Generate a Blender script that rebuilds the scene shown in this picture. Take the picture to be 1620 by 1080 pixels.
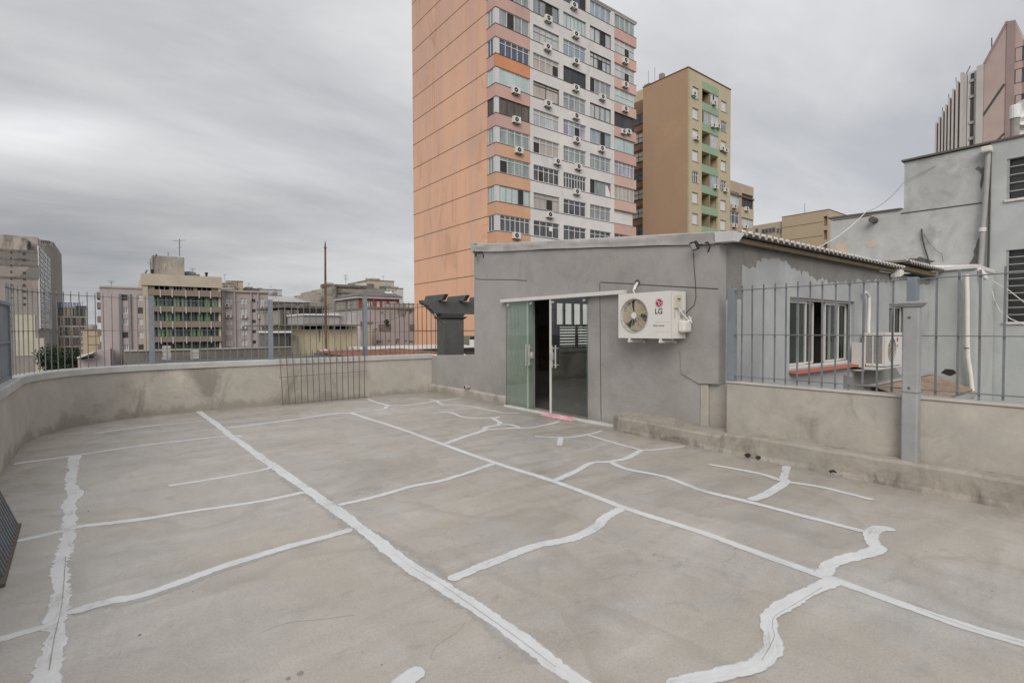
import bpy, bmesh, math, random
from math import radians, sin, cos, pi
from mathutils import Vector, Matrix

for o in list(bpy.data.objects):
    bpy.data.objects.remove(o)
S = bpy.context.scene
COL = S.collection
RND = random.Random(7)

# ------------------------------------------------------------------ camera
F_PX, YAW, PITCH, ROLL, EYE = 817.57, radians(52.0), radians(-1.415), radians(-0.235), 1.56
FW = Vector((cos(YAW)*cos(PITCH), sin(YAW)*cos(PITCH), sin(PITCH)))
RT0 = Vector((sin(YAW), -cos(YAW), 0))
UP0 = RT0.cross(FW)
RT = RT0*cos(ROLL) + UP0*sin(ROLL)
UP = -RT0*sin(ROLL) + UP0*cos(ROLL)
CAM = Vector((0, 0, EYE))
cd = bpy.data.cameras.new('camera')
cd.sensor_width = 36
cd.lens = F_PX/1620*36
cd.clip_start, cd.clip_end = 0.05, 3000
co = bpy.data.objects.new('camera', cd)
COL.objects.link(co)
m = Matrix((RT, UP, -FW)).transposed().to_4x4()
m.translation = CAM
co.matrix_world = m
S.camera = co

# ------------------------------------------------------------------ world, sun, exposure
SUN_EL, SUN_AZ = radians(33), radians(226)      # azimuth of the sun measured from +X, anticlockwise
w = bpy.data.worlds.new('World')
S.world = w
w.use_nodes = True
nt = w.node_tree
nt.nodes.clear()
def wn(t, **k):
    n = nt.nodes.new(t)
    for a, b in k.items():
        setattr(n, a, b)
    return n
wl = nt.links.new
sky = wn('ShaderNodeTexSky', sky_type='NISHITA', sun_disc=False)
sky.sun_elevation = SUN_EL
sky.sun_rotation = pi/2 - SUN_AZ
sky.dust_density = 3.0
tc = wn('ShaderNodeTexCoord')
sep = wn('ShaderNodeSeparateXYZ')
wl(tc.outputs['Generated'], sep.inputs[0])
def wmath(op, a, b=None, clamp=False):
    n = wn('ShaderNodeMath', operation=op, use_clamp=clamp)
    for i, v in enumerate((a, b)):
        if v is None: continue
        if isinstance(v, (int, float)): n.inputs[i].default_value = v
        else: wl(v, n.inputs[i])
    return n.outputs[0]
up_ = wmath('MAXIMUM', sep.outputs[2], 0.0)
den = wmath('ADD', up_, 0.23)
cxx = wmath('DIVIDE', sep.outputs[0], den)
cyy = wmath('DIVIDE', sep.outputs[1], den)
comb = wn('ShaderNodeCombineXYZ')
wl(cxx, comb.inputs[0]); wl(cyy, comb.inputs[1])
mp = wn('ShaderNodeMapping')
mp.inputs['Rotation'].default_value = (0, 0, radians(38))
mp.inputs['Scale'].default_value = (0.55, 1.15, 1)
mp.inputs['Location'].default_value = (3.3, 1.2, 0)
wl(comb.outputs[0], mp.inputs[0])
def wnoise(scale, detail, rough, dist=0.0):
    n = wn('ShaderNodeTexNoise')
    n.inputs['Scale'].default_value = scale
    n.inputs['Detail'].default_value = detail
    n.inputs['Roughness'].default_value = rough
    n.inputs['Distortion'].default_value = dist
    wl(mp.outputs[0], n.inputs['Vector'])
    return n.outputs['Fac']
nA = wnoise(0.75, 6, 0.55, 0.4)
nB = wnoise(2.6, 7, 0.6, 0.3)
mixn = wmath('ADD', wmath('MULTIPLY', nA, 0.8), wmath('MULTIPLY', nB, 0.2))
cr = wn('ShaderNodeValToRGB')
cr.color_ramp.elements[0].position = 0.39
cr.color_ramp.elements[0].color = (0.70, 0.715, 0.76, 1)
cr.color_ramp.elements[1].position = 0.62
cr.color_ramp.elements[1].color = (1.16, 1.16, 1.165, 1)
wl(mixn, cr.inputs[0])
# an overcast sky is brighter towards the zenith and, here, towards the sun's side
elev = wmath('ADD', 0.88, wmath('MULTIPLY', wmath('POWER', up_, 1.5), 0.7))
dotr = wn('ShaderNodeVectorMath', operation='DOT_PRODUCT')
wl(tc.outputs['Generated'], dotr.inputs[0])
dotr.inputs[1].default_value = (RT0.x, RT0.y, 0)
side = wmath('ADD', 1.0, wmath('MULTIPLY', dotr.outputs['Value'], 0.10))
def lobe(px, py, wx, wy, amp):
    d = ray_w(px, py); rx = RT0; uy = rx.cross(d).normalized()
    a = wn('ShaderNodeVectorMath', operation='DOT_PRODUCT'); wl(tc.outputs['Generated'], a.inputs[0]); a.inputs[1].default_value = tuple((rx - d*rx.dot(d)).normalized())
    b = wn('ShaderNodeVectorMath', operation='DOT_PRODUCT'); wl(tc.outputs['Generated'], b.inputs[0]); b.inputs[1].default_value = tuple(uy)
    f = wn('ShaderNodeVectorMath', operation='DOT_PRODUCT'); wl(tc.outputs['Generated'], f.inputs[0]); f.inputs[1].default_value = tuple(d)
    q = wmath('ADD', wmath('POWER', wmath('DIVIDE', a.outputs['Value'], wx), 2.0), wmath('POWER', wmath('DIVIDE', b.outputs['Value'], wy), 2.0))
    q = wmath('ADD', q, wmath('MULTIPLY', wmath('SUBTRACT', nB, .5), 1.6))
    g = wmath('POWER', 2.718, wmath('MULTIPLY', wmath('MAXIMUM', q, 0.0), -1.0))
    return wmath('MULTIPLY', wmath('MULTIPLY', g, wmath('GREATER_THAN', f.outputs['Value'], 0.0)), amp)
def ray_w(x, y): return (FW + RT*((x-810)/F_PX) - UP*((y-540)/F_PX)).normalized()
lob = 1.0
for args in ((45,208,.12,.034,.42), (300,262,.42,.04,.10), (640,372,.20,.05,.18), (250,345,.48,.07,-.20), (120,60,.4,.10,-.08), (800,40,.3,.1,-.06), (1280,280,.25,.10,.09)):
    lob = wmath('ADD', lob, lobe(*args))
side = wmath('MULTIPLY', side, lob)
lum = wmath('MULTIPLY', wmath('MULTIPLY', elev, side), 5.7)
vm = wn('ShaderNodeVectorMath', operation='SCALE')
wl(cr.outputs[0], vm.inputs[0]); wl(lum, vm.inputs['Scale'])
mx = wn('ShaderNodeMix', data_type='RGBA')
mx.inputs['Factor'].default_value = 0.94
wl(sky.outputs[0], mx.inputs[6]); wl(vm.outputs[0], mx.inputs[7])
bg = wn('ShaderNodeBackground')
bg.inputs['Strength'].default_value = 0.09
wl(mx.outputs[2], bg.inputs[0])
out = wn('ShaderNodeOutputWorld')
wl(bg.outputs[0], out.inputs[0])

sl = bpy.data.lights.new('sun', 'SUN')
sl.energy = 1.5
sl.angle = radians(38)
sl.color = (1.0, 0.955, 0.90)
so = bpy.data.objects.new('sun', sl)
COL.objects.link(so)
sd = Vector((cos(SUN_EL)*cos(SUN_AZ), cos(SUN_EL)*sin(SUN_AZ), sin(SUN_EL)))
so.rotation_euler = sd.to_track_quat('Z', 'Y').to_euler()
S.view_settings.view_transform = 'Standard'
S.view_settings.look = 'None'
S.view_settings.exposure = 0.36
S.view_settings.gamma = 1.0
S.cycles.max_bounces = 6
S.cycles.transparent_max_bounces = 8
S.cycles.use_denoising = True

# ------------------------------------------------------------------ measuring helpers (photo pixel -> point on a plane)
def ray(x, y): return FW + RT*((x-810)/F_PX) - UP*((y-540)/F_PX)
def onz(x, y, z=0.0):
    d = ray(x, y); return CAM + d*((z-EYE)/d.z)
def onx(x, y, X):
    d = ray(x, y); return CAM + d*(X/d.x)
def ony(x, y, Y):
    d = ray(x, y); return CAM + d*(Y/d.y)
HF = Vector((cos(YAW), sin(YAW), 0))
def atd(x, y, D):
    d = ray(x, y); return CAM + d*(D/d.dot(HF))

# ------------------------------------------------------------------ materials
MATS = {}
def newmat(name):
    mt = bpy.data.materials.new(name); mt.use_nodes = True
    n = mt.node_tree; n.nodes.clear()
    return mt, n
class NB:
    def __init__(s, nt): s.nt = nt
    def n(s, t, **k):
        x = s.nt.nodes.new(t)
        for a, b in k.items(): setattr(x, a, b)
        return x
    def l(s, a, b): s.nt.links.new(a, b)
    def math(s, op, a, b=None, clamp=False):
        x = s.n('ShaderNodeMath', operation=op, use_clamp=clamp)
        for i, v in enumerate((a, b)):
            if v is None: continue
            if isinstance(v, (int, float)): x.inputs[i].default_value = v
            else: s.l(v, x.inputs[i])
        return x.outputs[0]
    def noise(s, vec, scale, detail=6, rough=0.6, dist=0.0):
        x = s.n('ShaderNodeTexNoise')
        x.inputs['Scale'].default_value = scale
        x.inputs['Detail'].default_value = detail
        x.inputs['Roughness'].default_value = rough
        x.inputs['Distortion'].default_value = dist
        s.l(vec, x.inputs['Vector']); return x.outputs['Fac']
    def mapping(s, vec, scale=(1,1,1), loc=(0,0,0), rot=(0,0,0)):
        x = s.n('ShaderNodeMapping')
        x.inputs['Scale'].default_value = scale
        x.inputs['Location'].default_value = loc
        x.inputs['Rotation'].default_value = rot
        s.l(vec, x.inputs[0]); return x.outputs[0]
    def ramp(s, fac, stops):
        x = s.n('ShaderNodeValToRGB')
        e = x.color_ramp.elements
        while len(e) < len(stops): e.new(0.5)
        for i, (p, c) in enumerate(stops):
            e[i].position = p
            e[i].color = (c, c, c, 1) if isinstance(c, (int, float)) else (*c, 1)
        s.l(fac, x.inputs[0]); return x.outputs[0]
    def mix(s, fac, a, b, mode='MIX'):
        x = s.n('ShaderNodeMix', data_type='RGBA', blend_type=mode)
        for i, v in ((0, fac), (6, a), (7, b)):
            if isinstance(v, (int, float)): x.inputs[i].default_value = v
            elif isinstance(v, tuple): x.inputs[i].default_value = (*v, 1)
            else: s.l(v, x.inputs[i])
        return x.outputs[2]
    def out(s, bsdf):
        o = s.n('ShaderNodeOutputMaterial'); s.l(bsdf, o.inputs[0])
def bsdf(nb, color, rough=0.8, metal=0.0, spec=0.4, bump=None, bstr=0.3, bdist=0.01):
    b = nb.n('ShaderNodeBsdfPrincipled')
    if isinstance(color, tuple): b.inputs['Base Color'].default_value = (*color, 1)
    else: nb.l(color, b.inputs['Base Color'])
    if isinstance(rough, (int, float)): b.inputs['Roughness'].default_value = rough
    else: nb.l(rough, b.inputs['Roughness'])
    b.inputs['Metallic'].default_value = metal
    b.inputs['Specular IOR Level'].default_value = spec
    if bump is not None:
        bp = nb.n('ShaderNodeBump')
        bp.inputs['Strength'].default_value = bstr
        bp.inputs['Distance'].default_value = bdist
        nb.l(bump, bp.inputs['Height']); nb.l(bp.outputs[0], b.inputs['Normal'])
    nb.out(b.outputs[0])
    return b
def plain(name, color, rough=0.6, metal=0.0, spec=0.4, var=0.15, scale=6.0):
    if name in MATS: return MATS[name]
    mt, n = newmat(name); nb = NB(n)
    p = nb.n('ShaderNodeNewGeometry').outputs['Position']
    v = nb.noise(p, scale, 5, 0.6)
    lo = tuple(c*(1-var) for c in color); hi = tuple(min(1, c*(1+var)) for c in color)
    col = nb.ramp(v, [(0.3, lo), (0.7, hi)])
    bsdf(nb, col, rough, metal, spec)
    MATS[name] = mt; return mt
def plaster(name, base, var=0.12, s_big=0.35, s_mid=1.6, s_fine=14, stain=(0.1,0.09,0.08), amt=0.4, thr=0.58,
            streak=(1,1,0.25), streak_scale=0.8, tint=None, tint_amt=0.35, rough=0.85, bump=0.25, bdist=0.006, dots=0.0, foot_band=None):
    """weathered plaster, render or concrete"""
    if name in MATS: return MATS[name]
    mt, n = newmat(name); nb = NB(n)
    p = nb.n('ShaderNodeNewGeometry').outputs['Position']
    big = nb.noise(p, s_big, 5, 0.6, 0.5); mid = nb.noise(p, s_mid, 8, 0.65, 0.6); fine = nb.noise(p, s_fine, 6, 0.7)
    mixn = nb.math('ADD', nb.math('MULTIPLY', big, 0.4), nb.math('ADD', nb.math('MULTIPLY', mid, 0.4), nb.math('MULTIPLY', fine, 0.2)))
    lo = tuple(c*(1-var*1.6) for c in base); hi = tuple(c*(1+var*1.6) for c in base)
    col = nb.ramp(mixn, [(0.36, lo), (0.5, base), (0.64, hi)])
    if tint:
        t = nb.noise(nb.mapping(p, (1,1,1), (5.1,2.2,9.3)), s_big*1.9, 6, 0.6, 0.8)
        tf = nb.math('MULTIPLY', nb.ramp(t, [(0.42, 0.0), (0.62, 1.0)]), tint_amt)
        col = nb.mix(tf, col, tint)
    if amt > 0:
        sv = nb.mapping(p, streak, (3.7, 8.1, 1.3))
        s1 = nb.noise(sv, streak_scale, 9, 0.68, 0.5)
        sf = nb.math('MULTIPLY', nb.ramp(s1, [(thr, 0.0), (thr+0.14, 1.0)]), amt)
        col = nb.mix(sf, col, stain)
    if dots > 0:
        d = nb.noise(p, 30, 3, 0.5)
        df = nb.math('MULTIPLY', nb.ramp(d, [(0.70, 0.0), (0.74, 1.0)]), dots)
        col = nb.mix(df, col, stain)
    if foot_band:   # (band height, colour, amount), ragged top: wall dampness and splashed dirt; on the ledge, painted contact shade
        sz = nb.n('ShaderNodeSeparateXYZ'); nb.l(p, sz.inputs[0])
        dn = nb.noise(nb.mapping(p, (1,1,.5), (8,2,1)), 1.7, 9, .7, .7)
        dv = nb.math('ADD', nb.math('MULTIPLY', nb.math('SUBTRACT', dn, .5), 1.5), nb.math('MULTIPLY', nb.math('SUBTRACT', foot_band[0], sz.outputs[2]), 1.6))
        col = nb.mix(nb.math('MULTIPLY', nb.ramp(dv, [(.0,0.0),(.16,1.0)]), foot_band[2]), col, foot_band[1])
    h = nb.math('ADD', nb.math('MULTIPLY', mid, 0.7), nb.math('MULTIPLY', fine, 0.4))
    bsdf(nb, col, rough, 0, 0.3, h, bump, bdist)
    MATS[name] = mt; return mt

def deck_material():
    mt, n = newmat('deck_concrete'); nb = NB(n)
    p = nb.n('ShaderNodeNewGeometry').outputs['Position']
    big = nb.noise(p, 0.33, 5, 0.6, 0.8)
    # trowel sweeps: noise drawn out along the pour direction, two crossing directions
    sw1 = nb.noise(nb.mapping(p, (0.55, 2.3, 1), (0,0,0), (0,0,radians(14))), 1.1, 8, 0.66, 1.2)
    sw2 = nb.noise(nb.mapping(p, (2.0, 0.7, 1), (4,1,0), (0,0,radians(-25))), 1.5, 8, 0.68, 1.5)
    fine = nb.noise(p, 24, 6, 0.7)
    s = nb.math('ADD', nb.math('MULTIPLY', big, 0.3), nb.math('ADD', nb.math('MULTIPLY', sw1, 0.34), nb.math('ADD', nb.math('MULTIPLY', sw2, 0.24), nb.math('MULTIPLY', fine, 0.12))))
    col = nb.ramp(s, [(0.37, (0.268, 0.244, 0.215)), (0.46, (0.362, 0.334, 0.298)), (0.53, (0.422, 0.393, 0.355)), (0.62, (0.515, 0.487, 0.447))])
    t = nb.noise(nb.mapping(p, (1,1,1), (9,3,0)), 0.8, 7, 0.65, 1.0)
    col = nb.mix(nb.math('MULTIPLY', nb.ramp(t, [(0.46,0.0),(0.64,1.0)]), 0.62), col, (0.40,0.358,0.292))
    g = nb.noise(nb.mapping(p, (1,1,1), (2,7,0)), 0.6, 7, 0.65, 1.2)
    col = nb.mix(nb.math('MULTIPLY', nb.ramp(g, [(0.52,0.0),(0.66,1.0)]), 0.45), col, (0.365,0.36,0.352))
    d = nb.noise(nb.mapping(p, (1,1.6,1), (1,2,0), (0,0,0.4)), 2.3, 9, 0.72, 0.9)
    col = nb.mix(nb.math('MULTIPLY', nb.ramp(d, [(0.55,0.0),(0.70,1.0)]), 0.5), col, (0.225,0.207,0.19))
    # tide lines: dried puddle edges
    pud = nb.noise(nb.mapping(p, (1,1,1), (6,6,0)), 0.45, 4, 0.5, 0.6)
    tl = nb.ramp(pud, [(0.535,0.0),(0.55,1.0),(0.556,1.0),(0.60,0.0)])
    col = nb.mix(nb.math('MULTIPLY', tl, 0.32), col, (0.25,0.222,0.178))
    gr = nb.noise(p, 75, 5, 0.75)
    col = nb.mix(nb.math('MULTIPLY', nb.ramp(gr, [(0.40,1.0),(0.5,0.0)]), 0.30), col, (0.24,0.22,0.20))
    col = nb.mix(nb.math('MULTIPLY', nb.ramp(gr, [(0.52,0.0),(0.62,1.0)]), 0.22), col, (0.52,0.50,0.47))
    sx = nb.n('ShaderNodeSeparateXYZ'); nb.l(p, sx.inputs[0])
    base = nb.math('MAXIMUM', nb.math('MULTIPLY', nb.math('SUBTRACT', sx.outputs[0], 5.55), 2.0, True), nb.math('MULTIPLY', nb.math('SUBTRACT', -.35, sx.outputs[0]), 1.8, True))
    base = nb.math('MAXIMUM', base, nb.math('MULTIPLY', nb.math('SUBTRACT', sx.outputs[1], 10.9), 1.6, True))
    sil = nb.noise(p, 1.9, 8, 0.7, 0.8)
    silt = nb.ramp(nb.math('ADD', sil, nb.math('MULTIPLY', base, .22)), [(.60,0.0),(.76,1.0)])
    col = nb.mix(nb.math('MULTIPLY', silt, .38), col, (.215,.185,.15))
    sp = nb.noise(p, 42, 2, 0.5)
    col = nb.mix(nb.math('MULTIPLY', nb.ramp(sp, [(0.73,0.0),(0.76,1.0)]), 0.45), col, (0.12,0.11,0.10))
    # hairline crazing
    vo = nb.n('ShaderNodeTexVoronoi', feature='DISTANCE_TO_EDGE')
    vo.inputs['Scale'].default_value = 0.75
    wob = nb.n('ShaderNodeTexNoise'); wob.inputs['Scale'].default_value = 3.0; wob.inputs['Detail'].default_value = 5
    nb.l(p, wob.inputs['Vector'])
    va = nb.n('ShaderNodeVectorMath', operation='ADD'); vs = nb.n('ShaderNodeVectorMath', operation='SCALE')
    vs.inputs['Scale'].default_value = 0.5
    nb.l(wob.outputs['Color'], vs.inputs[0]); nb.l(p, va.inputs[0]); nb.l(vs.outputs[0], va.inputs[1])
    nb.l(va.outputs[0], vo.inputs['Vector'])
    gate = nb.ramp(nb.noise(p, 0.7, 3, 0.5), [(0.52,0.0),(0.6,1.0)])
    ck = nb.math('MULTIPLY', nb.ramp(vo.outputs['Distance'], [(0.0,1.0),(0.004,0.0)]), gate)
    col = nb.mix(nb.math('MULTIPLY', ck, 0.55), col, (0.13,0.12,0.11))
    rough = nb.ramp(sw1, [(0.35, 0.36), (0.65, 0.56)])
    h = nb.math('ADD', nb.math('MULTIPLY', sw2, 0.6), nb.math('MULTIPLY', fine, 0.25))
    bsdf(nb, col, rough, 0, 0.7, nb.math('ADD', h, nb.math('MULTIPLY', gr, .25)), 0.4, 0.005)
    return mt
def brushed(name, lo, hi, a0, a1, edge_n, strength, rough=0.65):
    """brushed-on coat: UV u runs across the stroke, v along it; edges and thin patches let the concrete through"""
    mt, n = newmat(name); nb = NB(n)
    p = nb.n('ShaderNodeNewGeometry').outputs['Position']
    uv = nb.n('ShaderNodeUVMap').outputs[0]
    sx = nb.n('ShaderNodeSeparateXYZ'); nb.l(uv, sx.inputs[0])
    e = nb.math('SUBTRACT', 1.0, nb.math('ABSOLUTE', nb.math('SUBTRACT', nb.math('MULTIPLY', sx.outputs[0], 2.0), 1.0)))
    br = nb.noise(nb.mapping(uv, (7.0, 5.0, 1)), 1.0, 7, 0.72, 0.3)          # strokes along the line
    pn = nb.noise(p, 26, 6, 0.7, 0.5)
    th = nb.noise(p, 2.2, 6, 0.65, 0.8)
    nn = nb.math('SUBTRACT', nb.math('ADD', nb.math('MULTIPLY', br, 0.55), nb.math('MULTIPLY', pn, 0.45)), 0.5)
    al = nb.ramp(nb.math('ADD', e, nb.math('MULTIPLY', nn, edge_n)), [(a0, 0.0), (a1, 1.0)])
    thin = nb.ramp(nb.math('ADD', nb.math('MULTIPLY', th, .6), nb.math('MULTIPLY', br, .4)), [(0.33, 0.68), (0.45, 1.0)])
    al = nb.math('MULTIPLY', nb.math('MULTIPLY', al, thin), strength)
    col = nb.ramp(nb.math('ADD', nb.math('MULTIPLY', br, 0.5), nb.math('MULTIPLY', th, 0.5)), [(0.34, lo), (0.62, hi)])
    b = nb.n('ShaderNodeBsdfPrincipled'); nb.l(col, b.inputs['Base Color']); b.inputs['Roughness'].default_value = rough
    bp = nb.n('ShaderNodeBump'); bp.inputs['Strength'].default_value = .35; bp.inputs['Distance'].default_value = .004
    nb.l(nb.math('ADD', br, pn), bp.inputs['Height']); nb.l(bp.outputs[0], b.inputs['Normal'])
    tr = nb.n('ShaderNodeBsdfTransparent'); mx = nb.n('ShaderNodeMixShader')
    nb.l(al, mx.inputs[0]); nb.l(tr.outputs[0], mx.inputs[1]); nb.l(b.outputs[0], mx.inputs[2]); nb.out(mx.outputs[0])
    return mt
def glass_mat(name, tint, gloss=0.02, refl=1.0, ior=1.5):
    mt, n = newmat(name); nb = NB(n)
    tr = nb.n('ShaderNodeBsdfTransparent'); tr.inputs[0].default_value = (*tint, 1)
    gl = nb.n('ShaderNodeBsdfGlossy'); gl.inputs['Roughness'].default_value = gloss
    gl.inputs[0].default_value = (0.95, 1.0, 0.97, 1)
    fr = nb.n('ShaderNodeFresnel'); fr.inputs[0].default_value = ior
    bf = nb.n('ShaderNodeNewGeometry').outputs['Backfacing']
    fac = nb.math('MULTIPLY', nb.math('MULTIPLY', fr.outputs[0], refl, True), nb.math('SUBTRACT', 1.0, bf))
    mx = nb.n('ShaderNodeMixShader'); nb.l(fac, mx.inputs[0]); nb.l(tr.outputs[0], mx.inputs[1]); nb.l(gl.outputs[0], mx.inputs[2])
    nb.out(mx.outputs[0]); return mt
def curtain(name, a, b, axis_scale=9.0, rough=0.25, spec=0.5):
    """closed pane with drapes or blinds behind it: upright folds"""
    if name in MATS: return MATS[name]
    mt, n = newmat(name); nb = NB(n)
    p = nb.n('ShaderNodeNewGeometry').outputs['Position']
    v = nb.mapping(p, (axis_scale, axis_scale, 0.35))
    f = nb.noise(v, 1.0, 4, 0.6)
    big = nb.noise(nb.mapping(p, (0.9, 0.9, 0.5)), 1.0, 3, 0.5)
    s = nb.math('ADD', nb.math('MULTIPLY', f, 0.6), nb.math('MULTIPLY', big, 0.4))
    col = nb.ramp(s, [(0.36, a), (0.62, b)])
    bsdf(nb, col, rough, 0, spec)
    MATS[name] = mt; return mt

M = {}
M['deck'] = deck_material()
M['paint'] = brushed('white_sealant', (.51,.51,.505), (.655,.66,.66), .03, .20, .62, 1.0)
M['primer'] = brushed('primer_smear', (.40,.385,.36), (.47,.455,.43), .15, .95, 1.3, .75, .8)
M['crack'] = plain('crack_dark', (0.26,0.245,0.225), 0.9)
M['parapet'] = plaster('parapet_concrete', (0.435,0.400,0.345), 0.16, 0.5, 2.0, 18, (0.15,0.13,0.105), 0.6, 0.565, (1,1,0.8), 1.3, (0.375,0.355,0.33), 0.6, 0.9, 0.35, 0.008, 0.25, (.16,(.20,.178,.145),.5))
M['cap'] = plaster('cap_grey_paint', (0.428,0.421,0.410), 0.12, 0.6, 3, 22, (0.18,0.17,0.155), 0.4, 0.60, (1,1,1), 1.4, (0.42,0.40,0.37), 0.4, 0.75, 0.3, 0.006)
M['ledge'] = plaster('ledge_concrete', (0.335,0.302,0.257), 0.26, 0.6, 3.0, 20, (0.10,0.088,0.072), 0.65, 0.56, (1,1,0.6), 1.6, (0.39,0.365,0.325), 0.5, 0.92, 0.6, 0.012, 0.35, (.03,(.13,.115,.095),.75))  # last tuple paints contact shade into the colour along the ledge foot
M['house'] = plaster('house_grey_render', (0.319,0.302,0.285), 0.13, 0.4, 1.8, 16, (0.215,0.197,0.18), 0.5, 0.56, (1,1,0.45), 1.1, (0.35,0.34,0.33), 0.6, 0.82, 0.6, 0.014, 0.0, (.12,(.25,.232,.20),.6))
M['house_side'] = plaster('house_side_render', (0.419,0.432,0.432), 0.08, 0.4, 1.6, 14, (0.19,0.185,0.175), 0.35, 0.60, (1,1,0.35), 0.9, (0.27,0.28,0.285), 0.5, 0.85, 0.3, 0.008)
M['patch'] = plaster('bare_mortar_patch', (0.222,0.214,0.198), 0.14, 0.8, 3, 18, (0.12,0.11,0.10), 0.3, 0.6, bump=0.4)
M['fascia'] = plaster('fascia_flashing', (0.432,0.414,0.396), 0.16, 0.5, 2.0, 20, (0.20,0.18,0.155), 0.5, 0.57, (1,0.5,1), 1.2, (0.29,0.275,0.26), 0.5, 0.55, 0.15, 0.006)
M['fascia_white'] = plaster('fascia_end_white', (0.58,0.57,0.56), 0.06, 1, 3, 20, amt=0.15, rough=0.5, bump=0.05)
M['joint'] = plain('joint_dark', (0.085,0.078,0.072), 0.9)
M['fibro'] = plaster('fibre_cement_sheet', (0.30,0.28,0.255), 0.2, 0.8, 3, 22, (0.11,0.10,0.09), 0.5, 0.56, (1,1,1), 1.2, rough=0.9)
M['fibro_end'] = plain('fibre_cement_edge', (0.66,0.64,0.61), 0.8)
M['fibro_brown'] = plaster('fibre_cement_brown', (0.30,0.225,0.165), 0.2, 0.8, 5, 30, (0.13,0.10,0.08), 0.5, 0.55, (1,1,1), 2.0, rough=0.95)
M['timber'] = plaster('eaves_timber', (0.22,0.18,0.12), 0.2, 1, 4, 20, amt=0.2)
M['white_alu'] = plain('white_aluminium', (0.62,0.60,0.575), 0.4, 0.0, 0.5, 0.05)
M['ac_white'] = plain('ac_cream_paint', (0.66,0.635,0.60), 0.38, 0, 0.45, 0.03, 3)
M['ac_cream'] = plain('ac_cover_cream', (0.56,0.52,0.42), 0.4, 0, 0.4, 0.04)
M['ac_dark'] = plain('ac_inside_dark', (0.035,0.032,0.028), 0.7)
M['blade'] = plain('fan_blade_tan', (0.46,0.385,0.27), 0.45, 0, 0.4, 0.06)
M['logo_red'] = plain('logo_red', (0.36,0.012,0.06), 0.4, var=0.03)
M['logo_grey'] = plain('logo_grey', (0.10,0.10,0.105), 0.5, var=0.03)
M['white'] = plain('white_paint', (0.74,0.73,0.71), 0.5, var=0.05)
M['pvc'] = plain('white_pvc_pipe', (0.70,0.68,0.64), 0.35, 0, 0.5, 0.06)
M['pvc_grey'] = plaster('grey_painted_pipe', (0.36,0.35,0.335), 0.08, 1, 3, 20, amt=0.2, rough=0.6)
M['steel_blue'] = plaster('blue_grey_steel_paint', (0.20,0.225,0.255), 0.10, 1, 5, 30, (0.16,0.10,0.06), 0.35, 0.63, (1,1,0.6), 2.0, rough=0.55, bump=0.08)
M['bar_steel'] = plaster('bar_grey_paint', (0.17,0.18,0.19), 0.15, 1, 5, 30, (0.17,0.10,0.055), 0.6, 0.55, (1,1,0.3), 2.6, rough=0.6, bump=0.08)
M['bar_rust'] = plaster('bar_rusty', (0.12,0.10,0.085), 0.2, 1, 5, 30, (0.17,0.085,0.04), 0.6, 0.52, (1,1,0.4), 2.5, rough=0.85)
M['black'] = plain('black_plastic', (0.02,0.02,0.021), 0.45)
M['led'] = plain('led_lens', (0.55,0.55,0.53), 0.25)
M['glass_green'] = glass_mat('green_tint_glass', (0.88,0.945,0.91), 0.015, 2.0)
M['glass_clear'] = glass_mat('clear_glass', (0.93,0.97,0.95), 0.015, 2.6)
M['glass_window'] = glass_mat('window_glass', (0.80,0.84,0.83), 0.02, 0.9)
M['glass_edge'] = plain('glass_edge_green', (0.08,0.16,0.13), 0.2)
M['steel'] = plain('brushed_steel', (0.62,0.61,0.59), 0.3, 0.6)
M['pink'] = plaster('pink_cloth', (0.62,0.34,0.37), 0.15, 4, 12, 40, (0.4,0.14,0.16), 0.4, 0.55, bump=0.8, bdist=0.02)
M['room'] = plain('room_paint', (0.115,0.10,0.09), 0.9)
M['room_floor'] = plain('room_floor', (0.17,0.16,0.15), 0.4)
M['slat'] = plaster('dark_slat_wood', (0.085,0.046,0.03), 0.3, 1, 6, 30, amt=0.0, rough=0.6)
M['red_sill'] = plaster('red_sill_paint', (0.46,0.145,0.10), 0.12, 1, 4, 20, (0.2,0.08,0.06), 0.4, 0.58, rough=0.7)
M['pergola'] = plaster('pergola_grey', (0.115,0.118,0.115), 0.14, 0.6, 3, 20, (0.06,0.06,0.055), 0.4, 0.58, (1,1,0.4), 1.6, rough=0.8)

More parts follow.
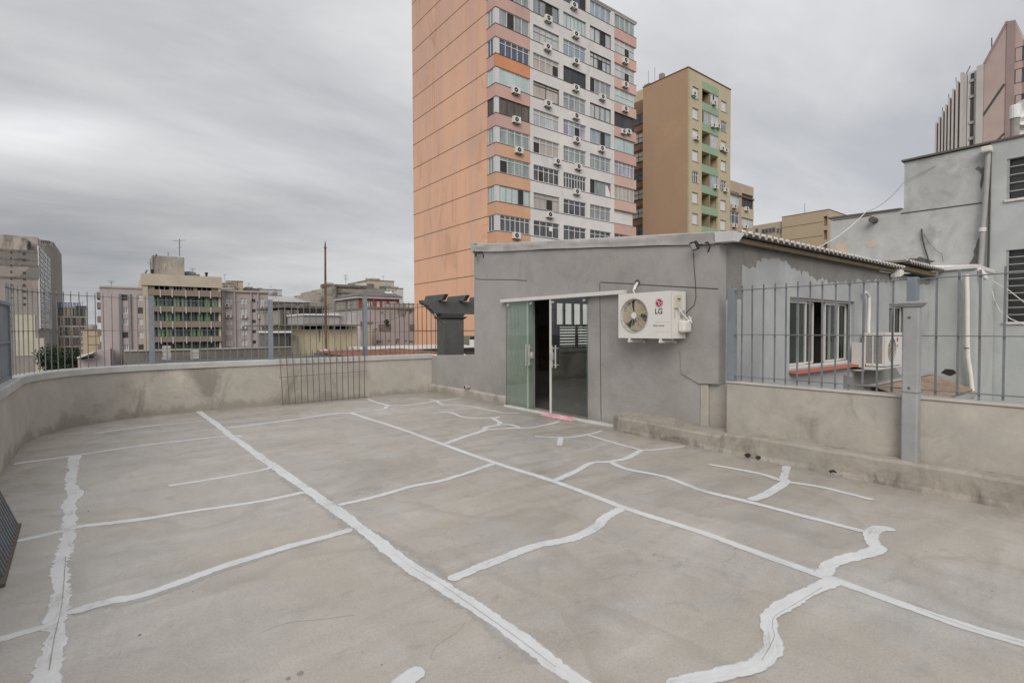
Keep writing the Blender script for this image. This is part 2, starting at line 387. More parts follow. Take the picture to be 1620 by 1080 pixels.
# ------------------------------------------------------------------ mesh collector
class MB:
    def __init__(s): s.v = []; s.f = []; s.uv = []
    def add(s, vs, fs):
        o = len(s.v); s.v += [tuple(v) for v in vs]; s.f += [tuple(i+o for i in f) for f in fs]; return s
    def box(s, x0, x1, y0, y1, z0, z1):
        if x0 > x1: x0, x1 = x1, x0
        if y0 > y1: y0, y1 = y1, y0
        if z0 > z1: z0, z1 = z1, z0
        return s.add([(x0,y0,z0),(x1,y0,z0),(x1,y1,z0),(x0,y1,z0),(x0,y0,z1),(x1,y0,z1),(x1,y1,z1),(x0,y1,z1)],
              [(0,3,2,1),(4,5,6,7),(0,1,5,4),(1,2,6,5),(2,3,7,6),(3,0,4,7)])
    def hexa(s, b, t):
        return s.add(list(b)+list(t), [(0,3,2,1),(4,5,6,7),(0,1,5,4),(1,2,6,5),(2,3,7,6),(3,0,4,7)])
    def bar(s, p, q, wx, wy=None, up=(0,0,1)):
        p, q = Vector(p), Vector(q); d = (q-p).normalized()
        u = Vector(up)
        if abs(d.dot(u)) > 0.95: u = Vector((1,0,0))
        a = d.cross(u).normalized(); b = a.cross(d).normalized()
        wy = wx if wy is None else wy
        c = [(-1,-1),(1,-1),(1,1),(-1,1)]
        return s.hexa([p+a*(i*wx/2)+b*(j*wy/2) for i,j in c], [q+a*(i*wx/2)+b*(j*wy/2) for i,j in c])
    def tube(s, pts, r, n=8, caps=True):
        pts = [Vector(p) for p in pts]
        rr = r if isinstance(r, (list, tuple)) else [r]*len(pts)
        ref = Vector((0,0,1)); rings = []
        for i, p in enumerate(pts):
            d = (pts[min(i+1,len(pts)-1)] - pts[max(i-1,0)]).normalized()
            u = ref if abs(d.dot(ref)) < 0.95 else Vector((1,0,0))
            a = d.cross(u).normalized(); b = a.cross(d).normalized()
            rings.append([p + a*(rr[i]*cos(2*pi*k/n)) + b*(rr[i]*sin(2*pi*k/n)) for k in range(n)])
        vs = [v for R in rings for v in R]; fs = []
        for i in range(len(pts)-1):
            for k in range(n):
                fs.append((i*n+k, i*n+(k+1)%n, (i+1)*n+(k+1)%n, (i+1)*n+k))
        if caps:
            fs.append(tuple(reversed(range(n)))); fs.append(tuple((len(pts)-1)*n+k for k in range(n)))
        return s.add(vs, fs)
    def prism(s, poly, d):
        """poly: closed list of 3D points, extruded by vector d"""
        d = Vector(d); n = len(poly)
        vs = [Vector(p) for p in poly] + [Vector(p)+d for p in poly]
        fs = [tuple(range(n))[::-1], tuple(range(n, 2*n))]
        for i in range(n):
            j = (i+1) % n; fs.append((i, j, n+j, n+i))
        return s.add(vs, fs)
    def sweep(s, path, prof):
        """path: 2D points; prof: closed list of (offset to the left of travel, z)"""
        P = [Vector((p[0], p[1])) for p in path]; rings = []
        for i, p in enumerate(P):
            d0 = (P[i]-P[i-1]).normalized() if i > 0 else None
            d1 = (P[i+1]-P[i]).normalized() if i < len(P)-1 else None
            d = ((d0 or d1)+(d1 or d0)).normalized()
            nrm = Vector((-d.y, d.x)); k = 1.0
            if d0 and d1: k = 1.0/max(0.4, nrm.dot(Vector((-d1.y, d1.x))))
            rings.append([(p.x+nrm.x*o*k, p.y+nrm.y*o*k, z) for o, z in prof])
        n = len(prof); vs = [v for R in rings for v in R]; fs = []
        for i in range(len(P)-1):
            for k in range(n):
                fs.append((i*n+k, (i+1)*n+k, (i+1)*n+(k+1)%n, i*n+(k+1)%n))
        fs.append(tuple(range(n))); fs.append(tuple((len(P)-1)*n+k for k in reversed(range(n))))
        return s.add(vs, fs)
    def lathe(s, c, prof, n=16, axis='z'):
        vs = []; fs = []
        for r, h in prof:
            for k in range(n):
                a = 2*pi*k/n
                if axis == 'z': vs.append((c[0]+r*cos(a), c[1]+r*sin(a), c[2]+h))
                elif axis == 'x': vs.append((c[0]+h, c[1]+r*cos(a), c[2]+r*sin(a)))
                else: vs.append((c[0]+r*cos(a), c[1]+h, c[2]+r*sin(a)))
        for i in range(len(prof)-1):
            for k in range(n):
                fs.append((i*n+k, i*n+(k+1)%n, (i+1)*n+(k+1)%n, (i+1)*n+k))
        fs.append(tuple(range(n))[::-1]); fs.append(tuple((len(prof)-1)*n+k for k in range(n)))
        return s.add(vs, fs)
    def build(s, name, mat, parent=None, bevel=0.0, smooth=False, seg=2):
        o0 = origin_of(parent) if parent else Vector((0,0,0))
        me = bpy.data.meshes.new(name)
        me.from_pydata([tuple(Vector(v)-o0) for v in s.v], [], s.f)
        if s.uv:
            ul = me.uv_layers.new(name='UVMap')
            for lp in me.loops: ul.data[lp.index].uv = s.uv[lp.vertex_index]
        bm = bmesh.new(); bm.from_mesh(me)
        bmesh.ops.recalc_face_normals(bm, faces=bm.faces)
        bm.to_mesh(me); bm.free()
        me.materials.append(M[mat] if isinstance(mat, str) else mat)
        o = bpy.data.objects.new(name, me); COL.objects.link(o)
        if parent: o.parent = parent
        if bevel:
            b = o.modifiers.new('bevel', 'BEVEL'); b.width = bevel; b.segments = seg; b.limit_method = 'ANGLE'
        if smooth:
            for p in me.polygons: p.use_smooth = True
            try: me.set_sharp_from_angle(angle=radians(40))
            except Exception: pass
        return o
def origin_of(o):
    v = Vector((0,0,0))
    while o is not None:
        v += o.location; o = o.parent
    return v
def thing(name, label, cat, loc=(0,0,0), group=None):
    o = bpy.data.objects.new(name, None); COL.objects.link(o)
    o.location = loc; o.empty_display_size = 0.3
    return tag(o, label, cat, group)
def tag(o, label=None, cat=None, group=None, kind=None):
    if label: o['label'] = label
    if cat: o['category'] = cat
    if group: o['group'] = group
    if kind: o['kind'] = kind
    return o
def part(name, mat, parent, fn, **k):
    b = MB(); fn(b); return b.build(name, mat, parent, **k)
def dup(root, loc, label, group=None, rotz=0.0, scale=1.0):
    r = root.copy(); COL.objects.link(r); r.location = loc; r.rotation_euler = (0,0,rotz); r.scale = (scale,)*3
    r['label'] = label
    if group: r['group'] = group
    for ch in list(root.children):
        c = ch.copy(); COL.objects.link(c); c.parent = r
        for g in ch.children:
            d = g.copy(); COL.objects.link(d); d.parent = c
    return r

# facade layer with real openings.  ax: axis along the wall; plane: coordinate of the outer face; out: outward sign
def facade(b, ax, u0, u1, z0, z1, plane, out, holes, th=0.25):
    zs = sorted({z0, z1, *[h[2] for h in holes], *[h[3] for h in holes]})
    zs = [z for z in zs if z0 <= z <= z1]
    runs = []
    for a, c in zip(zs[:-1], zs[1:]):
        if c-a < 1e-4: continue
        cut = sorted((h[0], h[1]) for h in holes if h[2] < c-1e-4 and h[3] > a+1e-4)
        cur = u0; iv = []
        for p, q in cut:
            if p > cur+1e-4: iv.append((cur, p))
            cur = max(cur, q)
        if cur < u1-1e-4: iv.append((cur, u1))
        runs.append((a, c, iv))
    p0, p1 = sorted((plane, plane-out*th))
    for a, c, iv in runs:
        for p, q in iv:
            if ax == 'x': b.box(p, q, p0, p1, a, c)
            else: b.box(p0, p1, p, q, a, c)
def slab(b, ax, u0, u1, d0, d1, z0, z1):
    if ax == 'x': b.box(u0, u1, d0, d1, z0, z1)
    else: b.box(d0, d1, u0, u1, z0, z1)
WR = random.Random(17)
def window(parent, ax, plane, out, rect, pane_mat, frame_mat, n=4, transom=0.0, recess=0.12, fw=0.06, core=0.22, name='window', sill=None):
    u0, u1, z0, z1 = rect
    fr = MB(); d0, d1 = plane-out*(recess), plane-out*(recess+0.07)
    slab(fr, ax, u0, u1, d0, d1, z0, z0+fw); slab(fr, ax, u0, u1, d0, d1, z1-fw, z1)
    for k in range(n+1):
        c = u0+fw/2 + (u1-u0-fw)*k/max(1, n)
        slab(fr, ax, c-fw/2, c+fw/2, d0, d1, z0+fw, z1-fw)
    if transom:
        zt = z0+(z1-z0)*transom
        for k in range(n):
            a = u0+fw+(u1-u0-fw)*k/n; c = u0+(u1-u0-fw)*(k+1)/n
            slab(fr, ax, a, c, d0-out*0.004, d1+out*0.004, zt-fw/2, zt+fw/2)
    f = fr.build(name, frame_mat, parent)
    pn = MB(); slab(pn, ax, u0+fw*0.5, u1-fw*0.5, d1+out*0.02, d1-out*0.02, z0+fw*0.5, z1-fw*0.5)
    pn.build('pane', pane_mat, f)
    if n >= 4 and z0 > -20 and WR.random() < .45:      # one sash stands open on a dark room
        k = WR.randrange(n); a = u0+fw+(u1-u0-fw)*k/n; c = u0+(u1-u0-fw)*(k+1)/n
        gp = MB(); slab(gp, ax, a, c, d1+out*0.028, d1+out*0.021, z0+fw, z0+(z1-z0)*(transom or 1)-fw*.6); gp.build('open_sash', 'ac_dark', f)
    if sill:
        sb = MB(); slab(sb, ax, u0-0.05, u1+0.05, plane+out*0.06, plane-out*(recess-0.01), z0-0.08, z0-0.002)
        sb.build('sill', sill, f)
    return f

G = -24.0    # street level
# ------------------------------------------------------------------ ground
gm = plaster('city_ground', (0.11,0.11,0.105), 0.25, 0.02, 0.1, 1.0, (0.05,0.06,0.04), 0.5, 0.55, (1,1,1), 0.03)
tag(MB().add([(-1500,-1500,G),(1500,-1500,G),(1500,1500,G),(-1500,1500,G)], [(0,1,2,3)]).build('ground', gm), kind='structure')

# ------------------------------------------------------------------ roof deck
inner = [(-0.93,-6.0), (-0.93,7.0), (-0.94,8.8), (-0.95,9.5), (-0.88,10.05), (-0.62,10.66), (-0.28,11.06), (0.25,11.36), (0.9,11.47), (1.5,11.5), (3.2,11.5), (6.40,11.43)]
def smooth_path(pts, n=6):
    P = [Vector(p) for p in pts]; res = []
    for i in range(len(P)-1):
        p0, p1, p2, p3 = P[max(0,i-1)], P[i], P[i+1], P[min(len(P)-1,i+2)]
        for k in range(n):
            t = k/n
            res.append(0.5*((2*p1)+(p2-p0)*t+(2*p0-5*p1+4*p2-p3)*t*t+(3*p1-p0-3*p2+p3)*t**3))
    res.append(P[-1]); return res
curve = [Vector(p) for p in inner[:3]] + [Vector((p.x,p.y)) for p in smooth_path([(p[0],p[1]) for p in inner[2:10]], 5)[1:]] + [Vector(p) for p in inner[10:]]
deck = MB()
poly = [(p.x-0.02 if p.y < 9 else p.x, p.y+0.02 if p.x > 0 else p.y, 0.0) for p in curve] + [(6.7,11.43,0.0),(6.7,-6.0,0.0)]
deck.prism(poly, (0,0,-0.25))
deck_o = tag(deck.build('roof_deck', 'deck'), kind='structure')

# white sealant over the cracks: pixel tracks projected on the deck, ragged brush edges
def noise1(seed):
    r = random.Random(seed); tab = [r.uniform(-1,1) for _ in range(512)]
    def f(x):
        i = math.floor(x); t = x-i; t = t*t*(3-2*t)
        return tab[i % 512]*(1-t)+tab[(i+1) % 512]*t
    return f
def ribbon(mb, pix, width, z, rag=0.25, seed=0, step=0.012, round_ends=True, fray=0.0):
    pts = [onz(x, y, 0) for x, y in pix]
    P = [Vector((p.x, p.y)) for p in pts]
    P = smooth_path([(p.x, p.y) for p in P], 10) if len(P) > 2 else P
    P = [Vector((p[0], p[1])) for p in P]
    res = [P[0]]; 
    L = 0; tot = sum((P[i+1]-P[i]).length for i in range(len(P)-1))
    n = max(6, int(tot/step)); acc = [0]
    for i in range(len(P)-1): acc.append(acc[-1]+(P[i+1]-P[i]).length)
    S_ = []; j = 0
    for k in range(n+1):
        t = tot*k/n
        while j < len(acc)-2 and acc[j+1] < t: j += 1
        a = (t-acc[j])/max(1e-9, acc[j+1]-acc[j]); S_.append(P[j].lerp(P[j+1], min(1, max(0, a))))
    f1, f2, f3 = noise1(seed*3+1), noise1(seed*3+2), noise1(seed*3+3)
    vs = []; 
    for k, p in enumerate(S_):
        d = (S_[min(n, k+2)]-S_[max(0, k-2)])
        d = d.normalized() if d.length > 1e-9 else Vector((1,0))
        nn = Vector((-d.y, d.x)); t = tot*k/n
        e = 1.0
        if round_ends:
            m_ = min(t, tot-t)/(width*0.45)
            e = math.sqrt(max(0.04, 1-(1-min(1, m_))**2))
        hl = width/2*e*(1+rag*(0.9*f1(t*2.6)+0.6*f1(t*9+50)+0.5*f2(t*36)) + fray*abs(f2(t*75)))
        hr = width/2*e*(1+rag*(0.9*f3(t*2.6)+0.6*f3(t*9+90)+0.5*f2(t*34+200)) + fray*abs(f1(t*78)))
        off = nn*(width*0.12*f2(t*1.3+7))
        q = p+off
        vs.append((q.x+nn.x*hl, q.y+nn.y*hl, z)); vs.append((q.x-nn.x*hr, q.y-nn.y*hr, z)); mb.uv += [(0.0, t+seed*7.3), (1.0, t+seed*7.3)]
    mb.add(vs, [(2*i, 2*i+1, 2*i+3, 2*i+2) for i in range(n)])
LINES = [
 ([(147,686),(225,675),(330,665)], .05, .2), ([(20,734),(107,722),(225,704.5),(360,689.5),(382,691)], .06, .2),
 ([(315,650),(335,665),(360,685),(382,700),(405,717),(430,735),(477,770),(505,788),(537,810),(565,832),(615,869),(655,897),(705,928),(755,963),(810,1002),(860,1040),(905,1075),(940,1102)], .095, .25),
 ([(115,721),(116,745),(112,765),(119,780),(114,800),(112,822),(107,837),(107,860),(97,887),(100,922),(99,950),(92,980),(82,1022),(75,1072),(70,1104)], .098, .55),
 ([(266,768),(325,759),(405,745),(432,738)], .05, .2), ([(25,855),(60,848),(95,840),(125,833),(147,830),(225,821),(300,809),(405,794),(482,778)], .058, .25),
 ([(-25,1018),(0,1012),(37,1001),(72,991),(92,981)], .055, .25),
 ([(105,970),(115,967),(175,950),(215,944),(295,917),(350,897),(405,880),(455,865),(510,850),(557,836)], .066, .28),
 ([(360,677),(405,671),(455,665),(525,655),(555,653),(605,647),(615,642),(655,640),(692,634),(730,630)], .065, .22),
 ([(582,631),(595,636),(617,642)], .08, .3), ([(552,636),(585,636)], .05, .25),
 ([(692,634),(702,640),(740,642),(765,647),(795,653),(822,653)], .06, .25), ([(680,632),(694,634)], .05, .3),
 ([(685,654),(710,652),(735,660),(780,661),(788,659)], .065, .3), ([(777,660),(790,670),(768,676),(765,681),(735,691),(704,702)], .085, .25),
 ([(766,680),(810,677),(842,676),(872,670),(884,666)], .065, .25), ([(790,670),(806,671),(822,676)], .055, .25),
 ([(555,653),(625,676),(700,702),(780,731),(875,761),(985,802),(1105,840),(1200,875),(1285,905),(1335,922),(1440,960),(1540,994),(1620,1017),(1710,1048)], .075, .13),
 ([(535,799),(590,787),(655,769),(700,760),(755,742),(781,733)], .06, .25), ([(708,916),(755,899),(785,888),(842,867),(905,852),(940,835),(960,817),(985,803)], .082, .3),
 ([(845,690),(892,692),(930,687),(953,681)], .05, .2), ([(888,691),(885,705)], .075, .15),
 ([(930,688),(960,697),(1005,709),(1017,712),(1042,711),(1083,706)], .05, .22), ([(1015,712),(992,724),(965,730),(935,732),(910,745),(876,760)], .068, .24),
 ([(967,731),(992,742),(1050,754),(1105,774),(1175,791),(1275,817),(1370,841)], .056, .18), ([(1120,734),(1200,749),(1240,761),(1300,771),(1381,791)], .055, .18),
 ([(1244,737),(1240,755),(1241,764),(1213,781),(1185,791)], .085, .25), ([(1417,838),(1390,836),(1377,845),(1382,860),(1388,869),(1350,880),(1317,892),(1300,911)], .092, .28),
 ([(1322,918),(1290,935),(1252,957),(1222,975),(1220,990),(1227,1010),(1225,1030),(1200,1052),(1160,1067),(1110,1079),(1060,1092)], .088, .32),
 ([(670,1058),(650,1074),(625,1096)], .10, .25)]
mbp = MB()
for i, (px, wd, rg) in enumerate(LINES):
    ribbon(mbp, px, wd*1.16+(.012 if wd < .07 else 0), 0.0012+0.00009*i, rg*.75, seed=i+3, fray=0.12 if wd > 0.09 else 0.06)
tag(mbp.build('sealant_lines', 'paint', deck_o), kind='structure')
mbs = MB()
ribbon(mbs, [(430,738),(477,773),(505,791),(537,814),(565,837),(615,875),(655,905),(705,938),(755,972),(810,1012),(860,1050)], .17, 0.0005, .45, 91, fray=.3)
ribbon(mbs, [(115,972),(175,955),(215,949),(295,922),(350,902),(405,884),(455,868),(510,853),(555,840)], .12, 0.0007, .4, 92)
ribbon(mbs, [(560,826),(600,850),(650,884),(720,922)], .15, 0.0009, .5, 93)
tag(mbs.build('primer_smears', 'primer', deck_o), kind='structure')
mbc = MB()
for i, (px, wd) in enumerate([([(737,982),(722,1000),(690,1022),(681,1042)], .0028), ([(405,1003),(455,985),(510,979),(560,972)], .002), ([(1435,950),(1480,968),(1520,985),(1580,1010)], .002)]):
    ribbon(mbc, px, wd, 0.0008+.0001*i, .5, 150+i, .02, False)
for i, (px, wd) in enumerate([([(620,873),(655,899),(705,929),(755,964),(810,1003),(880,1056)], .002), ([(104,880),(101,922),(97,960),(86,1010),(78,1060)], .0022), ([(1300,930),(1255,957),(1226,975),(1222,990),(1224,1010),(1205,1045)], .002), ([(1450,963),(1540,995),(1620,1018)], .002)]):
    ribbon(mbc, px, wd, 0.0042+.0001*i, .6, 170+i, .015, False)
tag(mbc.build('hairline_cracks', 'crack', deck_o), kind='structure')
dbs = MB()
for x, y, r in [(221,1004,.008),(475,1065,.014),(456,1073,.01),(682,871,.005),(790,1040,.006),(1035,830,.004),(1570,935,.006),(1465,872,.005),(305,935,.005),(604,1051,.006),(935,1000,.004),(140,808,.008),(1405,777,.006),(860,985,.004)]:
    p = onz(x, y); dbs.lathe((p.x, p.y, 0), [(r,0.0),(r*.8,r*.5),(r*.3,r*.7)], 7)
tag(dbs.build('floor_grit', 'crack', deck_o), kind='stuff')

# host building under the deck
hb = MB()
hb.box(-1.25, 7.0, -8.0, 11.75, G, -0.26)
tag(hb.build('host_building', plaster('host_wall', (0.33,0.31,0.28), amt=0.3)), 'pale rendered building carrying the roof terrace', 'building')

# ------------------------------------------------------------------ parapet (left + curve + back)
par = thing('parapet_wall', 'low curved beige concrete parapet with grey painted coping along the left and back of the terrace', 'parapet', (-0.93, 9.0, 0))
b = MB()
b.sweep(curve, [(-0.0,-0.02),(0.18,-0.02),(0.18,0.83),(0.0,0.83)])
b.build('wall', 'parapet', par)
b = MB()
rr = noise1(5)
b.sweep(curve, [(-0.035,0.835),(-0.028,0.83),(0.21,0.83),(0.215,0.845),(0.21,0.925),(0.19,0.94),(-0.015,0.94),(-0.033,0.925)])
b.build('coping', 'cap', par)

# ------------------------------------------------------------------ house geometry constants
HX, HY0, HY1 = 6.37, 3.71, 9.50
HXE = 16.0
# right-hand parapet, ledge
rp = thing('parapet_wall', 'straight beige concrete parapet on a stepped ledge right of the grey annex', 'parapet', (6.2, 1.0, 0))
b = MB(); b.box(6.20, 6.40, -6.0, 3.50, 0.20, 0.858); b.build('wall', 'parapet', rp, bevel=0.012)
b = MB(); b.box(6.185, 6.415, -6.0, 3.50, 0.859, 0.882); b.build('coping', plaster('coping_pale', (0.44,0.42,0.385), 0.1, 1,4,20,amt=.2), rp, bevel=0.008)
# ledge: rough, slightly wavering cross-section from the door to the right
f1, f2, f3 = noise1(21), noise1(22), noise1(23)
vs = []; fs = []; ny = 150
ya, yb = -6.0, 5.32
for i in range(ny+1):
    y = ya+(yb-ya)*i/ny
    top = 0.255+0.012*f1(y*1.1)+0.006*f2(y*5) - (0.05 if y > 3.45 else 0)
    fx = 6.04+0.012*f3(y*1.4)+0.008*f2(y*6+40) + (0.03 if y > 3.5 else 0)
    if y > 5.15: fx += (y-5.15)*0.5; 
    back = 6.21 if y < 3.5 else 6.39
    up = 0.0 if y < 3.5 else 0.035+0.02*f1(y*2+9)
    prof = [(fx-0.02+0.008*f1(y*8),-0.01),(fx+0.004*f2(y*9),0.05),(fx,top-0.03),(fx+0.02,top),(back,top+0.012+up),(back+0.02,-0.01)]
    vs += [(px, y, z) for px, z in prof]
for i in range(ny):
    for k in range(5): fs.append((i*6+k, i*6+k+1, (i+1)*6+k+1, (i+1)*6+k))
fs += [tuple(range(6)), tuple(ny*6+k for k in reversed(range(6)))]
MB().add(vs, fs).build('ledge', 'ledge', rp)
b = MB()
for px, py, r in ((1183,723,.026),(1200,725,.022),(1318,751,.026)):
    p = onx(px, py, 6.03); b.prism([(6.021, p.y+r*1.3*cos(a)*(1+.2*sin(3*a)), max(.026, p.z)+r*sin(a)) for a in [2*pi*q/14 for q in range(14)]], (.03,0,0))
b.build('drain_hole', 'ac_dark', rp)
# low curb and low wall on the left of the house
lw = thing('low_wall', 'short low grey wall joining the annex corner to the back parapet', 'wall', (6.37, 10.5, 0))
b = MB(); b.hexa([(6.37,9.52,-.02),(6.55,9.52,-.02),(6.55,11.42,-.02),(6.37,11.42,-.02)], [(6.37,9.52,.985),(6.55,9.52,.985),(6.55,11.42,.90),(6.37,11.42,.90)])
b.build('wall', 'house', lw, bevel=.012)
b = MB()
vs = []; fs = []; n_ = 40; f1 = noise1(31); f2 = noise1(32)
for i in range(n_+1):
    y = 8.28+(11.42-8.28)*i/n_
    fx = 6.285+.008*f1(y*3); tp = .195+.01*f2(y*2.5)
    vs += [(fx,y,-.01),(fx+.003,y,tp-.02),(fx+.02,y,tp),(6.38,y,tp+.01),(6.38,y,-.01)]
for i in range(n_):
    for k in range(4): fs.append((i*5+k,i*5+k+1,(i+1)*5+k+1,(i+1)*5+k))
fs += [tuple(range(5)), tuple(n_*5+k for k in reversed(range(5)))]
b.add(vs, fs); b.build('curb', 'parapet', lw)
dp = thing('drain_pipe', 'short white pipe stub poking through the low wall above the curb', 'pipe', tuple(onx(741,612,6.33)))
p = onx(741,612,6.33)
part('pipe', 'pvc_grey', dp, lambda b: b.lathe((p.x-.1,p.y,p.z), [(.04,0),(.045,.0),(.045,.05),(.035,.055),(.035,.12)], 14, 'x'), smooth=True)
part('bore', 'ac_dark', dp, lambda b: b.lathe((p.x-.103,p.y,p.z), [(.03,0),(.03,.004)], 14, 'x'))

# ------------------------------------------------------------------ the annex
ho = thing('rooftop_annex', 'single storey grey rendered annex with sliding glass door on the terrace', 'building', (HX+2, 6.5, 0))
def ztop(y): return 2.66 + (y-HY0)*(3.24-2.66)/(HY1-HY0)
DOOR = (6.08, 7.66, -0.01, 2.10)
b = MB()
# front wall in vertical strips so that its head follows the raking roof
cuts = [HY0, 6.08, 7.66, HY1]
for a, c in zip(cuts[:-1], cuts[1:]):
    z0 = 2.10 if (a, c) == (6.08, 7.66) else -0.02
    if a == HY0:   # leaves the ragged lower corner free
        b.hexa([(HX,HY0,.80),(HX+.18,HY0,.80),(HX+.18,3.98,.80),(HX,3.98,.80)], [(HX,HY0,ztop(HY0)),(HX+.18,HY0,ztop(HY0)),(HX+.18,3.98,ztop(3.98)),(HX,3.98,ztop(3.98))])
        a = 3.98
    b.hexa([(HX,a,z0),(HX+.18,a,z0),(HX+.18,c,z0),(HX,c,z0)], [(HX,a,ztop(a)),(HX+.18,a,ztop(a)),(HX+.18,c,ztop(c)),(HX,c,ztop(c))])
# plaster bulge that overhangs the bare corner
b.prism([(HX-.022,3.70,.82),(HX-.022,3.98,.80),(HX-.022,4.25,.92),(HX-.022,4.28,1.25),(HX-.022,3.70,1.3)], (.03,0,0))
b.build('front_wall', 'house', ho)
b = MB(); b.box(HX+.05, HX+.25, 3.56, 3.98, .2, .798); b.box(HX+.0, HX+.049, 3.86, 3.978, .2, .797); b.build('bare_corner', 'parapet', ho, bevel=.012)
# side wall with windows
W1 = (8.43, 11.10, .90, 2.04); W2 = (13.03, 14.3, .98, 2.055)
b = MB(); facade(b, 'x', HX+.18, HXE, -3.0, 2.70, HY0, -1, [W1, W2], .15); b.build('side_wall', 'house_side', ho)
# left wall (seen through the door) with its window and slatted opening
lx0, lx1 = ony(879,500,9.4).x, ony(934,500,9.4).x
lz0, lz1 = ony(905,513,9.4).z, ony(905,480,9.4).z
sz0, sz1 = ony(905,548,9.4).z, ony(905,517,9.4).z
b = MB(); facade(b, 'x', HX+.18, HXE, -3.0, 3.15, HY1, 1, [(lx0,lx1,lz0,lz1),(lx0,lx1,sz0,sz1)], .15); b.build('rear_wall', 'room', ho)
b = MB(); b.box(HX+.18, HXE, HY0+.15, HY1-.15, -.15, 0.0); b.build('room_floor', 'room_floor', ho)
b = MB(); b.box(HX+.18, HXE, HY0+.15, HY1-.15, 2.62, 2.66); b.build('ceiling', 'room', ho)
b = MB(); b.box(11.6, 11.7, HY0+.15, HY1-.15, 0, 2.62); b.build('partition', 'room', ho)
b = MB(); b.box(HXE-.15, HXE-.01, HY0+.15, HY1-.15, 0, 2.62); b.build('partition', 'room', ho)
b = MB()
nsl = 7
for k in range(nsl):
    z = sz0+(sz1-sz0)*(k+.5)/nsl; b.box(lx0-.05, lx1+.05, HY1-.19, HY1-.155, z-.30*(sz1-sz0)/nsl, z+.26*(sz1-sz0)/nsl)
for k in range(34):
    z = .55+k*.043; 
    if z < sz1+.02: b.box(8.1, lx0-.06, HY1-.19, HY1-.155, z, z+.036)
for x in (lx0-.02, (lx0+lx1)/2, lx1-.03): b.box(x-.04, x+.04, HY1-.23, HY1-.192, sz0-.05, sz1+.05)
b.box(lx0-.1, lx1+.1, HY1-.26, HY1-.155, sz0-.12, sz0-.05)
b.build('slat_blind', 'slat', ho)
b = MB()
for k in range(5):
    x = lx0+(lx1-lx0)*k/4; b.box(x-.03, x+.03, HY1-.10, HY1-.05, lz0, lz1)
b.build('rear_window_frame', 'joint', ho)
# furniture glimpsed through the side window
b = MB(); b.box(9.9, 10.5, 5.6, 6.2, 0, 1.55); b.box(9.0, 9.8, 6.5, 6.9, 0, .9); b.build('cupboard', 'room', ho, bevel=.02)
# joints in the render
b = MB()
def jline(p, q, wd=.014):
    a, c = onx(*p, HX), onx(*q, HX); b.bar((HX-.0005, a.y, a.z), (HX-.0005, c.y, c.z), wd, .006, up=(1,0,0))
jline((752,440),(760,442)); jline((760.6,442),(812,442.5)); jline((812.6,442.5),(834,444)); b.build('render_joint', 'joint', ho); b = MB()
jline((949,448),(951,664),.012); jline((950,446.5),(1003,449)); jline((1010,450),(1136,457))
b.build('render_joint', 'joint', ho)
# fascia: pressed metal flashing along the raking head, dented
f1 = noise1(41); f2 = noise1(42)
b = MB(); n_ = 60; vs = []; fs = []
for i in range(n_+1):
    y = 3.74+(9.54-3.74)*i/n_; zt = ztop(y)+.165-.0*y; zb = ztop(y)+.008+.012*f1(y*1.7)
    o_ = .045+.012*f2(y*2.1)
    prof = [(HX-.004,zb-.004),(HX-o_,zb),(HX-o_-.004*f1(y*5),zb+.05),(HX-.05+.01*f1(y*2.7),(zb+zt)/2),(HX-.055,zt-.015),(HX-.045,zt),(HX+.22,zt+.002),(HX+.22,zb)]
    vs += [(px,y,z) for px, z in prof]
for i in range(n_):
    for k in range(8): fs.append((i*8+k, i*8+(k+1)%8, (i+1)*8+(k+1)%8, (i+1)*8+k))
fs += [tuple(range(8)), tuple(n_*8+k for k in reversed(range(8)))]
b.add(vs, fs); b.build('fascia', 'fascia', ho, smooth=True)
b = MB()
b.hexa([(HX-.062,3.47,2.665),(HX+.06,3.47,2.665),(HX+.06,3.735,2.68),(HX-.062,3.735,2.68)], [(HX-.075,3.46,2.79),(HX+.2,3.46,2.79),(HX+.2,3.735,2.815),(HX-.075,3.735,2.815)])
b.build('fascia_end', 'fascia_white', ho, bevel=.006)
b = MB(); b.box(HX-.05, HX+.15, 9.36, 9.56, ztop(9.5)+.166, ztop(9.5)+.195); b.build('fascia_clip', 'steel', ho)
# corrugated roof: sheets run up along +Y from an eave at y = 3.5
def corrugated(b, x0, x1, ya, za, yb, zb, pitch=.177, amp=.026, th=.008, per=10):
    n = int((x1-x0)/pitch*per); vs = []; fs = []
    for i in range(n+1):
        x = x0+(x1-x0)*i/n; h = amp*cos(2*pi*(x-x0)/pitch)
        vs += [(x,ya,za+h),(x,yb,zb+h),(x,yb,zb+h-th),(x,ya,za+h-th)]
    for i in range(n):
        for k in range(4): fs.append((i*4+k, i*4+(k+1)%4, (i+1)*4+(k+1)%4, (i+1)*4+k))
    fs += [(0,1,2,3), tuple(n*4+k for k in (3,2,1,0))]
    b.add(vs, fs)
b = MB(); corrugated(b, HX+.23, 13.15, 3.50, 2.805, 9.45, 3.39); b.build('roof', 'fibro', ho, smooth=True)
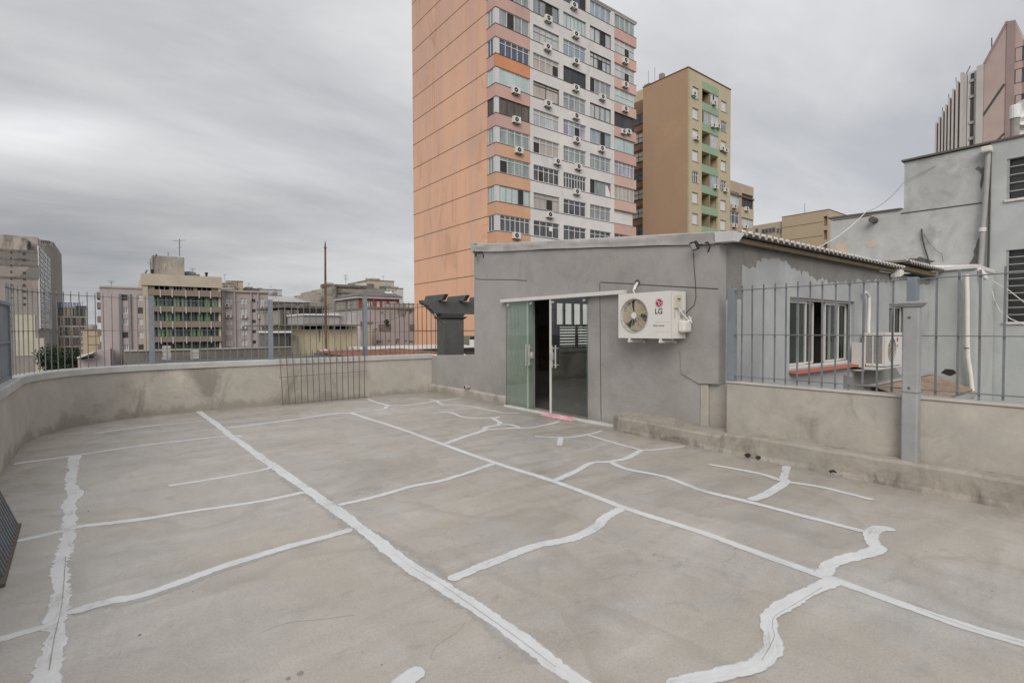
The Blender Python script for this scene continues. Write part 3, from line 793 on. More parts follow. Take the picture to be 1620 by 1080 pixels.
# pale broken ends of the sheets, on each crest
for k in range(38):
    x = HX+.23+.177*k; e = RND.uniform(-.008,.008)
    part('sheet_end', 'fibro_end', ho, lambda b: b.box(x-.052+e, x+.052+e, 3.485, 3.499, 2.806, 2.842), bevel=.008)
b = MB(); b.box(HX+.2, 13.0, 3.60, 3.70, 2.705, 2.765)
b.build('eaves_rail', 'timber', ho)
b = MB(); corrugated(b, 13.30, 15.98, 3.42, 2.93, 9.4, 3.50); b.build('roof', 'fibro', ho, smooth=True)
for k in range(15):
    part('sheet_end', 'fibro_end', ho, lambda b: b.box(13.30+.177*k-.052, 13.30+.177*k+.052, 3.405, 3.419, 2.932, 2.967), bevel=.008)
b = MB(); b.box(13.3, 15.9, 3.55, 3.70, 2.78, 2.87); b.box(13.22,13.31,3.5,9.3,2.93,2.975); b.build('eaves_rail', 'timber', ho)
part('gutter_end', 'fibro_end', ho, lambda b: b.prism([(12.95,3.50,2.60),(13.18,3.50,2.66),(13.18,3.50,2.75),(12.98,3.50,2.76)], (0,.18,0)), bevel=.01)
# bare mortar band under the eaves (an irregular edge of missing paint)
prnd = random.Random(11); topz = 2.69
us = [HX+.185]; 
while us[-1] < 15.9: us.append(us[-1]+prnd.uniform(.015,.05))
fl = noise1(61); fm = noise1(62)
vs = []; fs = []
for i, u in enumerate(us):
    dz = .16+.16*(fl(u*1.2)+.35)+.06*fm(u*5)+.035*fl(u*17+30)+.018*fm(u*41)+prnd.uniform(-.008,.008)
    if u < 7.35: dz = (.27 if u > 6.95 else .74) + .05*fm(u*7)+.03*fl(u*23)
    if u > 13.1: dz *= .5
    dz = max(.04, dz)
    vs += [(u,HY0-.004,topz),(u,HY0-.004,topz-dz),(u,HY0+.02,topz-dz),(u,HY0+.02,topz)]
for i in range(len(us)-1):
    for k in range(4): fs.append((i*4+k, i*4+(k+1)%4, (i+1)*4+(k+1)%4, (i+1)*4+k))
MB().add(vs, fs).build('mortar_patch', 'patch', ho)

# ---- sliding door: rail, track and two leaves
dr = MB(); dr.box(6.265, 6.36, 5.234, 8.41, 2.088, 2.150)
tr_ = dr.build('door_rail', 'white_alu', ho, bevel=.005)
part('door_track', 'fascia_white', ho, lambda b: b.box(6.24, 6.36, 5.33, 8.27, -.005, .028), bevel=.005)
part('door_step', 'parapet', ho, lambda b: b.box(6.36, 6.56, 6.08, 7.66, -.01, .022))
part('door_jamb', 'white_alu', ho, lambda b: b.box(HX-.012, HX+.02, 7.645, 7.675, .03, 2.08))
def leaf(y0, y1, mat, hy, lock_y):
    d = MB(); d.box(6.296, 6.306, y0, y1, .035, 2.085); l = d.build('door_leaf', mat, ho)
    part('leaf_edge', 'glass_edge', l, lambda b: (b.box(6.2955, 6.3065, y0-.004, y0-.0005, .035, 2.085), b.box(6.2955,6.3065,y1+.0005,y1+.004,.035,2.085)))
    def hd(b):
        for x in (6.255, 6.345):
            for y in (hy-.045, hy+.045):
                if x > 6.3 and y < hy: continue
                b.tube([(x, y, .86), (x, y, 1.26)], .013, 10)
        for z in (.91, 1.21):
            b.tube([(6.255, hy-.045, z),(6.345,hy-.045,z)], .008, 8); b.tube([(6.255,hy+.045,z),(6.345,hy+.045,z)], .008, 8)
    part('handle', 'steel', l, hd, smooth=True)
    part('lock', 'steel', l, lambda b: (b.box(6.275, 6.33, lock_y-.035, lock_y+.035, 1.0, 1.12), b.lathe((6.262,lock_y,1.06), [(.022,0),(.022,.015)], 12, 'x')), bevel=.006)
    part('roller', 'steel', l, lambda b: [b.lathe((6.28, y, z), [(.02,0),(.02,.03)], 10, 'x') for y in (y0+.06, y1-.06) for z in (2.03,)])
    return l
L1 = leaf(7.42, 8.25, 'glass_green', 7.53, 7.45)
L2 = leaf(6.03, 6.93, 'glass_clear', 6.80, 6.895)
part('leaf_profile', 'white_alu', L2, lambda b: b.box(6.285, 6.318, 6.915, 6.945, .03, 2.086))

# side windows: white sliding sashes, red sills
def sash(b, x0, x1, y, z0, z1, t=.034):
    b.box(x0, x1, y, y+.03, z0, z0+t); b.box(x0, x1, y, y+.03, z1-t, z1)
    b.box(x0, x0+t, y, y+.03, z0+t, z1-t); b.box(x1-t, x1, y, y+.03, z0+t, z1-t)
for (x0,x1,z0,z1), sashes in ((W1, [(8.47,9.25,3.80),(9.02,9.62,3.835),(10.0,10.62,3.80),(10.3,11.06,3.835)]), (W2, [(13.07,13.7,3.80),(13.6,14.26,3.835)])):
    b = MB(); sash(b, x0, x1, HY0+.06, z0, z1, .04)
    for a, c, y in sashes: sash(b, a, c, y, z0+.045, z1-.045, .032)
    wf = b.build('window', 'white_alu', ho)
    pb = MB()
    for a, c, y in sashes: pb.box(a+.03, c-.03, y+.012, y+.018, z0+.08, z1-.08)
    pb.build('pane', 'glass_window', wf)
    part('sill', 'red_sill', wf, lambda b: b.hexa([(x0-.02,HY0-.13,z0-.065),(x1+.22,HY0-.13,z0-.065),(x1+.22,HY0+.14,z0-.045),(x0-.02,HY0+.14,z0-.045)],
         [(x0-.02,HY0-.13,z0-.035),(x1+.22,HY0-.13,z0-.035),(x1+.22,HY0+.14,z0-.002),(x0-.02,HY0+.14,z0-.002)]))
part('lower_mortar', 'patch', ho, lambda b: b.prism([(10.6,HY0-.004,-.5),(12.2,HY0-.004,-.5),(14.9,HY0-.004,-.5),(14.9,HY0-.004,.62),(13.8,HY0-.004,.5),(13.3,HY0-.004,.78),(12.4,HY0-.004,.66),(11.5,HY0-.004,.80),(11.0,HY0-.004,.62),(10.6,HY0-.004,.7)], (0,.03,0)))

# ---- pink cloth in the doorway
b = MB(); c0 = onz(875,657); c1 = onz(922,664)
rn = random.Random(4); nx, nyy = 8, 26; vs = []; fs = []
for i in range(nyy+1):
    for j in range(nx+1):
        t = i/nyy; y = 6.99-(6.99-6.20)*t; x = 6.07+.16*j/nx+.025*sin(t*9)+rn.uniform(-.012,.012)
        e = min(1, min(i, nyy-i)/2.0)*min(1, min(j, nx-j)/1.5)
        vs.append((x, y+rn.uniform(-.01,.01), .006+e*(.022+.02*abs(sin(t*17+j*.8))+rn.uniform(0,.012))))
for i in range(nyy):
    for j in range(nx): fs.append((i*(nx+1)+j, i*(nx+1)+j+1, (i+1)*(nx+1)+j+1, (i+1)*(nx+1)+j))
tag(b.add(vs, fs).build('floor_cloth', 'pink', smooth=True), 'crumpled pink cloth on the threshold of the glass door', 'cloth')

# ------------------------------------------------------------------ floodlights
def floodlight(y, z, label, cable=None, yaw=0.5):
    t = thing('floodlight', label, 'lamp', (6.30, y, z), 'floodlights under the annex fascia')
    def loc(u, v, w):   # u along lamp width, v up, w forward (towards -X, tilted down)
        cyw, syw = cos(yaw), sin(yaw); tl = .45
        f = Vector((-cyw*cos(tl), syw*cos(tl), -sin(tl))); s_ = Vector((syw, cyw, 0)); up = s_.cross(f) * -1
        return Vector((6.24, y, z)) + s_*u + up*v + f*w
    def bx(b, u0,u1,v0,v1,w0,w1):
        b.hexa([loc(u0,v0,w0),loc(u1,v0,w0),loc(u1,v0,w1),loc(u0,v0,w1)], [loc(u0,v1,w0),loc(u1,v1,w0),loc(u1,v1,w1),loc(u0,v1,w1)])
    part('housing', 'black', t, lambda b: (bx(b,-.075,.075,-.06,.06,0,.035), bx(b,-.04,.04,-.03,.03,-.03,0)), bevel=.004)
    part('lens', 'led', t, lambda b: bx(b,-.055,.055,-.042,.042,.0355,.04))
    part('bracket', 'black', t, lambda b: (b.bar((6.372,y-.02,z+.02),(6.22,y-.085,z),.012), b.bar((6.372,y+.02,z+.02),(6.25,y+.085,z),.012), b.tube([(6.36,y-.05,z+.03),(6.30,y-.14,z+.03),(6.33,y-.16,z-.03),(6.36,y-.11,z-.09)],.009,6)))
    if cable: part('cable', 'black', t, lambda b: b.tube(cable, .004, 6))
p1 = onx(753,401,6.25); p2 = onx(1101,388,6.25)
floodlight(p1.y, p1.z, 'small black floodlight at the far corner of the annex fascia')
pts = [onx(px,py,6.362) for px,py in ((1097,400),(1098,420),(1100,445),(1101,470),(1098,483),(1090,490),(1084,497))]
floodlight(p2.y, p2.z, 'small black floodlight above the outdoor air conditioner with a dangling cable', [tuple(p) for p in pts])

# ------------------------------------------------------------------ outdoor AC units
def text_mesh(name, body, size, mat, parent, center, right, up, depth=.002, bold=0.0):
    cu = bpy.data.curves.new(name, 'FONT'); cu.body = body; cu.size = size; cu.align_x = 'CENTER'; cu.align_y = 'CENTER'; cu.extrude = depth/2; cu.offset = bold
    to = bpy.data.objects.new('tmp', cu); COL.objects.link(to)
    dg = bpy.context.evaluated_depsgraph_get(); me = bpy.data.meshes.new_from_object(to.evaluated_get(dg))
    bpy.data.objects.remove(to)
    R_ = Vector(right).normalized(); U_ = Vector(up).normalized(); N_ = R_.cross(U_)
    mt = Matrix((R_, U_, N_)).transposed().to_4x4(); mt.translation = Vector(center)-origin_of(parent)
    me.transform(mt); me.materials.clear(); me.materials.append(M[mat])
    o = bpy.data.objects.new(name, me); COL.objects.link(o); o.parent = parent; return o
def fan_unit(t, B, W, Hh, D, fan, detail=True, logo=True):
    """B(u,v,w): u right along the front, v up, w out of the front face (0 at the front)"""
    fu, fv, fr = fan
    def bx(b, u0,u1,v0,v1,w0,w1):
        b.hexa([B(u0,v0,w0),B(u1,v0,w0),B(u1,v0,w1),B(u0,v0,w1)], [B(u0,v1,w0),B(u1,v1,w0),B(u1,v1,w1),B(u0,v1,w1)])
    # casing: front with a round opening made of a ring of quads
    b = MB(); n = 48
    bx(b, 0, W, 0, Hh, -D, -.09)
    bx(b, 0, W, Hh-.012, Hh, -.0899, -.004); bx(b, 0, W, 0, .012, -.0899, -.004)
    bx(b, 0, .012, .0121, Hh-.0121, -.0899, -.004); bx(b, W-.012, W, .0121, Hh-.0121, -.0899, -.004)
    ring = [B(fu+fr*cos(2*pi*k/n), fv+fr*sin(2*pi*k/n), 0) for k in range(n)]
    outer = []
    for k in range(n):
        c_, s_ = cos(2*pi*k/n), sin(2*pi*k/n)
        tx = ((W-fu) if c_ > 0 else fu)/max(1e-6, abs(c_)); ty = ((Hh-fv) if s_ > 0 else fv)/max(1e-6, abs(s_))
        q = min(tx, ty); outer.append(B(fu+q*c_, fv+q*s_, 0))
    back = [B(fu+fr*.97*cos(2*pi*k/n), fv+fr*.97*sin(2*pi*k/n), -.075) for k in range(n)]
    vs = ring+outer+back; fs = []
    for k in range(n):
        j = (k+1) % n; fs.append((k, j, n+j, n+k)); fs.append((k, j, 2*n+j, 2*n+k))
    corners = [(0,0),(W,0),(W,Hh),(0,Hh)]
    for cu_, cv_ in corners:
        best = None
        for k in range(n):
            j = (k+1) % n; A, C_ = outer[k], outer[j]; P_ = B(cu_, cv_, 0)
            d_ = (A-P_).length+(C_-P_).length
            if best is None or d_ < best[0]: best = (d_, k, j, P_)
        vs.append(best[3]); fs.append((n+best[1], len(vs)-1, n+best[2]))
    b.add(vs, fs)
    for (a0,a1,c0_,c1_) in ((0,W,0,0),(0,W,Hh,Hh),(0,0,0,Hh),(W,W,0,Hh)):
        q = [B(a0,c0_,0),B(a1,c1_,0),B(a1,c1_,-.006),B(a0,c0_,-.006)]; b.add(q, [(0,1,2,3)])
    cas = b.build('casing', 'ac_white', t)
    part('fan_recess', 'ac_dark', t, lambda b: b.add([B(fu+fr*.965*cos(2*pi*k/n), fv+fr*.965*sin(2*pi*k/n), -.076) for k in range(n)], [tuple(range(n))]))
    def blades(b):
        for q in range(3):
            vs_ = []; fs_ = []
            m_, l_ = 12, 5
            for i in range(m_+1):
                a = 2*pi*q/3 + 0.35 + 1.45*i/m_
                for j in range(l_+1):
                    r = fr*(.22+.70*j/l_); aa = a - .45*(j/l_) + .25*(j/l_)*(i/m_)
                    vs_.append(B(fu+r*cos(aa), fv+r*sin(aa), -.066+.035*i/m_))
            for i in range(m_):
                for j in range(l_): fs_.append((i*(l_+1)+j, i*(l_+1)+j+1, (i+1)*(l_+1)+j+1, (i+1)*(l_+1)+j))
            b.add(vs_, fs_)
        k_ = 16
        b.add([B(fu+.065*cos(2*pi*k/k_)*fr/.24, fv+.065*sin(2*pi*k/k_)*fr/.24, -.03) for k in range(k_)]+[B(fu+.07*cos(2*pi*k/k_)*fr/.24, fv+.07*sin(2*pi*k/k_)*fr/.24, -.07) for k in range(k_)],
              [tuple(range(k_))]+[(k,(k+1)%k_,k_+(k+1)%k_,k_+k) for k in range(k_)])
    part('fan', 'blade', t, blades, smooth=True)
    if detail:
        def grille(b):
            for k in range(12):
                a = 2*pi*k/12+.26
                b.tube([B(fu+fr*.17*cos(a), fv+fr*.17*sin(a), .004), B(fu+fr*.99*cos(a), fv+fr*.99*sin(a), .001)], .0028, 5)
            for rr_, th_ in ((1.0,.004),(.98,.002)):
                pass
            for q in range(1):
                for rr_ in (1.0, 1.045):
                    pts_ = [B(fu+fr*rr_*cos(2*pi*k/40), fv+fr*rr_*sin(2*pi*k/40), .002) for k in range(41)]
                    b.tube(pts_, .006 if rr_ > 1 else .004, 6, False)
        part('fan_grille', plain('grille_grey', (.44,.42,.39), .5), t, grille)
        def fine(b):
            for q in range(11):
                r = fr*(.24+.068*q); b.tube([B(fu+r*cos(2*pi*k/32), fv+r*sin(2*pi*k/32), .001) for k in range(33)], .0011, 4, False)
        part('fan_wires', plain('wire_grey', (.30,.28,.25), .6), t, fine)
        k_ = 20
        part('hub_cap', 'ac_white', t, lambda b: b.add([B(fu+fr*.19*cos(2*pi*k/k_), fv+fr*.19*sin(2*pi*k/k_), .008) for k in range(k_)]+[B(fu+fr*.2*cos(2*pi*k/k_), fv+fr*.2*sin(2*pi*k/k_), -.002) for k in range(k_)],
              [tuple(range(k_))]+[(k,(k+1)%k_,k_+(k+1)%k_,k_+k) for k in range(k_)]))
    return cas, bx
acx, acy1, acy0, acz0, acz1 = 6.00, 5.10, 4.18, 1.416, 2.065
ac = thing('air_conditioner', 'large cream outdoor air conditioner with round fan bracketed to the annex front', 'air conditioner', (6.2, 4.64, acz0))
B1 = lambda u, v, w_: Vector((acx - w_, acy1 - u, acz0 + v))
fc = onx(1003, 499, acx); fu = acy1-fc.y; fv = fc.z-acz0
cas, bx = fan_unit(ac, B1, acy1-acy0, acz1-acz0, .33, (fu, fv, .238))
# badge
lg = onx(1042.5, 479, acx-.003)
def disc(b, c, r0, r1, x, n=40, a0=0, a1=2*pi):
    vs = []; fs = []
    for k in range(n+1):
        a = a0+(a1-a0)*k/n
        vs += [(x, c.y-r0*cos(a), c.z+r0*sin(a)), (x, c.y-r1*cos(a), c.z+r1*sin(a))]
    for k in range(n): fs.append((2*k,2*k+1,2*k+3,2*k+2))
    b.add(vs, fs)
R0 = .064
bd = part('badge', 'logo_red', ac, lambda b: disc(b, lg, 0.0, R0, acx-.002))
def marks(b):
    disc(b, lg, R0*.80, R0*.90, acx-.0035, 40, 0.35, 2*pi-1.25+.9)         # open ring of the G
    disc(b, lg, R0*1.0, R0*1.06, acx-.003)
    X_ = acx-.0036
    def q(u0,u1,v0,v1): b.add([(X_,lg.y-u0*R0,lg.z+v0*R0),(X_,lg.y-u1*R0,lg.z+v0*R0),(X_,lg.y-u1*R0,lg.z+v1*R0),(X_,lg.y-u0*R0,lg.z+v1*R0)], [(0,1,2,3)])
    q(-.10,.05,-.45,.48); q(.055,.30,-.45,-.32)         # nose
    q(.28,.86,-.07,.06)                                   # bar of the G
    disc(b, Vector((0, lg.y+.42*R0, lg.z+.30*R0)), 0, R0*.13, X_, 14)
part('badge_marks', 'white', bd, marks)
lt = onx(1042, 492.5, acx-.004)
text_mesh('lettering', 'LG', .105, 'logo_grey', ac, (acx-.003, lt.y, lt.z), (0,-1,0), (0,0,1), bold=.0022)
lt = onx(1042, 514.8, acx-.004)
text_mesh('model_lettering', 'DUAL Inverter', .030, 'logo_grey', ac, (acx-.003, lt.y, lt.z), (0,-1,0), (0,0,1))
part('seam', plain('seam_grey', (.42,.40,.37), .6), ac, lambda b: (bx(b, .66, .90, .225, .229, 0, .0012), bx(b, .66,.90,.09,.093,0,.0012), bx(b, .915,.9165,.02,.63,0,.0012)))
# side (towards -Y): valve cover, cable box, screws
sy = acy0
vp = onx(1071, 478, 6.12)
part('valve_cover', 'ac_cream', ac, lambda b: (b.box(6.05, 6.19, sy-.03, sy-.0005, 1.83, 2.01), b.box(6.07,6.17,sy-.036,sy-.03,1.93,1.985)), bevel=.008)
part('cover_slot', 'ac_dark', ac, lambda b: b.box(6.085, 6.155, sy-.0375, sy-.036, 1.945, 1.962))
part('connection_box', 'ac_white', ac, lambda b: b.box(6.14, 6.32, sy-.11, sy-.0005, 1.50, 1.665), bevel=.03)
part('hose', 'pvc', ac, lambda b: (b.tube([(6.12,sy-.035,1.83),(6.14,sy-.05,1.79),(6.19,sy-.07,1.73),(6.24,sy-.09,1.68),(6.27,sy-.11,1.655)], .009, 8), b.tube([(6.24,sy-.08,1.66),(6.26,sy-.13,1.65),(6.28,sy-.12,1.70),(6.25,sy-.1,1.72),(6.27,sy-.14,1.63)], .007, 6)))
part('label_strip', 'ac_dark', ac, lambda b: b.box(6.075, 6.08, sy-.002, sy-.0005, 1.69, 1.79))
part('louvre', 'ac_dark', ac, lambda b: [b.box(6.2, 6.31, sy-.0035, sy-.0008, 1.70+k*.022, 1.708+k*.022) for k in range(5)])
for yb_ in (4.36, 4.90):
    part('bracket', 'white_alu', ac, lambda b: (b.box(5.99, 6.37, yb_-.02, yb_+.02, acz0-.06, acz0-.028), b.box(6.345,6.37,yb_-.025,yb_+.025,acz0-.075,acz0-.0605), b.box(6.0,6.03,yb_-.018,yb_+.018,acz0-.027,acz0-.001), b.box(6.26,6.29,yb_-.018,yb_+.018,acz0-.027,acz0-.001)), bevel=.004)
pp = [onx(1003,464,6.2), onx(1003,459,6.2), onx(1005,453,6.28), onx(1008,448,6.36)]
part('pipe', 'pvc', ac, lambda b: b.tube([tuple(p) for p in pp]+[(6.42, pp[-1].y, pp[-1].z)], .022, 12), smooth=True)
ph = onx(1008, 447.5, 6.36)
part('pipe_hole', 'joint', ac, lambda b: b.lathe((6.362, ph.y, ph.z), [(.05,0),(.045,.012)], 12, 'x'))

# second unit on the side wall (facing -Y)
ax0, ax1 = ony(1400,550,3.28).x, ony(1427,550,3.28).x
az0, az1 = ony(1412,578,3.28).z, ony(1412,526,3.28).z
ac2 = thing('air_conditioner', 'white outdoor air conditioner with louvred end beside the red sill of the side window', 'air conditioner', (ax0, 3.4, az0))
B2 = lambda u, v, w_: Vector((ax0+u, 3.28-w_, az0+v))
fc = ony(1411,553,3.28)
cas2, bx2 = fan_unit(ac2, B2, ax1-ax0, az1-az0, .33, ((fc.x-ax0), fc.z-az0, .22))
part('louvre', 'ac_dark', ac2, lambda b: [b.box(ax0-.004, ax0-.0005, 3.32, 3.58, az0+.06+k*.037, az0+.078+k*.037) for k in range(14)])
part('louvre_post', 'ac_white', ac2, lambda b: [b.box(ax0-.008, ax0-.0045, y-.012, y+.012, az0+.03, az1-.03) for y in (3.40,3.47)])
bp = ony(1420,537,3.277)
part('badge', 'logo_red', ac2, lambda b: b.lathe((bp.x, 3.276, bp.z), [(.04,0),(.04,.003)], 20, 'y'))
text_mesh('lettering', 'LG', .07, 'logo_grey', ac2, (bp.x, 3.277, bp.z-.12), (1,0,0), (0,0,1))
part('back_plate', 'white_alu', ac2, lambda b: (b.box(ax0-.35, ax0-.32, 3.5, 3.705, az0-.08, az0+.45), b.box(ax0-.35, ax1+.1, 3.3, 3.705, az0-.05, az0-.015)))
part('pipe', 'pvc', ac2, lambda b: b.tube([ony(px,py,3.62) for px,py in ((1369,462),(1372,464),(1375,470),(1375,495),(1374,510),(1374,530))], .03, 10), smooth=True)

# ------------------------------------------------------------------ fences
def bars_along(b, pts, z0, z1, spacing, r=.008, start=0.0, jitter=0.004, seed=1, stop=None):
    rn = random.Random(seed); acc = [0.0]
    P = [Vector(p) for p in pts]
    for i in range(len(P)-1): acc.append(acc[-1]+(P[i+1]-P[i]).length)
    t = start; j = 0
    while t < (stop or acc[-1]):
        while j < len(acc)-2 and acc[j+1] < t: j += 1
        p = P[j].lerp(P[j+1], (t-acc[j])/(acc[j+1]-acc[j]))
        za = z0(t) if callable(z0) else z0; zb = z1(t) if callable(z1) else z1
        b.bar((p.x, p.y, za+rn.uniform(-.02,.01)), (p.x+rn.uniform(-1,1)*jitter, p.y+rn.uniform(-1,1)*jitter, zb+rn.uniform(-.012,.012)), r*2)
        t += spacing*(1+rn.uniform(-.04,.04))
def rail_along(b, pts, z, h=.012, d=.03):
    for p, q in zip(pts[:-1], pts[1:]): b.bar((p[0],p[1],z), (q[0],q[1],z), d, h)
def offset_path(path, o):
    P = [Vector((p[0], p[1])) for p in path]; res = []
    for i, p in enumerate(P):
        d = (P[min(i+1,len(P)-1)]-P[max(i-1,0)]).normalized(); res.append(Vector((p.x-d.y*o, p.y+d.x*o)))
    return res
fpath = offset_path(curve, .10)
ystart = onx(12, 520, -1.03).y
left_pts = [Vector((-1.03, ystart))] + [p for p in fpath if p.y > ystart+.05 and p.x < .55] + [Vector((.63, 11.55))]
fl_ = thing('metal_railing', 'thin grey bar railing following the curved parapet at the far left', 'railing', (-.9, 10.2, .94), 'railings on the terrace parapets')
b = MB(); bars_along(b, left_pts, .93, 2.19, .128, .0066, .03, seed=3)
rail_along(b, left_pts, 2.135, .008, .026); rail_along(b, left_pts, 1.555, .008, .026)
b.build('bar_panel', 'bar_steel', fl_)
back_pts = [(.63,11.55),(2.66,11.55),(4.70,11.55)]
fb_ = thing('metal_railing', 'straight grey bar railing with three blue-grey posts along the back parapet', 'railing', (2.66, 11.55, .94), 'railings on the terrace parapets')
b = MB(); bars_along(b, [(p[0],p[1]) for p in back_pts], .95, 2.15, .130, .0066, .10, seed=5)
rail_along(b, back_pts, 2.115, .008, .026); rail_along(b, back_pts, 1.555, .008, .026)
b.build('bar_panel', 'bar_steel', fb_)
for x, zt in ((.63,2.19),(2.66,2.18),(4.70,2.33)):
    part('post', 'steel_blue', fb_, lambda b: b.box(x-.042, x+.042, 11.508, 11.592, .935, zt), bevel=.006)
pe = ony(669,482,11.55); pf = ony(703,514,11.55)
fr_ = thing('metal_railing', 'rusty bar railing with a sloping end between the last post and the grey pergola column', 'railing', (5.5, 11.55, .94), 'railings on the terrace parapets')
b = MB()
def zr(t):
    x = 4.75+t
    return pe.z+.03 if x < pe.x else pe.z+(pf.z-pe.z)*(x-pe.x)/(pf.x-pe.x)
bars_along(b, [(4.75,11.55),(pf.x,11.55)], .95, zr, .125, .0065, .08, seed=6)
rail_along(b, [(4.75,11.55),(pe.x,11.55)], pe.z, .008, .024); rail_along(b, [(4.75,11.55),(pf.x,11.55)], 1.5, .008, .022)
b.bar((pe.x,11.55,pe.z+.01),(pf.x,11.55,pf.z+.01),.03,.018)
b.build('bar_panel', 'bar_rust', fr_)
# loose panel leaning on the back parapet
g0 = onz(447,641); g1 = onz(577,630)
lp = thing('railing_panel', 'loose rusty railing panel leaning against the back parapet', 'railing', ((g0.x+g1.x)/2, g0.y, 0))
b = MB()
tl = Vector((ony(443,557,11.455).x, 11.455, ony(443,557,11.455).z)); tr2 = Vector((ony(577,548,11.455).x, 11.455, ony(577,548,11.455).z))
bl = Vector((g0.x, min(g0.y,11.25), .012)); br = Vector((g1.x, min(g1.y,11.25), .012))
rn = random.Random(8)
for k in range(15):
    t = k/14
    p = bl.lerp(br, t); q = tl.lerp(tr2, t); q = q+Vector((rn.uniform(-.02,.02),0,rn.uniform(-.02,.02)))
    p.y -= .0
    b.bar(p, q, .012)
for t in (.02, .52, .93): b.bar(bl.lerp(tl, t)+Vector((-.05,-.012,0)), br.lerp(tr2, t)+Vector((.06,-.012,0)), .02, .008)
b.build('bar_panel', 'bar_rust', lp)
# right fence on the right parapet
fx = 6.30
zt_, zm_ = onx(1300,451,fx).z, onx(1300,530,fx).z
yA = onx(1158,520,fx).y
rf = thing('metal_railing', 'tall blue-grey bar railing on the right parapet in front of the side window', 'railing', (fx, 2, .88), 'railings on the terrace parapets')
b = MB(); bars_along(b, [(fx,yA),(fx,1.70)], .90, zt_+.055, .134, .0075, .0, seed=9)
bars_along(b, [(fx,1.45),(fx,-3.0)], .90, zt_+.06, .158, .0085, .04, seed=10)
b.build('bar_panel', 'bar_steel', rf)
for zz in (zt_, zm_, .945): part('rail', 'bar_steel', rf, lambda b: rail_along(b, [(fx-.008,yA+.03),(fx-.008,-3.0)], zz, .010, .03))
part('post', 'steel_blue', rf, lambda b: b.box(fx-.05, fx+.05, 3.44, 3.52, .885, zt_+.03), bevel=.006)
part('post', 'steel_blue', rf, lambda b: b.box(fx-.045, fx+.045, 1.555, 1.64, .885, zt_+.02), bevel=.006)
pc = thing('concrete_post', 'square grey concrete post with flared cap in front of the right parapet', 'post', (6.14, 1.56, .22))
ztp = onx(1445,486,6.14).z
part('shaft', plaster('post_grey_paint', (.31,.315,.315), .1, 1,4,20,(.2,.14,.1),.3,.6,(1,1,.4),2), pc, lambda b: b.box(6.085, 6.199, 1.495, 1.625, .235, ztp), bevel=.012)
part('cap', MATS['post_grey_paint'], pc, lambda b: (b.hexa([(6.08,1.49,ztp+.0005),(6.204,1.49,ztp+.0005),(6.204,1.63,ztp+.0005),(6.08,1.63,ztp+.0005)],[(6.055,1.465,ztp+.03),(6.229,1.465,ztp+.03),(6.229,1.655,ztp+.03),(6.055,1.655,ztp+.03)]), b.box(6.053,6.231,1.463,1.657,ztp+.0305,ztp+.055)), bevel=.008)
part('rust_spot', 'bar_rust', pc, lambda b: [b.lathe((6.083, y, z), [(.014,0),(.012,.004)], 9, 'x') for y, z in ((1.57,ztp-.10),(1.565,ztp-.78))])
part('tie_wire', 'bar_steel', pc, lambda b: b.tube([(6.08,1.49,.93),(6.08,1.63,.935),(6.21,1.64,.93),(6.21,1.485,.93),(6.08,1.49,.93)], .003, 5))
# blue sheet screen at the far left and the leaning rail below it
sc = thing('sheet_screen', 'blue-grey corrugated steel screen standing on the left parapet', 'screen', (-1.03, 7.4, .94))
ysc = ystart
vs = []; fs = []; n_ = 80
for i in range(n_+1):
    y = ysc-.03-(3.0)*i/n_; xx = -1.03+.012*cos(i*pi/3)
    vs += [(xx,y,.96),(xx,y,1.88),(xx-.004,y,1.88),(xx-.004,y,.96)]
for i in range(n_):
    for k in range(4): fs.append((i*4+k, i*4+(k+1)%4, (i+1)*4+(k+1)%4, (i+1)*4+k))
MB().add(vs, fs).build('sheet', 'steel_blue', sc)
zsc = onx(11,455,-1.0).z
part('frame', 'steel_blue', sc, lambda b: (b.box(-1.06,-1.0,ysc-.04,ysc,.94,1.93), b.box(-1.065,-.995,ysc-3.0,ysc-.041,1.88,1.925), b.box(-1.055,-1.005,ysc-3.0,ysc-.041,1.40,1.43), b.box(-1.055,-1.005,ysc-3.0,ysc-.041,.942,.97)), bevel=.004)
ll = thing('railing_panel', 'dark steel railing panel leaning against the left parapet by the camera', 'railing', (-.6, 5.0, 0))
b = MB(); q0 = onz(27,832); dirv = (onz(0,925)-q0).normalized(); lean = Vector((-.26,.0,.90))
lean = Vector((-.27, 0, .80))
for k in range(14):
    p = q0 + dirv*(.045+.085*k); b.bar(Vector((p.x,p.y,.02)), Vector((p.x,p.y,.02))+lean*1.02, .024)
b.build('bar_panel', 'bar_steel', ll)
b = MB(); p = q0 + dirv*1.3
b.bar((q0.x,q0.y,.011), (p.x,p.y,.011), .05, .02); b.build('rail', 'bar_rust', ll)
b = MB(); b.bar(Vector((q0.x,q0.y,.02))+lean*.98+Vector((.016,0,.0)), Vector((p.x,p.y,.02))+lean*.98+Vector((.016,0,0)), .012, .04)
b.build('rail', 'bar_rust', ll)

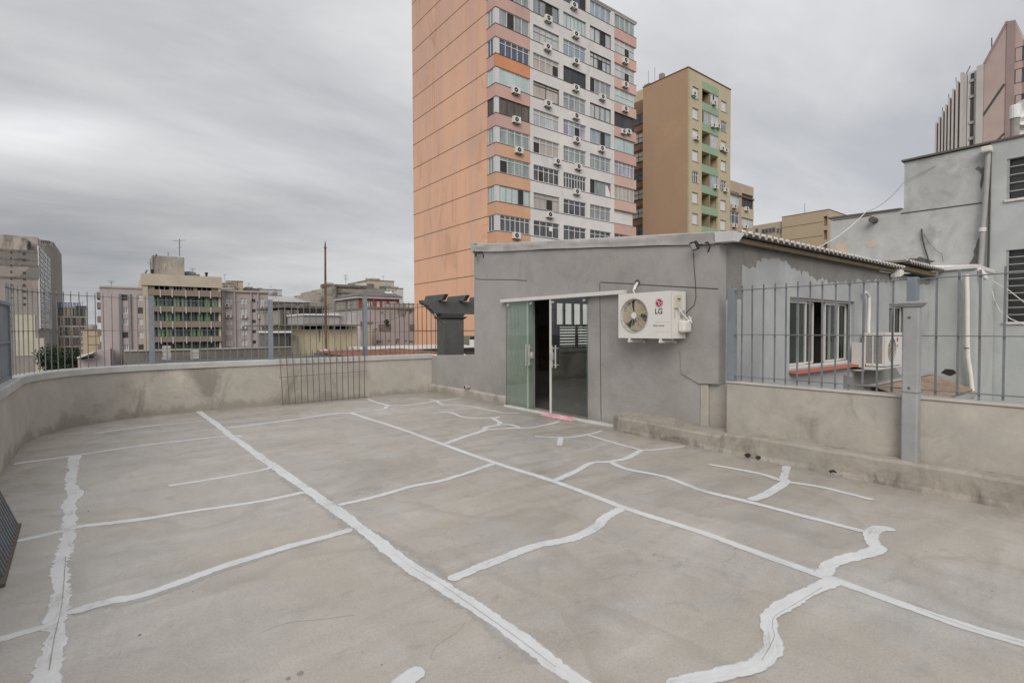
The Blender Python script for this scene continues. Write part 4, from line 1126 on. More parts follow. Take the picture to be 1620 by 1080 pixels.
# ------------------------------------------------------------------ courtyard to the right of the annex
cf = thing('low_roof', 'low brown corrugated roof against the annex side wall behind the right railing', 'roof', (14, 3.2, .2))
b = MB(); e0 = onx(1545,614,15.9)
corrugated(b, 11.9, 15.9, 2.85, .10, 3.68, .40, .14, .02); b.build('sheet', 'fibro_brown', cf, smooth=True)
part('flashing', 'cap', cf, lambda b: b.box(11.6, 15.95, 3.60, 3.705, .41, .445))
part('gutter', 'pvc_grey', cf, lambda b: b.box(11.4, 15.9, 2.74, 2.86, -.02, .06))
part('base', 'house_side', cf, lambda b: b.box(11.7, 15.9, 2.95, 3.69, -3, .06))
yard = MB(); yard.box(6.72, 30, -12, 3.70, -3.2, -3.0)
tag(yard.build('courtyard_floor', plain('yard_concrete', (.2,.19,.18), .9)), kind='structure')
# recess block + tall neighbour
M['blue_wall'] = plaster('blue_grey_wall', (0.465,0.485,0.475), .10, .4, 1.6, 14, (.27,.27,.265), .4, .60, (1,1,.35), .9, (.40,.415,.41), .5, .85, .25, .006)
M['old_grey'] = plaster('old_grey_render', (0.484,0.484,0.476), .09, .6, 2.2, 14, (.25,.248,.24), .55, .57, (1,1,.7), 1.0, (.36,.36,.355), .5, .9, .4, .01)
rb = thing('side_block', 'blue-grey rendered block closing the yard behind the low brown roof', 'building', (16.5, 3.2, -3))
yR = onx(1543,520,16.0).y
part('wall', 'blue_wall', rb, lambda b: b.box(16.0, 17.95, yR, 9.5, -3, onx(1505,428,16.0).z))
part('roof_edge', 'fibro_end', rb, lambda b: b.box(15.93, 17.95, yR-.02, 3.5, onx(1505,428,16.0).z+.001, onx(1505,421,16.0).z), bevel=.02)
hp = onx(1500,588,15.99)
part('hole', 'ac_dark', rb, lambda b: b.prism([(15.994,hp.y+.14,hp.z-.03),(15.994,hp.y+.05,hp.z+.07),(15.994,hp.y-.10,hp.z+.06),(15.994,hp.y-.16,hp.z-.02),(15.994,hp.y-.04,hp.z-.10)], (.02,0,0)))
bx_ = 18.0
nb_ = thing('neighbour_building', 'tall stepped grey rendered building with barred windows at the right', 'building', (18, 0, G))
zA, yS, yL = onx(1430,256,bx_).z, onx(1430,300,bx_).y, onx(1314,345,bx_).y
zB = onx(1430,331,bx_).z; yP = onx(1566,300,bx_).y; zB2 = onx(1315,346,bx_).z
w1 = (onx(1640,253,bx_).y, onx(1593,253,bx_).y, onx(1593,316,bx_).z, onx(1593,252,bx_).z)
w2 = (onx(1640,396,bx_).y, onx(1591.5,396,bx_).y, onx(1592,509,bx_).z, onx(1592,396,bx_).z)
b = MB(); facade(b, 'y', -14, yP, G, zA, bx_, -1, [w1, w2], .3); b.box(bx_+.3, bx_+12, -14, yP, G, zA-.01); b.build('painted_wall', 'blue_wall', nb_)
b = MB(); b.box(bx_+.02, bx_+12, yP+.0, yS, G, zA-.02); b.hexa([(bx_+.02,yS,G),(bx_+12,yS,G),(bx_+12,yL,G),(bx_+.02,yL,G)], [(bx_+.02,yS,zB),(bx_+12,yS,zB),(bx_+12,yL,zB2),(bx_+.02,yL,zB2)]); b.build('old_wall', 'old_grey', nb_)
b = MB(); b.box(bx_-.05, bx_+12.05, -14, yS+.06, zA+.001, zA+.05)
b.hexa([(bx_-.03,yS+.061,zB+.001),(bx_+12,yS+.061,zB+.001),(bx_+12,yL+.06,zB2+.001),(bx_-.03,yL+.06,zB2+.001)], [(bx_-.03,yS+.061,zB+.05),(bx_+12,yS+.061,zB+.05),(bx_+12,yL+.06,zB2+.05),(bx_-.03,yL+.06,zB2+.05)])
b.build('coping', plaster('dark_coping', (.13,.115,.105), amt=.3), nb_)
M['frame_grille'] = plain('grille_bar_grey', (.36,.36,.35), .6)
M['dark_glass'] = plain('dark_window_glass', (.045,.047,.045), .12, 0, .5, .3, 2)
for (u0,u1,z0,z1), n in ((w1,5),(w2,10)):
    fb = MB(); fb.box(bx_+.03, bx_+.08, u1-.05, u1, z0, z1); fb.box(bx_+.03,bx_+.08,u0,u0+.05,z0,z1)
    for k in range(1, n): 
        z = z0+(z1-z0)*k/n; fb.box(bx_+.02, bx_+.05, u0+.05, u1-.05, z-.011, z+.011)
    wf = fb.build('window', 'frame_grille', nb_)
    pn = MB(); pn.box(bx_+.16, bx_+.2, u0, u1, z0, z1); pn.build('pane', 'dark_glass', wf)
    part('sill', 'fibro_end', wf, lambda b: b.box(bx_-.05, bx_+.15, u0-.03, u1+.03, z0-.06, z0-.002))
def seamline(b, p, q, X_, wd): 
    a, c = onx(*p, X_), onx(*q, X_); b.bar(a, c, wd, .01, up=(1,0,0))
b = MB(); seamline(b, (1425,338), (1553,321), bx_+.015, .03); b.build('render_joint', 'joint', nb_)
b = MB(); seamline(b, (1318,349), (1378,341), bx_+.015, .02); b.build('render_joint', 'joint', nb_)
for px,py,r in ((1328,396,.28),(1379,385,.12)):
    p = onx(px,py,bx_); part('render_patch', plain('cream_patch', (.55,.46,.36), .9), nb_, lambda b: b.prism([(bx_+.011, p.y+r*(1+.18*sin(3*a+px))*cos(a), p.z+r*.85*(1+.18*cos(2*a+px))*sin(a)) for a in [2*pi*q/18 for q in range(18)]], (.012,0,0)))
def stain(pts, nm='damp_stain', mat='stain_dark'):
    part(nm, mat, nb_, lambda b: b.prism([tuple(onx(x,y,bx_)+Vector((.013,0,0))) for x, y in pts], (.005,0,0)))
M['stain_dark'] = plaster('stain_dark', (.165,.16,.152), .25, 1, 4, 14, (.09,.088,.082), .6, .5, (1,1,.5), 1.4, rough=.95)
stain([(1550,372),(1546,380),(1543,391),(1540,396),(1541,404),(1537,411),(1533,417),(1552,420),(1551,400),(1553,385)])
stain([(1548,262),(1551,266),(1556,264),(1559,270),(1556,285),(1552,300),(1550,292),(1553,276),(1547,270),(1542,267)])
stain([(1436,412),(1440,408),(1448,409),(1455,406),(1463,409),(1470,411),(1480,413),(1470,416),(1450,415)])
stain([(1335,372),(1339,366),(1344,368),(1341,376),(1336,379)], 'damp_stain', 'old_grey')
p = onx(1384,349,bx_); part('spout', 'bar_rust', nb_, lambda b: b.lathe((bx_-.25,p.y,p.z), [(.09,0),(.09,.3)], 10, 'x'))
# downpipes and cables, each its own thing
def pipe(name, label, cat, pts, r, mat, extra=None, group=None):
    t = thing(name, label, cat, tuple(pts[-1]), group)
    part('tube', mat, t, lambda b: b.tube(pts, r, 12), smooth=True)
    if extra: extra(t)
    return t
pz = [onx(px,py,bx_-.12) for px,py in ((1563,240),(1563,250),(1560,300),(1555,360),(1553,400),(1551,424))]
pipe('drain_pipe', 'grey painted downpipe running down the old render of the stepped grey building', 'pipe', pz, .058, 'pvc_grey',
     lambda t: (part('hopper', 'fibro_end', t, lambda b: b.box(bx_-.28, bx_-.01, pz[0].y-.09, pz[0].y+.12, pz[0].z-.03, pz[0].z+.12), bevel=.03),
                part('collar', 'fibro_end', t, lambda b: b.tube([pz[3], pz[3]+Vector((0,.01,-.10))], .075, 12))))
pz2 = [onx(px,py,bx_-.05) for px,py in ((1567.5,242),(1565.5,330),(1563.5,428))]
pipe('drain_pipe', 'thin dark pipe beside the grey downpipe of the stepped building', 'pipe', pz2, .022, 'joint')
pz3 = [onx(px,py,15.85) for px,py in ((1529,434),(1530,470),(1530,540),(1531,565),(1535,590),(1538,618))]
pipe('drain_pipe', 'white plastic downpipe at the corner of the blue-grey side block', 'pipe', pz3, .048, 'pvc',
     lambda t: part('clip', 'bar_steel', t, lambda b: b.tube([pz3[2]-Vector((0,0,.14)), pz3[2]-Vector((0,0,.17))], .055, 10)))
pz4 = [onx(px,py,16.4) for px,py in ((1470,423),(1510,422.5),(1550,422))]
pipe('gutter_pipe', 'white horizontal pipe under the old render above the side block', 'pipe', pz4, .05, 'pvc')
pz5 = [onx(px,py,16.1) for px,py in ((1536,423),(1545,425),(1553,430),(1559,437),(1560,442))]
pipe('flexible_hose', 'ribbed white hose arching off the corner of the side block', 'hose', pz5, .05, 'fibro_end')
cab = [(1458,362),(1459,375),(1463,392),(1468,408),(1472,422)]
pipe('wall_cable', 'dark cable hanging down the old grey render to the gutter pipe', 'cable', [onx(x,y,bx_-.03) for x,y in cab], .018, 'joint')
pipe('wall_cable', 'thin faint cable curving to a small bracket on the old grey render', 'cable', [onx(x,y,bx_-.03) for x,y in ((1461,370),(1470,385),(1482,397),(1490,402),(1492,414))], .006, 'joint')
def sag(a, c, s, n=14): return [a.lerp(c, k/n)-Vector((0,0,s*4*(k/n)*(1-k/n))) for k in range(n+1)]
pipe('overhead_cable', 'pale overhead cable rising from the annex roof to the stepped grey wall', 'cable', sag(ony(1290,393,6.0), onx(1370,335,bx_-.06), .12), .011, 'fibro_end')
pipe('overhead_cable', 'thin grey cable climbing from the coping to the taller step of the grey wall', 'cable', sag(onx(1370,335,bx_-.06), onx(1432,286,bx_-.06), .15)+[onx(1480,262,bx_-.02)], .008, 'pvc_grey')
pipe('loose_cable', 'white looping cable drooping towards the lower barred window', 'cable', [onx(x,y,bx_-.25) for x,y in ((1563,440),(1568,455),(1573,475),(1582,492),(1600,505),(1625,515))], .012, 'fibro_end')
pipe('loose_cable', 'white cable crossing the lower barred window downwards to the right', 'cable', [onx(x,y,bx_-.3) for x,y in ((1563,440),(1580,450),(1596,459),(1625,482))], .01, 'fibro_end')
part_tw = thing('yard_conduit', 'thin grey conduit upright in the dark gap beside the white downpipe', 'pipe', (17,2.5,-3))
part('tube', 'pvc_grey', part_tw, lambda b: b.tube([onx(1550,532,16.9), onx(1548,612,16.9)], .06, 8))

# ------------------------------------------------------------------ pergola behind the low wall
pg = thing('pergola', 'dark grey pergola with stout capped column and scroll-ended beam behind the low wall', 'pergola', (7.2, 12.2, 0))
yc = 12.3
cx0, cx1 = ony(703,520,yc).x, ony(734,520,yc).x
cz1 = ony(718,505,yc).z; bz0 = ony(718,496,yc).z; bz1 = ony(718,476,yc).z
part('column', 'pergola', pg, lambda b: b.box(cx0, cx1, yc, yc+.42, -1, cz1), bevel=.015)
def capf(b):
    for (e0, e1, z0, z1) in ((.0,.06,cz1+.0005,cz1+.05),(.06,.07,cz1+.0505,cz1+.075),(-.01,.03,cz1+.0755,bz0-.0005)):
        b.hexa([(cx0-e0,yc-e0,z0),(cx1+e0,yc-e0,z0),(cx1+e0,yc+.42+e0,z0),(cx0-e0,yc+.42+e0,z0)], [(cx0-e1,yc-e1,z1),(cx1+e1,yc-e1,z1),(cx1+e1,yc+.42+e1,z1),(cx0-e1,yc+.42+e1,z1)])
part('capital', 'pergola', pg, capf, bevel=.006)
xs = ony(671,478,yc).x
hgt = bz1-bz0
prof = [(xs,bz1),(xs+.02,bz1-.22*hgt),(xs+.10,bz1-.36*hgt),(xs+.2,bz1-.44*hgt),(xs+.23,bz1-.62*hgt),(xs+.32,bz1-.78*hgt),(xs+.38,bz0),(11.5,bz0),(11.5,bz1)]
part('beam', 'pergola', pg, lambda b: b.prism([(x,yc+.10,z) for x,z in prof], (0,.22,0)), bevel=.008)
for pxn, pxf in ((707,676),(741,711),(775,746)):
    xr = ony(pxn, 466, yc-.30).x; yf_ = onx(pxf, 470, xr).y; zt_r = bz1+.16
    part('rafter', 'pergola', pg, lambda b: b.prism([(xr-.06, yc-.30, zt_r),(xr-.06, yc-.12, bz1+.001),(xr-.06,yf_+.1,bz1+.001),(xr-.06,yf_,zt_r)], (.12,0,0)), bevel=.008)

# ------------------------------------------------------------------ window glass kinds for the city
K = {
 'w': curtain('drape_white', (.33,.34,.35), (.55,.56,.56)),
 'g': curtain('drape_grey', (.19,.205,.215), (.34,.355,.36)),
 'b': curtain('drape_beige', (.33,.29,.25), (.50,.46,.41)),
 'm': curtain('frosted_mint', (.38,.47,.46), (.50,.58,.57), .6),
 'l': curtain('dark_louvre', (.045,.045,.05), (.085,.085,.09), 14, .6, .2),
 'n': curtain('brown_louvre', (.10,.085,.075), (.17,.145,.125), 6, .6, .2),
 'd': curtain('dark_room', (.03,.032,.036), (.13,.135,.145), 4),
 'i': curtain('blue_dark', (.03,.04,.075), (.10,.12,.17), 3),
 'u': curtain('blue_pane', (.16,.22,.28), (.36,.42,.46), 2.5),
 't': curtain('green_pane', (.16,.20,.195), (.34,.39,.375), 2.5),
 'v': curtain('violet_drape', (.20,.19,.25), (.46,.46,.54), 5),
}
M['frame_w'] = plain('window_frame_white', (.60,.60,.60), .45, var=.05)
M['frame_g'] = plain('window_frame_grey', (.33,.335,.34), .45, var=.06)
M['frame_d'] = plain('window_frame_dark', (.07,.068,.065), .5, var=.1)
M['tower_white'] = plaster('tower_white', (0.660,0.635,0.610), .09, .08, .5, 5, (.30,.27,.245), .4, .585, (1,1,.3), .45, (.58,.555,.53), .5, .85, .05)
M['tower_pink'] = plaster('tower_pink', (0.560,0.355,0.305), .09, .1, .6, 5, (.30,.19,.16), .35, .585, (1,1,.3), .5, (.53,.36,.31), .6, .85, .05)
M['tower_peach'] = plaster('tower_peach', (0.600,0.405,0.325), .09, .1, .6, 5, (.33,.21,.16), .35, .585, (1,1,.3), .5, (.56,.40,.34), .6, .85, .05)
M['tower_orange'] = plaster('tower_orange', (0.600,0.345,0.215), .10, .1, .6, 5, (.36,.16,.08), .4, .585, (1,1,.3), .5, (.58,.37,.26), .6, .85, .05)
M['tower_flame'] = plaster('tower_flame', (0.600,0.260,0.140), .08, .1, .6, 5, (.36,.16,.08), .3, .6, (1,1,.3), .5, None, .5, .85, .05)
def tower_side():
    mt, n = newmat('tower_side'); nb = NB(n)
    p = nb.n('ShaderNodeNewGeometry').outputs['Position']
    sx = nb.n('ShaderNodeSeparateXYZ'); nb.l(p, sx.inputs[0])
    # paint runs from pinkish at the top to orange lower down, in upright brush lanes
    lane = nb.noise(nb.mapping(p, (1, .9, .03)), .55, 5, .6, .3)
    blot = nb.noise(nb.mapping(p, (1,1,.8)), .16, 7, .62, .6)
    zf = nb.math('MULTIPLY', nb.math('SUBTRACT', sx.outputs[2], 2.0), 1/36)
    tone = nb.math('ADD', nb.math('MULTIPLY', zf, .55), nb.math('ADD', nb.math('MULTIPLY', lane, .95), nb.math('SUBTRACT', nb.math('MULTIPLY', blot, 1.0), .72)))
    col = nb.ramp(tone, [(.15,(.80,.47,.295)), (.45,(.735,.45,.315)), (.8,(.62,.395,.305))])
    wear = nb.noise(nb.mapping(p, (1,1,.35), (3,4,5)), .5, 9, .7, .8)
    col = nb.mix(nb.math('MULTIPLY', nb.ramp(wear, [(.53,0.0),(.68,1.0)]), .6), col, (.48,.27,.185))
    run = nb.noise(nb.mapping(p, (1, 2.2, .05), (1,7,3)), .9, 8, .7, .25)
    rg = nb.noise(nb.mapping(p, (1,1,.6), (2,9,4)), .22, 6, .65, .6)
    col = nb.mix(nb.math('MULTIPLY', nb.math('MULTIPLY', nb.ramp(run, [(.54,0.0),(.66,1.0)]), nb.ramp(rg, [(.42,0.0),(.6,1.0)])), .6), col, (.42,.225,.15))
    mold = nb.noise(nb.mapping(p, (1,1,.7), (4,4,8)), .42, 10, .75, .8)
    col = nb.mix(nb.math('MULTIPLY', nb.ramp(mold, [(.66,0.0),(.74,1.0)]), .45), col, (.22,.14,.10))
    pale = nb.noise(nb.mapping(p, (1,1,.5), (9,1,2)), .35, 8, .66, .6)
    col = nb.mix(nb.math('MULTIPLY', nb.ramp(pale, [(.56,0.0),(.7,1.0)]), .35), col, (.70,.50,.38))
    bsdf(nb, col, .85, 0, .25)
    return mt
M['tower_side'] = tower_side()
M['groove'] = plain('floor_line', (.17,.095,.06), .9)
M['far_conc'] = plaster('far_concrete', (.33,.30,.265), .2, .06, .3, 2, (.13,.12,.105), .7, .53, (1,1,.3), .2, rough=.9, bump=.05)

# ---- a small condenser for facades (faces -Y), copied everywhere
def proto_ac(loc, label, group):
    t = thing('air_conditioner', label, 'air conditioner', loc, group)
    x, y, z = loc
    part('casing', 'ac_white', t, lambda b: b.box(x-.41, x+.41, y-.34, y-.0, z, z+.56), bevel=.02)
    part('fan', 'ac_dark', t, lambda b: b.lathe((x-.08, y-.352, z+.28), [(.21,0),(.21,.01)], 18, 'y'))
    part('hub', 'ac_white', t, lambda b: b.lathe((x-.08, y-.36, z+.28), [(.05,0),(.05,.006)], 10, 'y'))
    part('bracket', 'frame_d', t, lambda b: (b.box(x-.3,x-.26,y-.3,y+.06,z-.05,z-.002), b.box(x+.26,x+.3,y-.3,y+.06,z-.05,z-.002)))
    return t
ACP = {}
def place_ac(loc, label, group, scale=1.0, rotz=0.0):
    if 'p' not in ACP:
        t = proto_ac(loc, label, group); t.scale = (scale,)*3; t.rotation_euler = (0,0,rotz); ACP['p'] = t; return t
    return dup(ACP['p'], loc, label, group, rotz, scale)

# ------------------------------------------------------------------ the orange and white tower
TP = atd(785, 300, 50); TX, TY = TP.x, TP.y
ZS = [10.99+2.81*k for k in range(10)]; ROOF = 38.0
t = thing('apartment_tower', 'tall orange, pink and white apartment tower with rows of windows behind the annex', 'building', (TX+10, TY+8, G))
XE = ony(1006, 200, TY).x; YE = onx(654, 300, TX).y
c = lambda px: ony(px, 200, TY).x
COLS = [(TX+.45, c(838)), (c(844), c(885)), (c(891.5), c(927.5)), (c(933.5), c(967)), (c(972.3), XE-.28)]
xAB, xDE = c(838.6), c(971.8)
WH = [1.62, 1.62, 1.62, 1.62, 1.62]
# main body and blind flank
BI = 1.45    # depth of the corner bay on the flank
part('core', 'tower_white', t, lambda b: (b.box(TX+3.41, XE-.3, TY+.24, YE-.1, G, ROOF-.3), b.box(TX+.3, TX+3.4, TY+.24, TY+BI-.002, G, ROOF-.3)))
part('flank_wall', 'tower_side', t, lambda b: b.box(TX, TX+3.4, TY+BI, YE, G, ROOF+7.5))
def grooves(b):
    for z in [ZS[0]+1.62+2.81*k for k in range(-9, 12)]:
        b.box(TX-.012, TX+.01, TY+BI+.001, YE-.01, z-.03, z+.04)
part('floor_line', 'groove', t, grooves)
part('flank_seam', 'tower_pink', t, lambda b: [b.box(TX-.006, TX+.01, y-.012, y+.012, G, ROOF+7.4) for y in (TY+12.6, TY+7.1)])
part('roof', 'far_conc', t, lambda b: b.box(TX+3.42, XE+.1, TY-.05, YE+.05, ROOF+.001, ROOF+.22))
# white middle
holes = [(COLS[j][0], COLS[j][1], z, z+WH[j]) for z in ZS for j in (1,2,3)]
b = MB(); facade(b, 'x', xAB, xDE, G, ROOF, TY, -1, holes, .26); b.build('white_wall', 'tower_white', t)
for z in ZS: part('sill_line', 'frame_d', t, lambda b: b.box(xAB, xDE, TY-.03, TY-.001, z-.055, z-.005))
# corner bay spandrels (left column) and right-hand balconies
SA = {9:'tower_pink',8:'tower_pink',7:'tower_pink',6:'tower_flame',5:'tower_pink',4:'tower_pink',3:'tower_orange',2:'tower_orange',1:'tower_orange',0:'tower_orange'}
SE = {9:'tower_pink',8:'tower_peach',7:'tower_peach',6:'tower_peach',5:'tower_pink',4:'tower_pink',3:'tower_peach',2:'tower_peach',1:'tower_pink',0:'tower_pink'}
SK = {**SA, 6:'tower_pink', 3:'tower_peach', 2:'tower_orange'}
for k in range(-1, 10):
    z1 = ZS[k] if k >= 0 else ZS[0]-2.81
    z0 = z1-2.81+1.62
    part('spandrel', SA[max(k,0)], t, lambda b: b.box(TX-.02, xAB-.001, TY-.02, TY+.25, z0, z1))
    part('corner_spandrel', SK[max(k,0)], t, lambda b: b.box(TX-.021, TX+.25, TY+.2501, TY+BI-.001, z0, z1))
    part('balcony_front', SE[max(k,0)], t, lambda b: (b.box(xDE+.001, XE, TY-.06, TY+.2, z0, z1-.03), b.box(XE-.18, XE, TY+.201, TY+4, z0, z1-.03)))
for z in ZS:
    part('corner_sill', 'frame_d', t, lambda b: (b.box(TX-.06, xAB-.001, TY-.06, TY+.2, z+.0005, z+.035), b.box(TX-.06, TX+.2, TY+.2, TY+BI, z+.0005, z+.035)))
    part('balcony_rail', 'frame_d', t, lambda b: b.box(xDE+.001, XE+.03, TY-.09, TY+.2, z-.0295, z))
part('top_band', 'tower_pink', t, lambda b: b.box(TX-.02, xAB-.001, TY-.02, TY+BI, ZS[9]+1.62, ROOF))
part('top_band', 'tower_white', t, lambda b: b.box(xDE+.001, XE, TY-.02, TY+.25, ZS[9]+1.60, ROOF))
WT = {  # per floor from the bottom: five columns of (glass, frame, panes, transom)
 9: [('g','w',5,0), ('g','d',4,0), ('i','d',4,0), ('u','w',4,0), ('t','w',4,0)],
 8: [('t','w',4,0), ('g','d',4,0), ('m','g',6,0), ('w','d',4,0), ('w','w',4,.62)],
 7: [('g','w',4,0), ('w','g',4,.62), ('u','w',4,.72), ('w','d',5,.7), ('w','w',4,.6)],
 6: [('i','w',5,.72), ('b','w',4,.72), ('l','d',1,0), ('g','w',4,0), ('m','w',4,.5)],
 5: [('m','w',2,0), ('b','d',2,.8), ('g','w',4,.72), ('w','d',4,0), ('l','d',1,0)],
 4: [('n','d',4,0), ('w','w',4,.72), ('v','w',4,.72), ('u','g',4,0), ('m','g',2,0)],
 3: [('t','w',4,.8), ('b','w',4,.72), ('t','w',4,.72), ('t','w',4,.68), ('v','w',5,.75)],
 2: [('t','w',4,.78), ('d','w',5,.7), ('d','w',8,.68), ('t','g',4,0), ('b','w',5,0)],
 1: [('m','g',5,0), ('b','g',4,.72), ('d','w',4,.72), ('g','w',4,.68), None],
 0: [('d','w',6,.75), ('d','w',4,.72), ('d','w',4,.72), ('d','w',4,.72), ('d','w',4,.72)]}
for k in range(10):
    for j in range(5):
        st = WT[k][j]
        u0, u1 = COLS[j]; z = ZS[k]
        if st is None:
            part('balcony_back', 'tower_white', t, lambda b: (b.box(xDE, XE-.2, TY+1.4, TY+1.5, z, z+1.6), b.box(xDE-.01, xDE+.12, TY+.27, TY+1.39, z, z+1.6)))
            window(t, 'x', TY+1.38, -1, (u0+.1, u1-1.8, z+.1, z+1.4), K['d'], 'frame_g', 4, .6, 0)
            continue
        gl, fr, n, tr = st
        window(t, 'x', TY, -1, (u0, u1, z+.04, z+WH[j]), K[gl], 'frame_'+fr, n, tr, .06 if j in (0,4) else .11, .07)
    gl, fr, n, tr = WT[k][0]
    window(t, 'y', TX, -1, (TY+.42, TY+BI-.06, z+.04, z+1.62), K[gl], 'frame_'+fr, 1 if n < 4 else 2, 0, .05, .07)
    part('corner_mullion', 'frame_w', t, lambda b: b.box(TX+.05, TX+.44, TY+.06, TY+.41, z+.04, z+1.62))
# the blinded sash hung out and a paper in a window
part('window_paper', 'white', t, lambda b: b.box(c(869), c(875), TY+.095, TY+.105, ZS[0]+.75, ZS[0]+1.25))
part('window_flag', 'white', t, lambda b: b.box(c(959), c(966), TY+.095, TY+.105, ZS[2]+.1, ZS[2]+1.3))
part('flag_stripe', plain('flag_red', (.4,.12,.12), .7), t, lambda b: b.prism([(c(962),TY+.09,ZS[2]+1.3),(c(966),TY+.09,ZS[2]+1.3),(c(966),TY+.09,ZS[2]+.5)], (0,.004,0)))
FL = {9:'top', 8:'second', 7:'third', 6:'fourth', 5:'fifth', 4:'sixth', 3:'seventh', 2:'eighth', 1:'ninth', 0:'lowest'}
CN = ['orange corner column', 'left white column', 'middle white column', 'right white column', 'pink balcony column']
ACS = [(868.4,30,7.9,1),(867.5,75,7,1),(817,143.5,4.9,0),(868,164.5,5,1),(818,190,3.9,0),(822,238,2.9,0),(883,256,3,1),(871,340,1,1),(818,373,0,0),
 (909,9,8.9,2),(912,55,7.9,2),(912,97.5,7,2),(912,139.5,6,2),(954,154,5.9,3),(912.6,184,5,2),(990,96.5,6.9,4),(990,134.5,5.9,4),(990,173,4.9,4),
 (913.5,221.5,4,2),(953,235.5,3.9,3),(916,264,3,2),(913.5,303.5,1.9,2)]
used = set(); t_tower = t
M['run_stain'] = plaster('run_stain', (.36,.30,.25), .2, .5, 2, 8, amt=.2)
for px, py, kf, j in ACS:
    p = ony(px, py, TY-.30)
    k = max(0, min(9, int(min(range(10), key=lambda q: abs(ZS[q]-.35-p.z)))))
    lab = 'air conditioner box under the %s window row, %s of the tower' % (FL[k], CN[j])
    if lab in used: lab = lab.replace('air', 'weathered air', 1)
    used.add(lab)
    place_ac((p.x, TY-(.06 if j == 4 else .03), p.z-.28), lab, 'air conditioners on the orange and white tower', 1.08)
rs_ = random.Random(8)
for px, py, kf, j in ACS:      # rust and water runs on the render below the boxes
    p = ony(px, py, TY); yf_ = TY-.0035 if j in (1,2,3) else (TY-.0235 if j == 0 else TY-.0635)
    L_ = rs_.uniform(.35,.62); zt_ = p.z-.30
    part('run_stain', 'run_stain', t_tower, lambda b: b.prism([(p.x-.16,yf_,zt_),(p.x+.2,yf_,zt_),(p.x+.12,yf_,zt_-L_*.5),(p.x+.05,yf_,zt_-L_),(p.x-.03,yf_,zt_-L_*.55),(p.x-.1,yf_,zt_-L_*.85)], (0,.003,0)))
for px, w_ in ((987.3,'left'), (995,'right')):
    p = ony(px, 208, TY-.3); place_ac((p.x, TY-.08, p.z-.28), '%s of the paired air conditioners under the dark louvred window of the tower' % w_, 'air conditioners on the orange and white tower', .95)

# ------------------------------------------------------------------ brown and cream block with green balconies
BP = atd(1088, 250, 70); BX, BY = BP.x, BP.y
M['brown'] = plaster('brown_render', (0.430,0.290,0.185), .07, .05, .3, 3, (.33,.22,.15), .3, .59, (1,1,.3), .25, (.40,.265,.18), .6, .9, .04)
M['cream'] = plaster('cream_render', (0.495,0.424,0.292), .06, .08, .4, 4, (.33,.28,.20), .3, .6, (1,1,.3), .3, None, .3, .9, .04)
M['bal_green'] = plaster('balcony_green', (0.282,0.378,0.264), .06, .1, .5, 4, (.16,.22,.15), .3, .6, (1,1,.3), .4, None, .3, .85, .04)
M['blind_white'] = curtain('roller_blind', (.60,.58,.57), (.66,.64,.63), .4, .5, .3)
t = thing('apartment_block', 'narrow brown and cream apartment block with green balconies behind the annex roof', 'building', (BX+5, BY+4, G))
cb = lambda px: ony(px, 250, BY).x
BXE = cb(1155.5); BYE = onx(1017, 250, BX).y
BR = onx(1088, 106, BX).z
zb = [32.75-2.84*k for k in range(12)]
g0_, gm_, g1_ = cb(1110.3), cb(1123.3), cb(1136.2)
wl_ = (cb(1095.2), cb(1105)); wr_ = (cb(1140.2), cb(1149.2))
holes = [(wl_[0], wl_[1], z, z+1.5) for z in zb] + [(wr_[0], wr_[1], z, z+1.5) for z in zb] + [(g0_, g1_, z-.02, z+1.75) for z in zb]
b = MB(); facade(b, 'x', BX+.3, BXE, G, BR-.1, BY, -1, holes, .3); b.build('front_wall', 'cream', t)
part('side_wall', 'brown', t, lambda b: b.box(BX, BX+.299, BY-.001, BYE, G, BR-.1))
part('core', 'cream', t, lambda b: (b.box(BX+.3, g0_-.15, BY+.31, BYE-.3, G, BR-.4), b.box(g1_+.15, BXE, BY+.31, BYE-.3, G, BR-.4), b.box(g0_-.149, g1_+.149, BY+1.7, BYE-.3, G, BR-.4)))
part('slab', 'cream', t, lambda b: [b.box(g0_-.14, g1_+.14, BY+.305, BY+1.69, z-1.09, z-.06) for z in zb])
part('divider', plaster('balcony_olive', (.27,.235,.145), amt=.2), t, lambda b: [b.box(gm_-.1, gm_+.1, BY+.02, BY+1.69, z-.05, z+1.74) for z in zb])
part('corner_strip', plaster('pale_green_strip', (.36,.36,.25), amt=.15), t, lambda b: b.box(BX+.001, BX+.35, BY-.02, BY-.0015, G, BR-.1))
part('roof_edge', 'groove', t, lambda b: (b.box(BX-.06, BXE+.06, BY-.08, BYE+.05, BR-.099, BR+.02)))
part('green_band', 'bal_green', t, lambda b: [b.box(g0_, g1_, BY-.03, BY-.001, z-1.08, z-.02) for z in [zb[0]+2.84]+zb])
part('parapet_stub', 'far_conc', t, lambda b: (b.box(BX+.2, BX+.8, BYE-3.2, BYE-2.6, BR+.021, BR+.9), b.box(BX+.2, BX+1.6, BYE-1.0, BYE, BR+.021, BR+.35)))
part('aerial', 'bar_steel', t, lambda b: [b.tube([(BX+1, BYE-y, BR), (BX+1, BYE-y, BR+2.6)], .03, 5) for y in (.2, 1.3)])
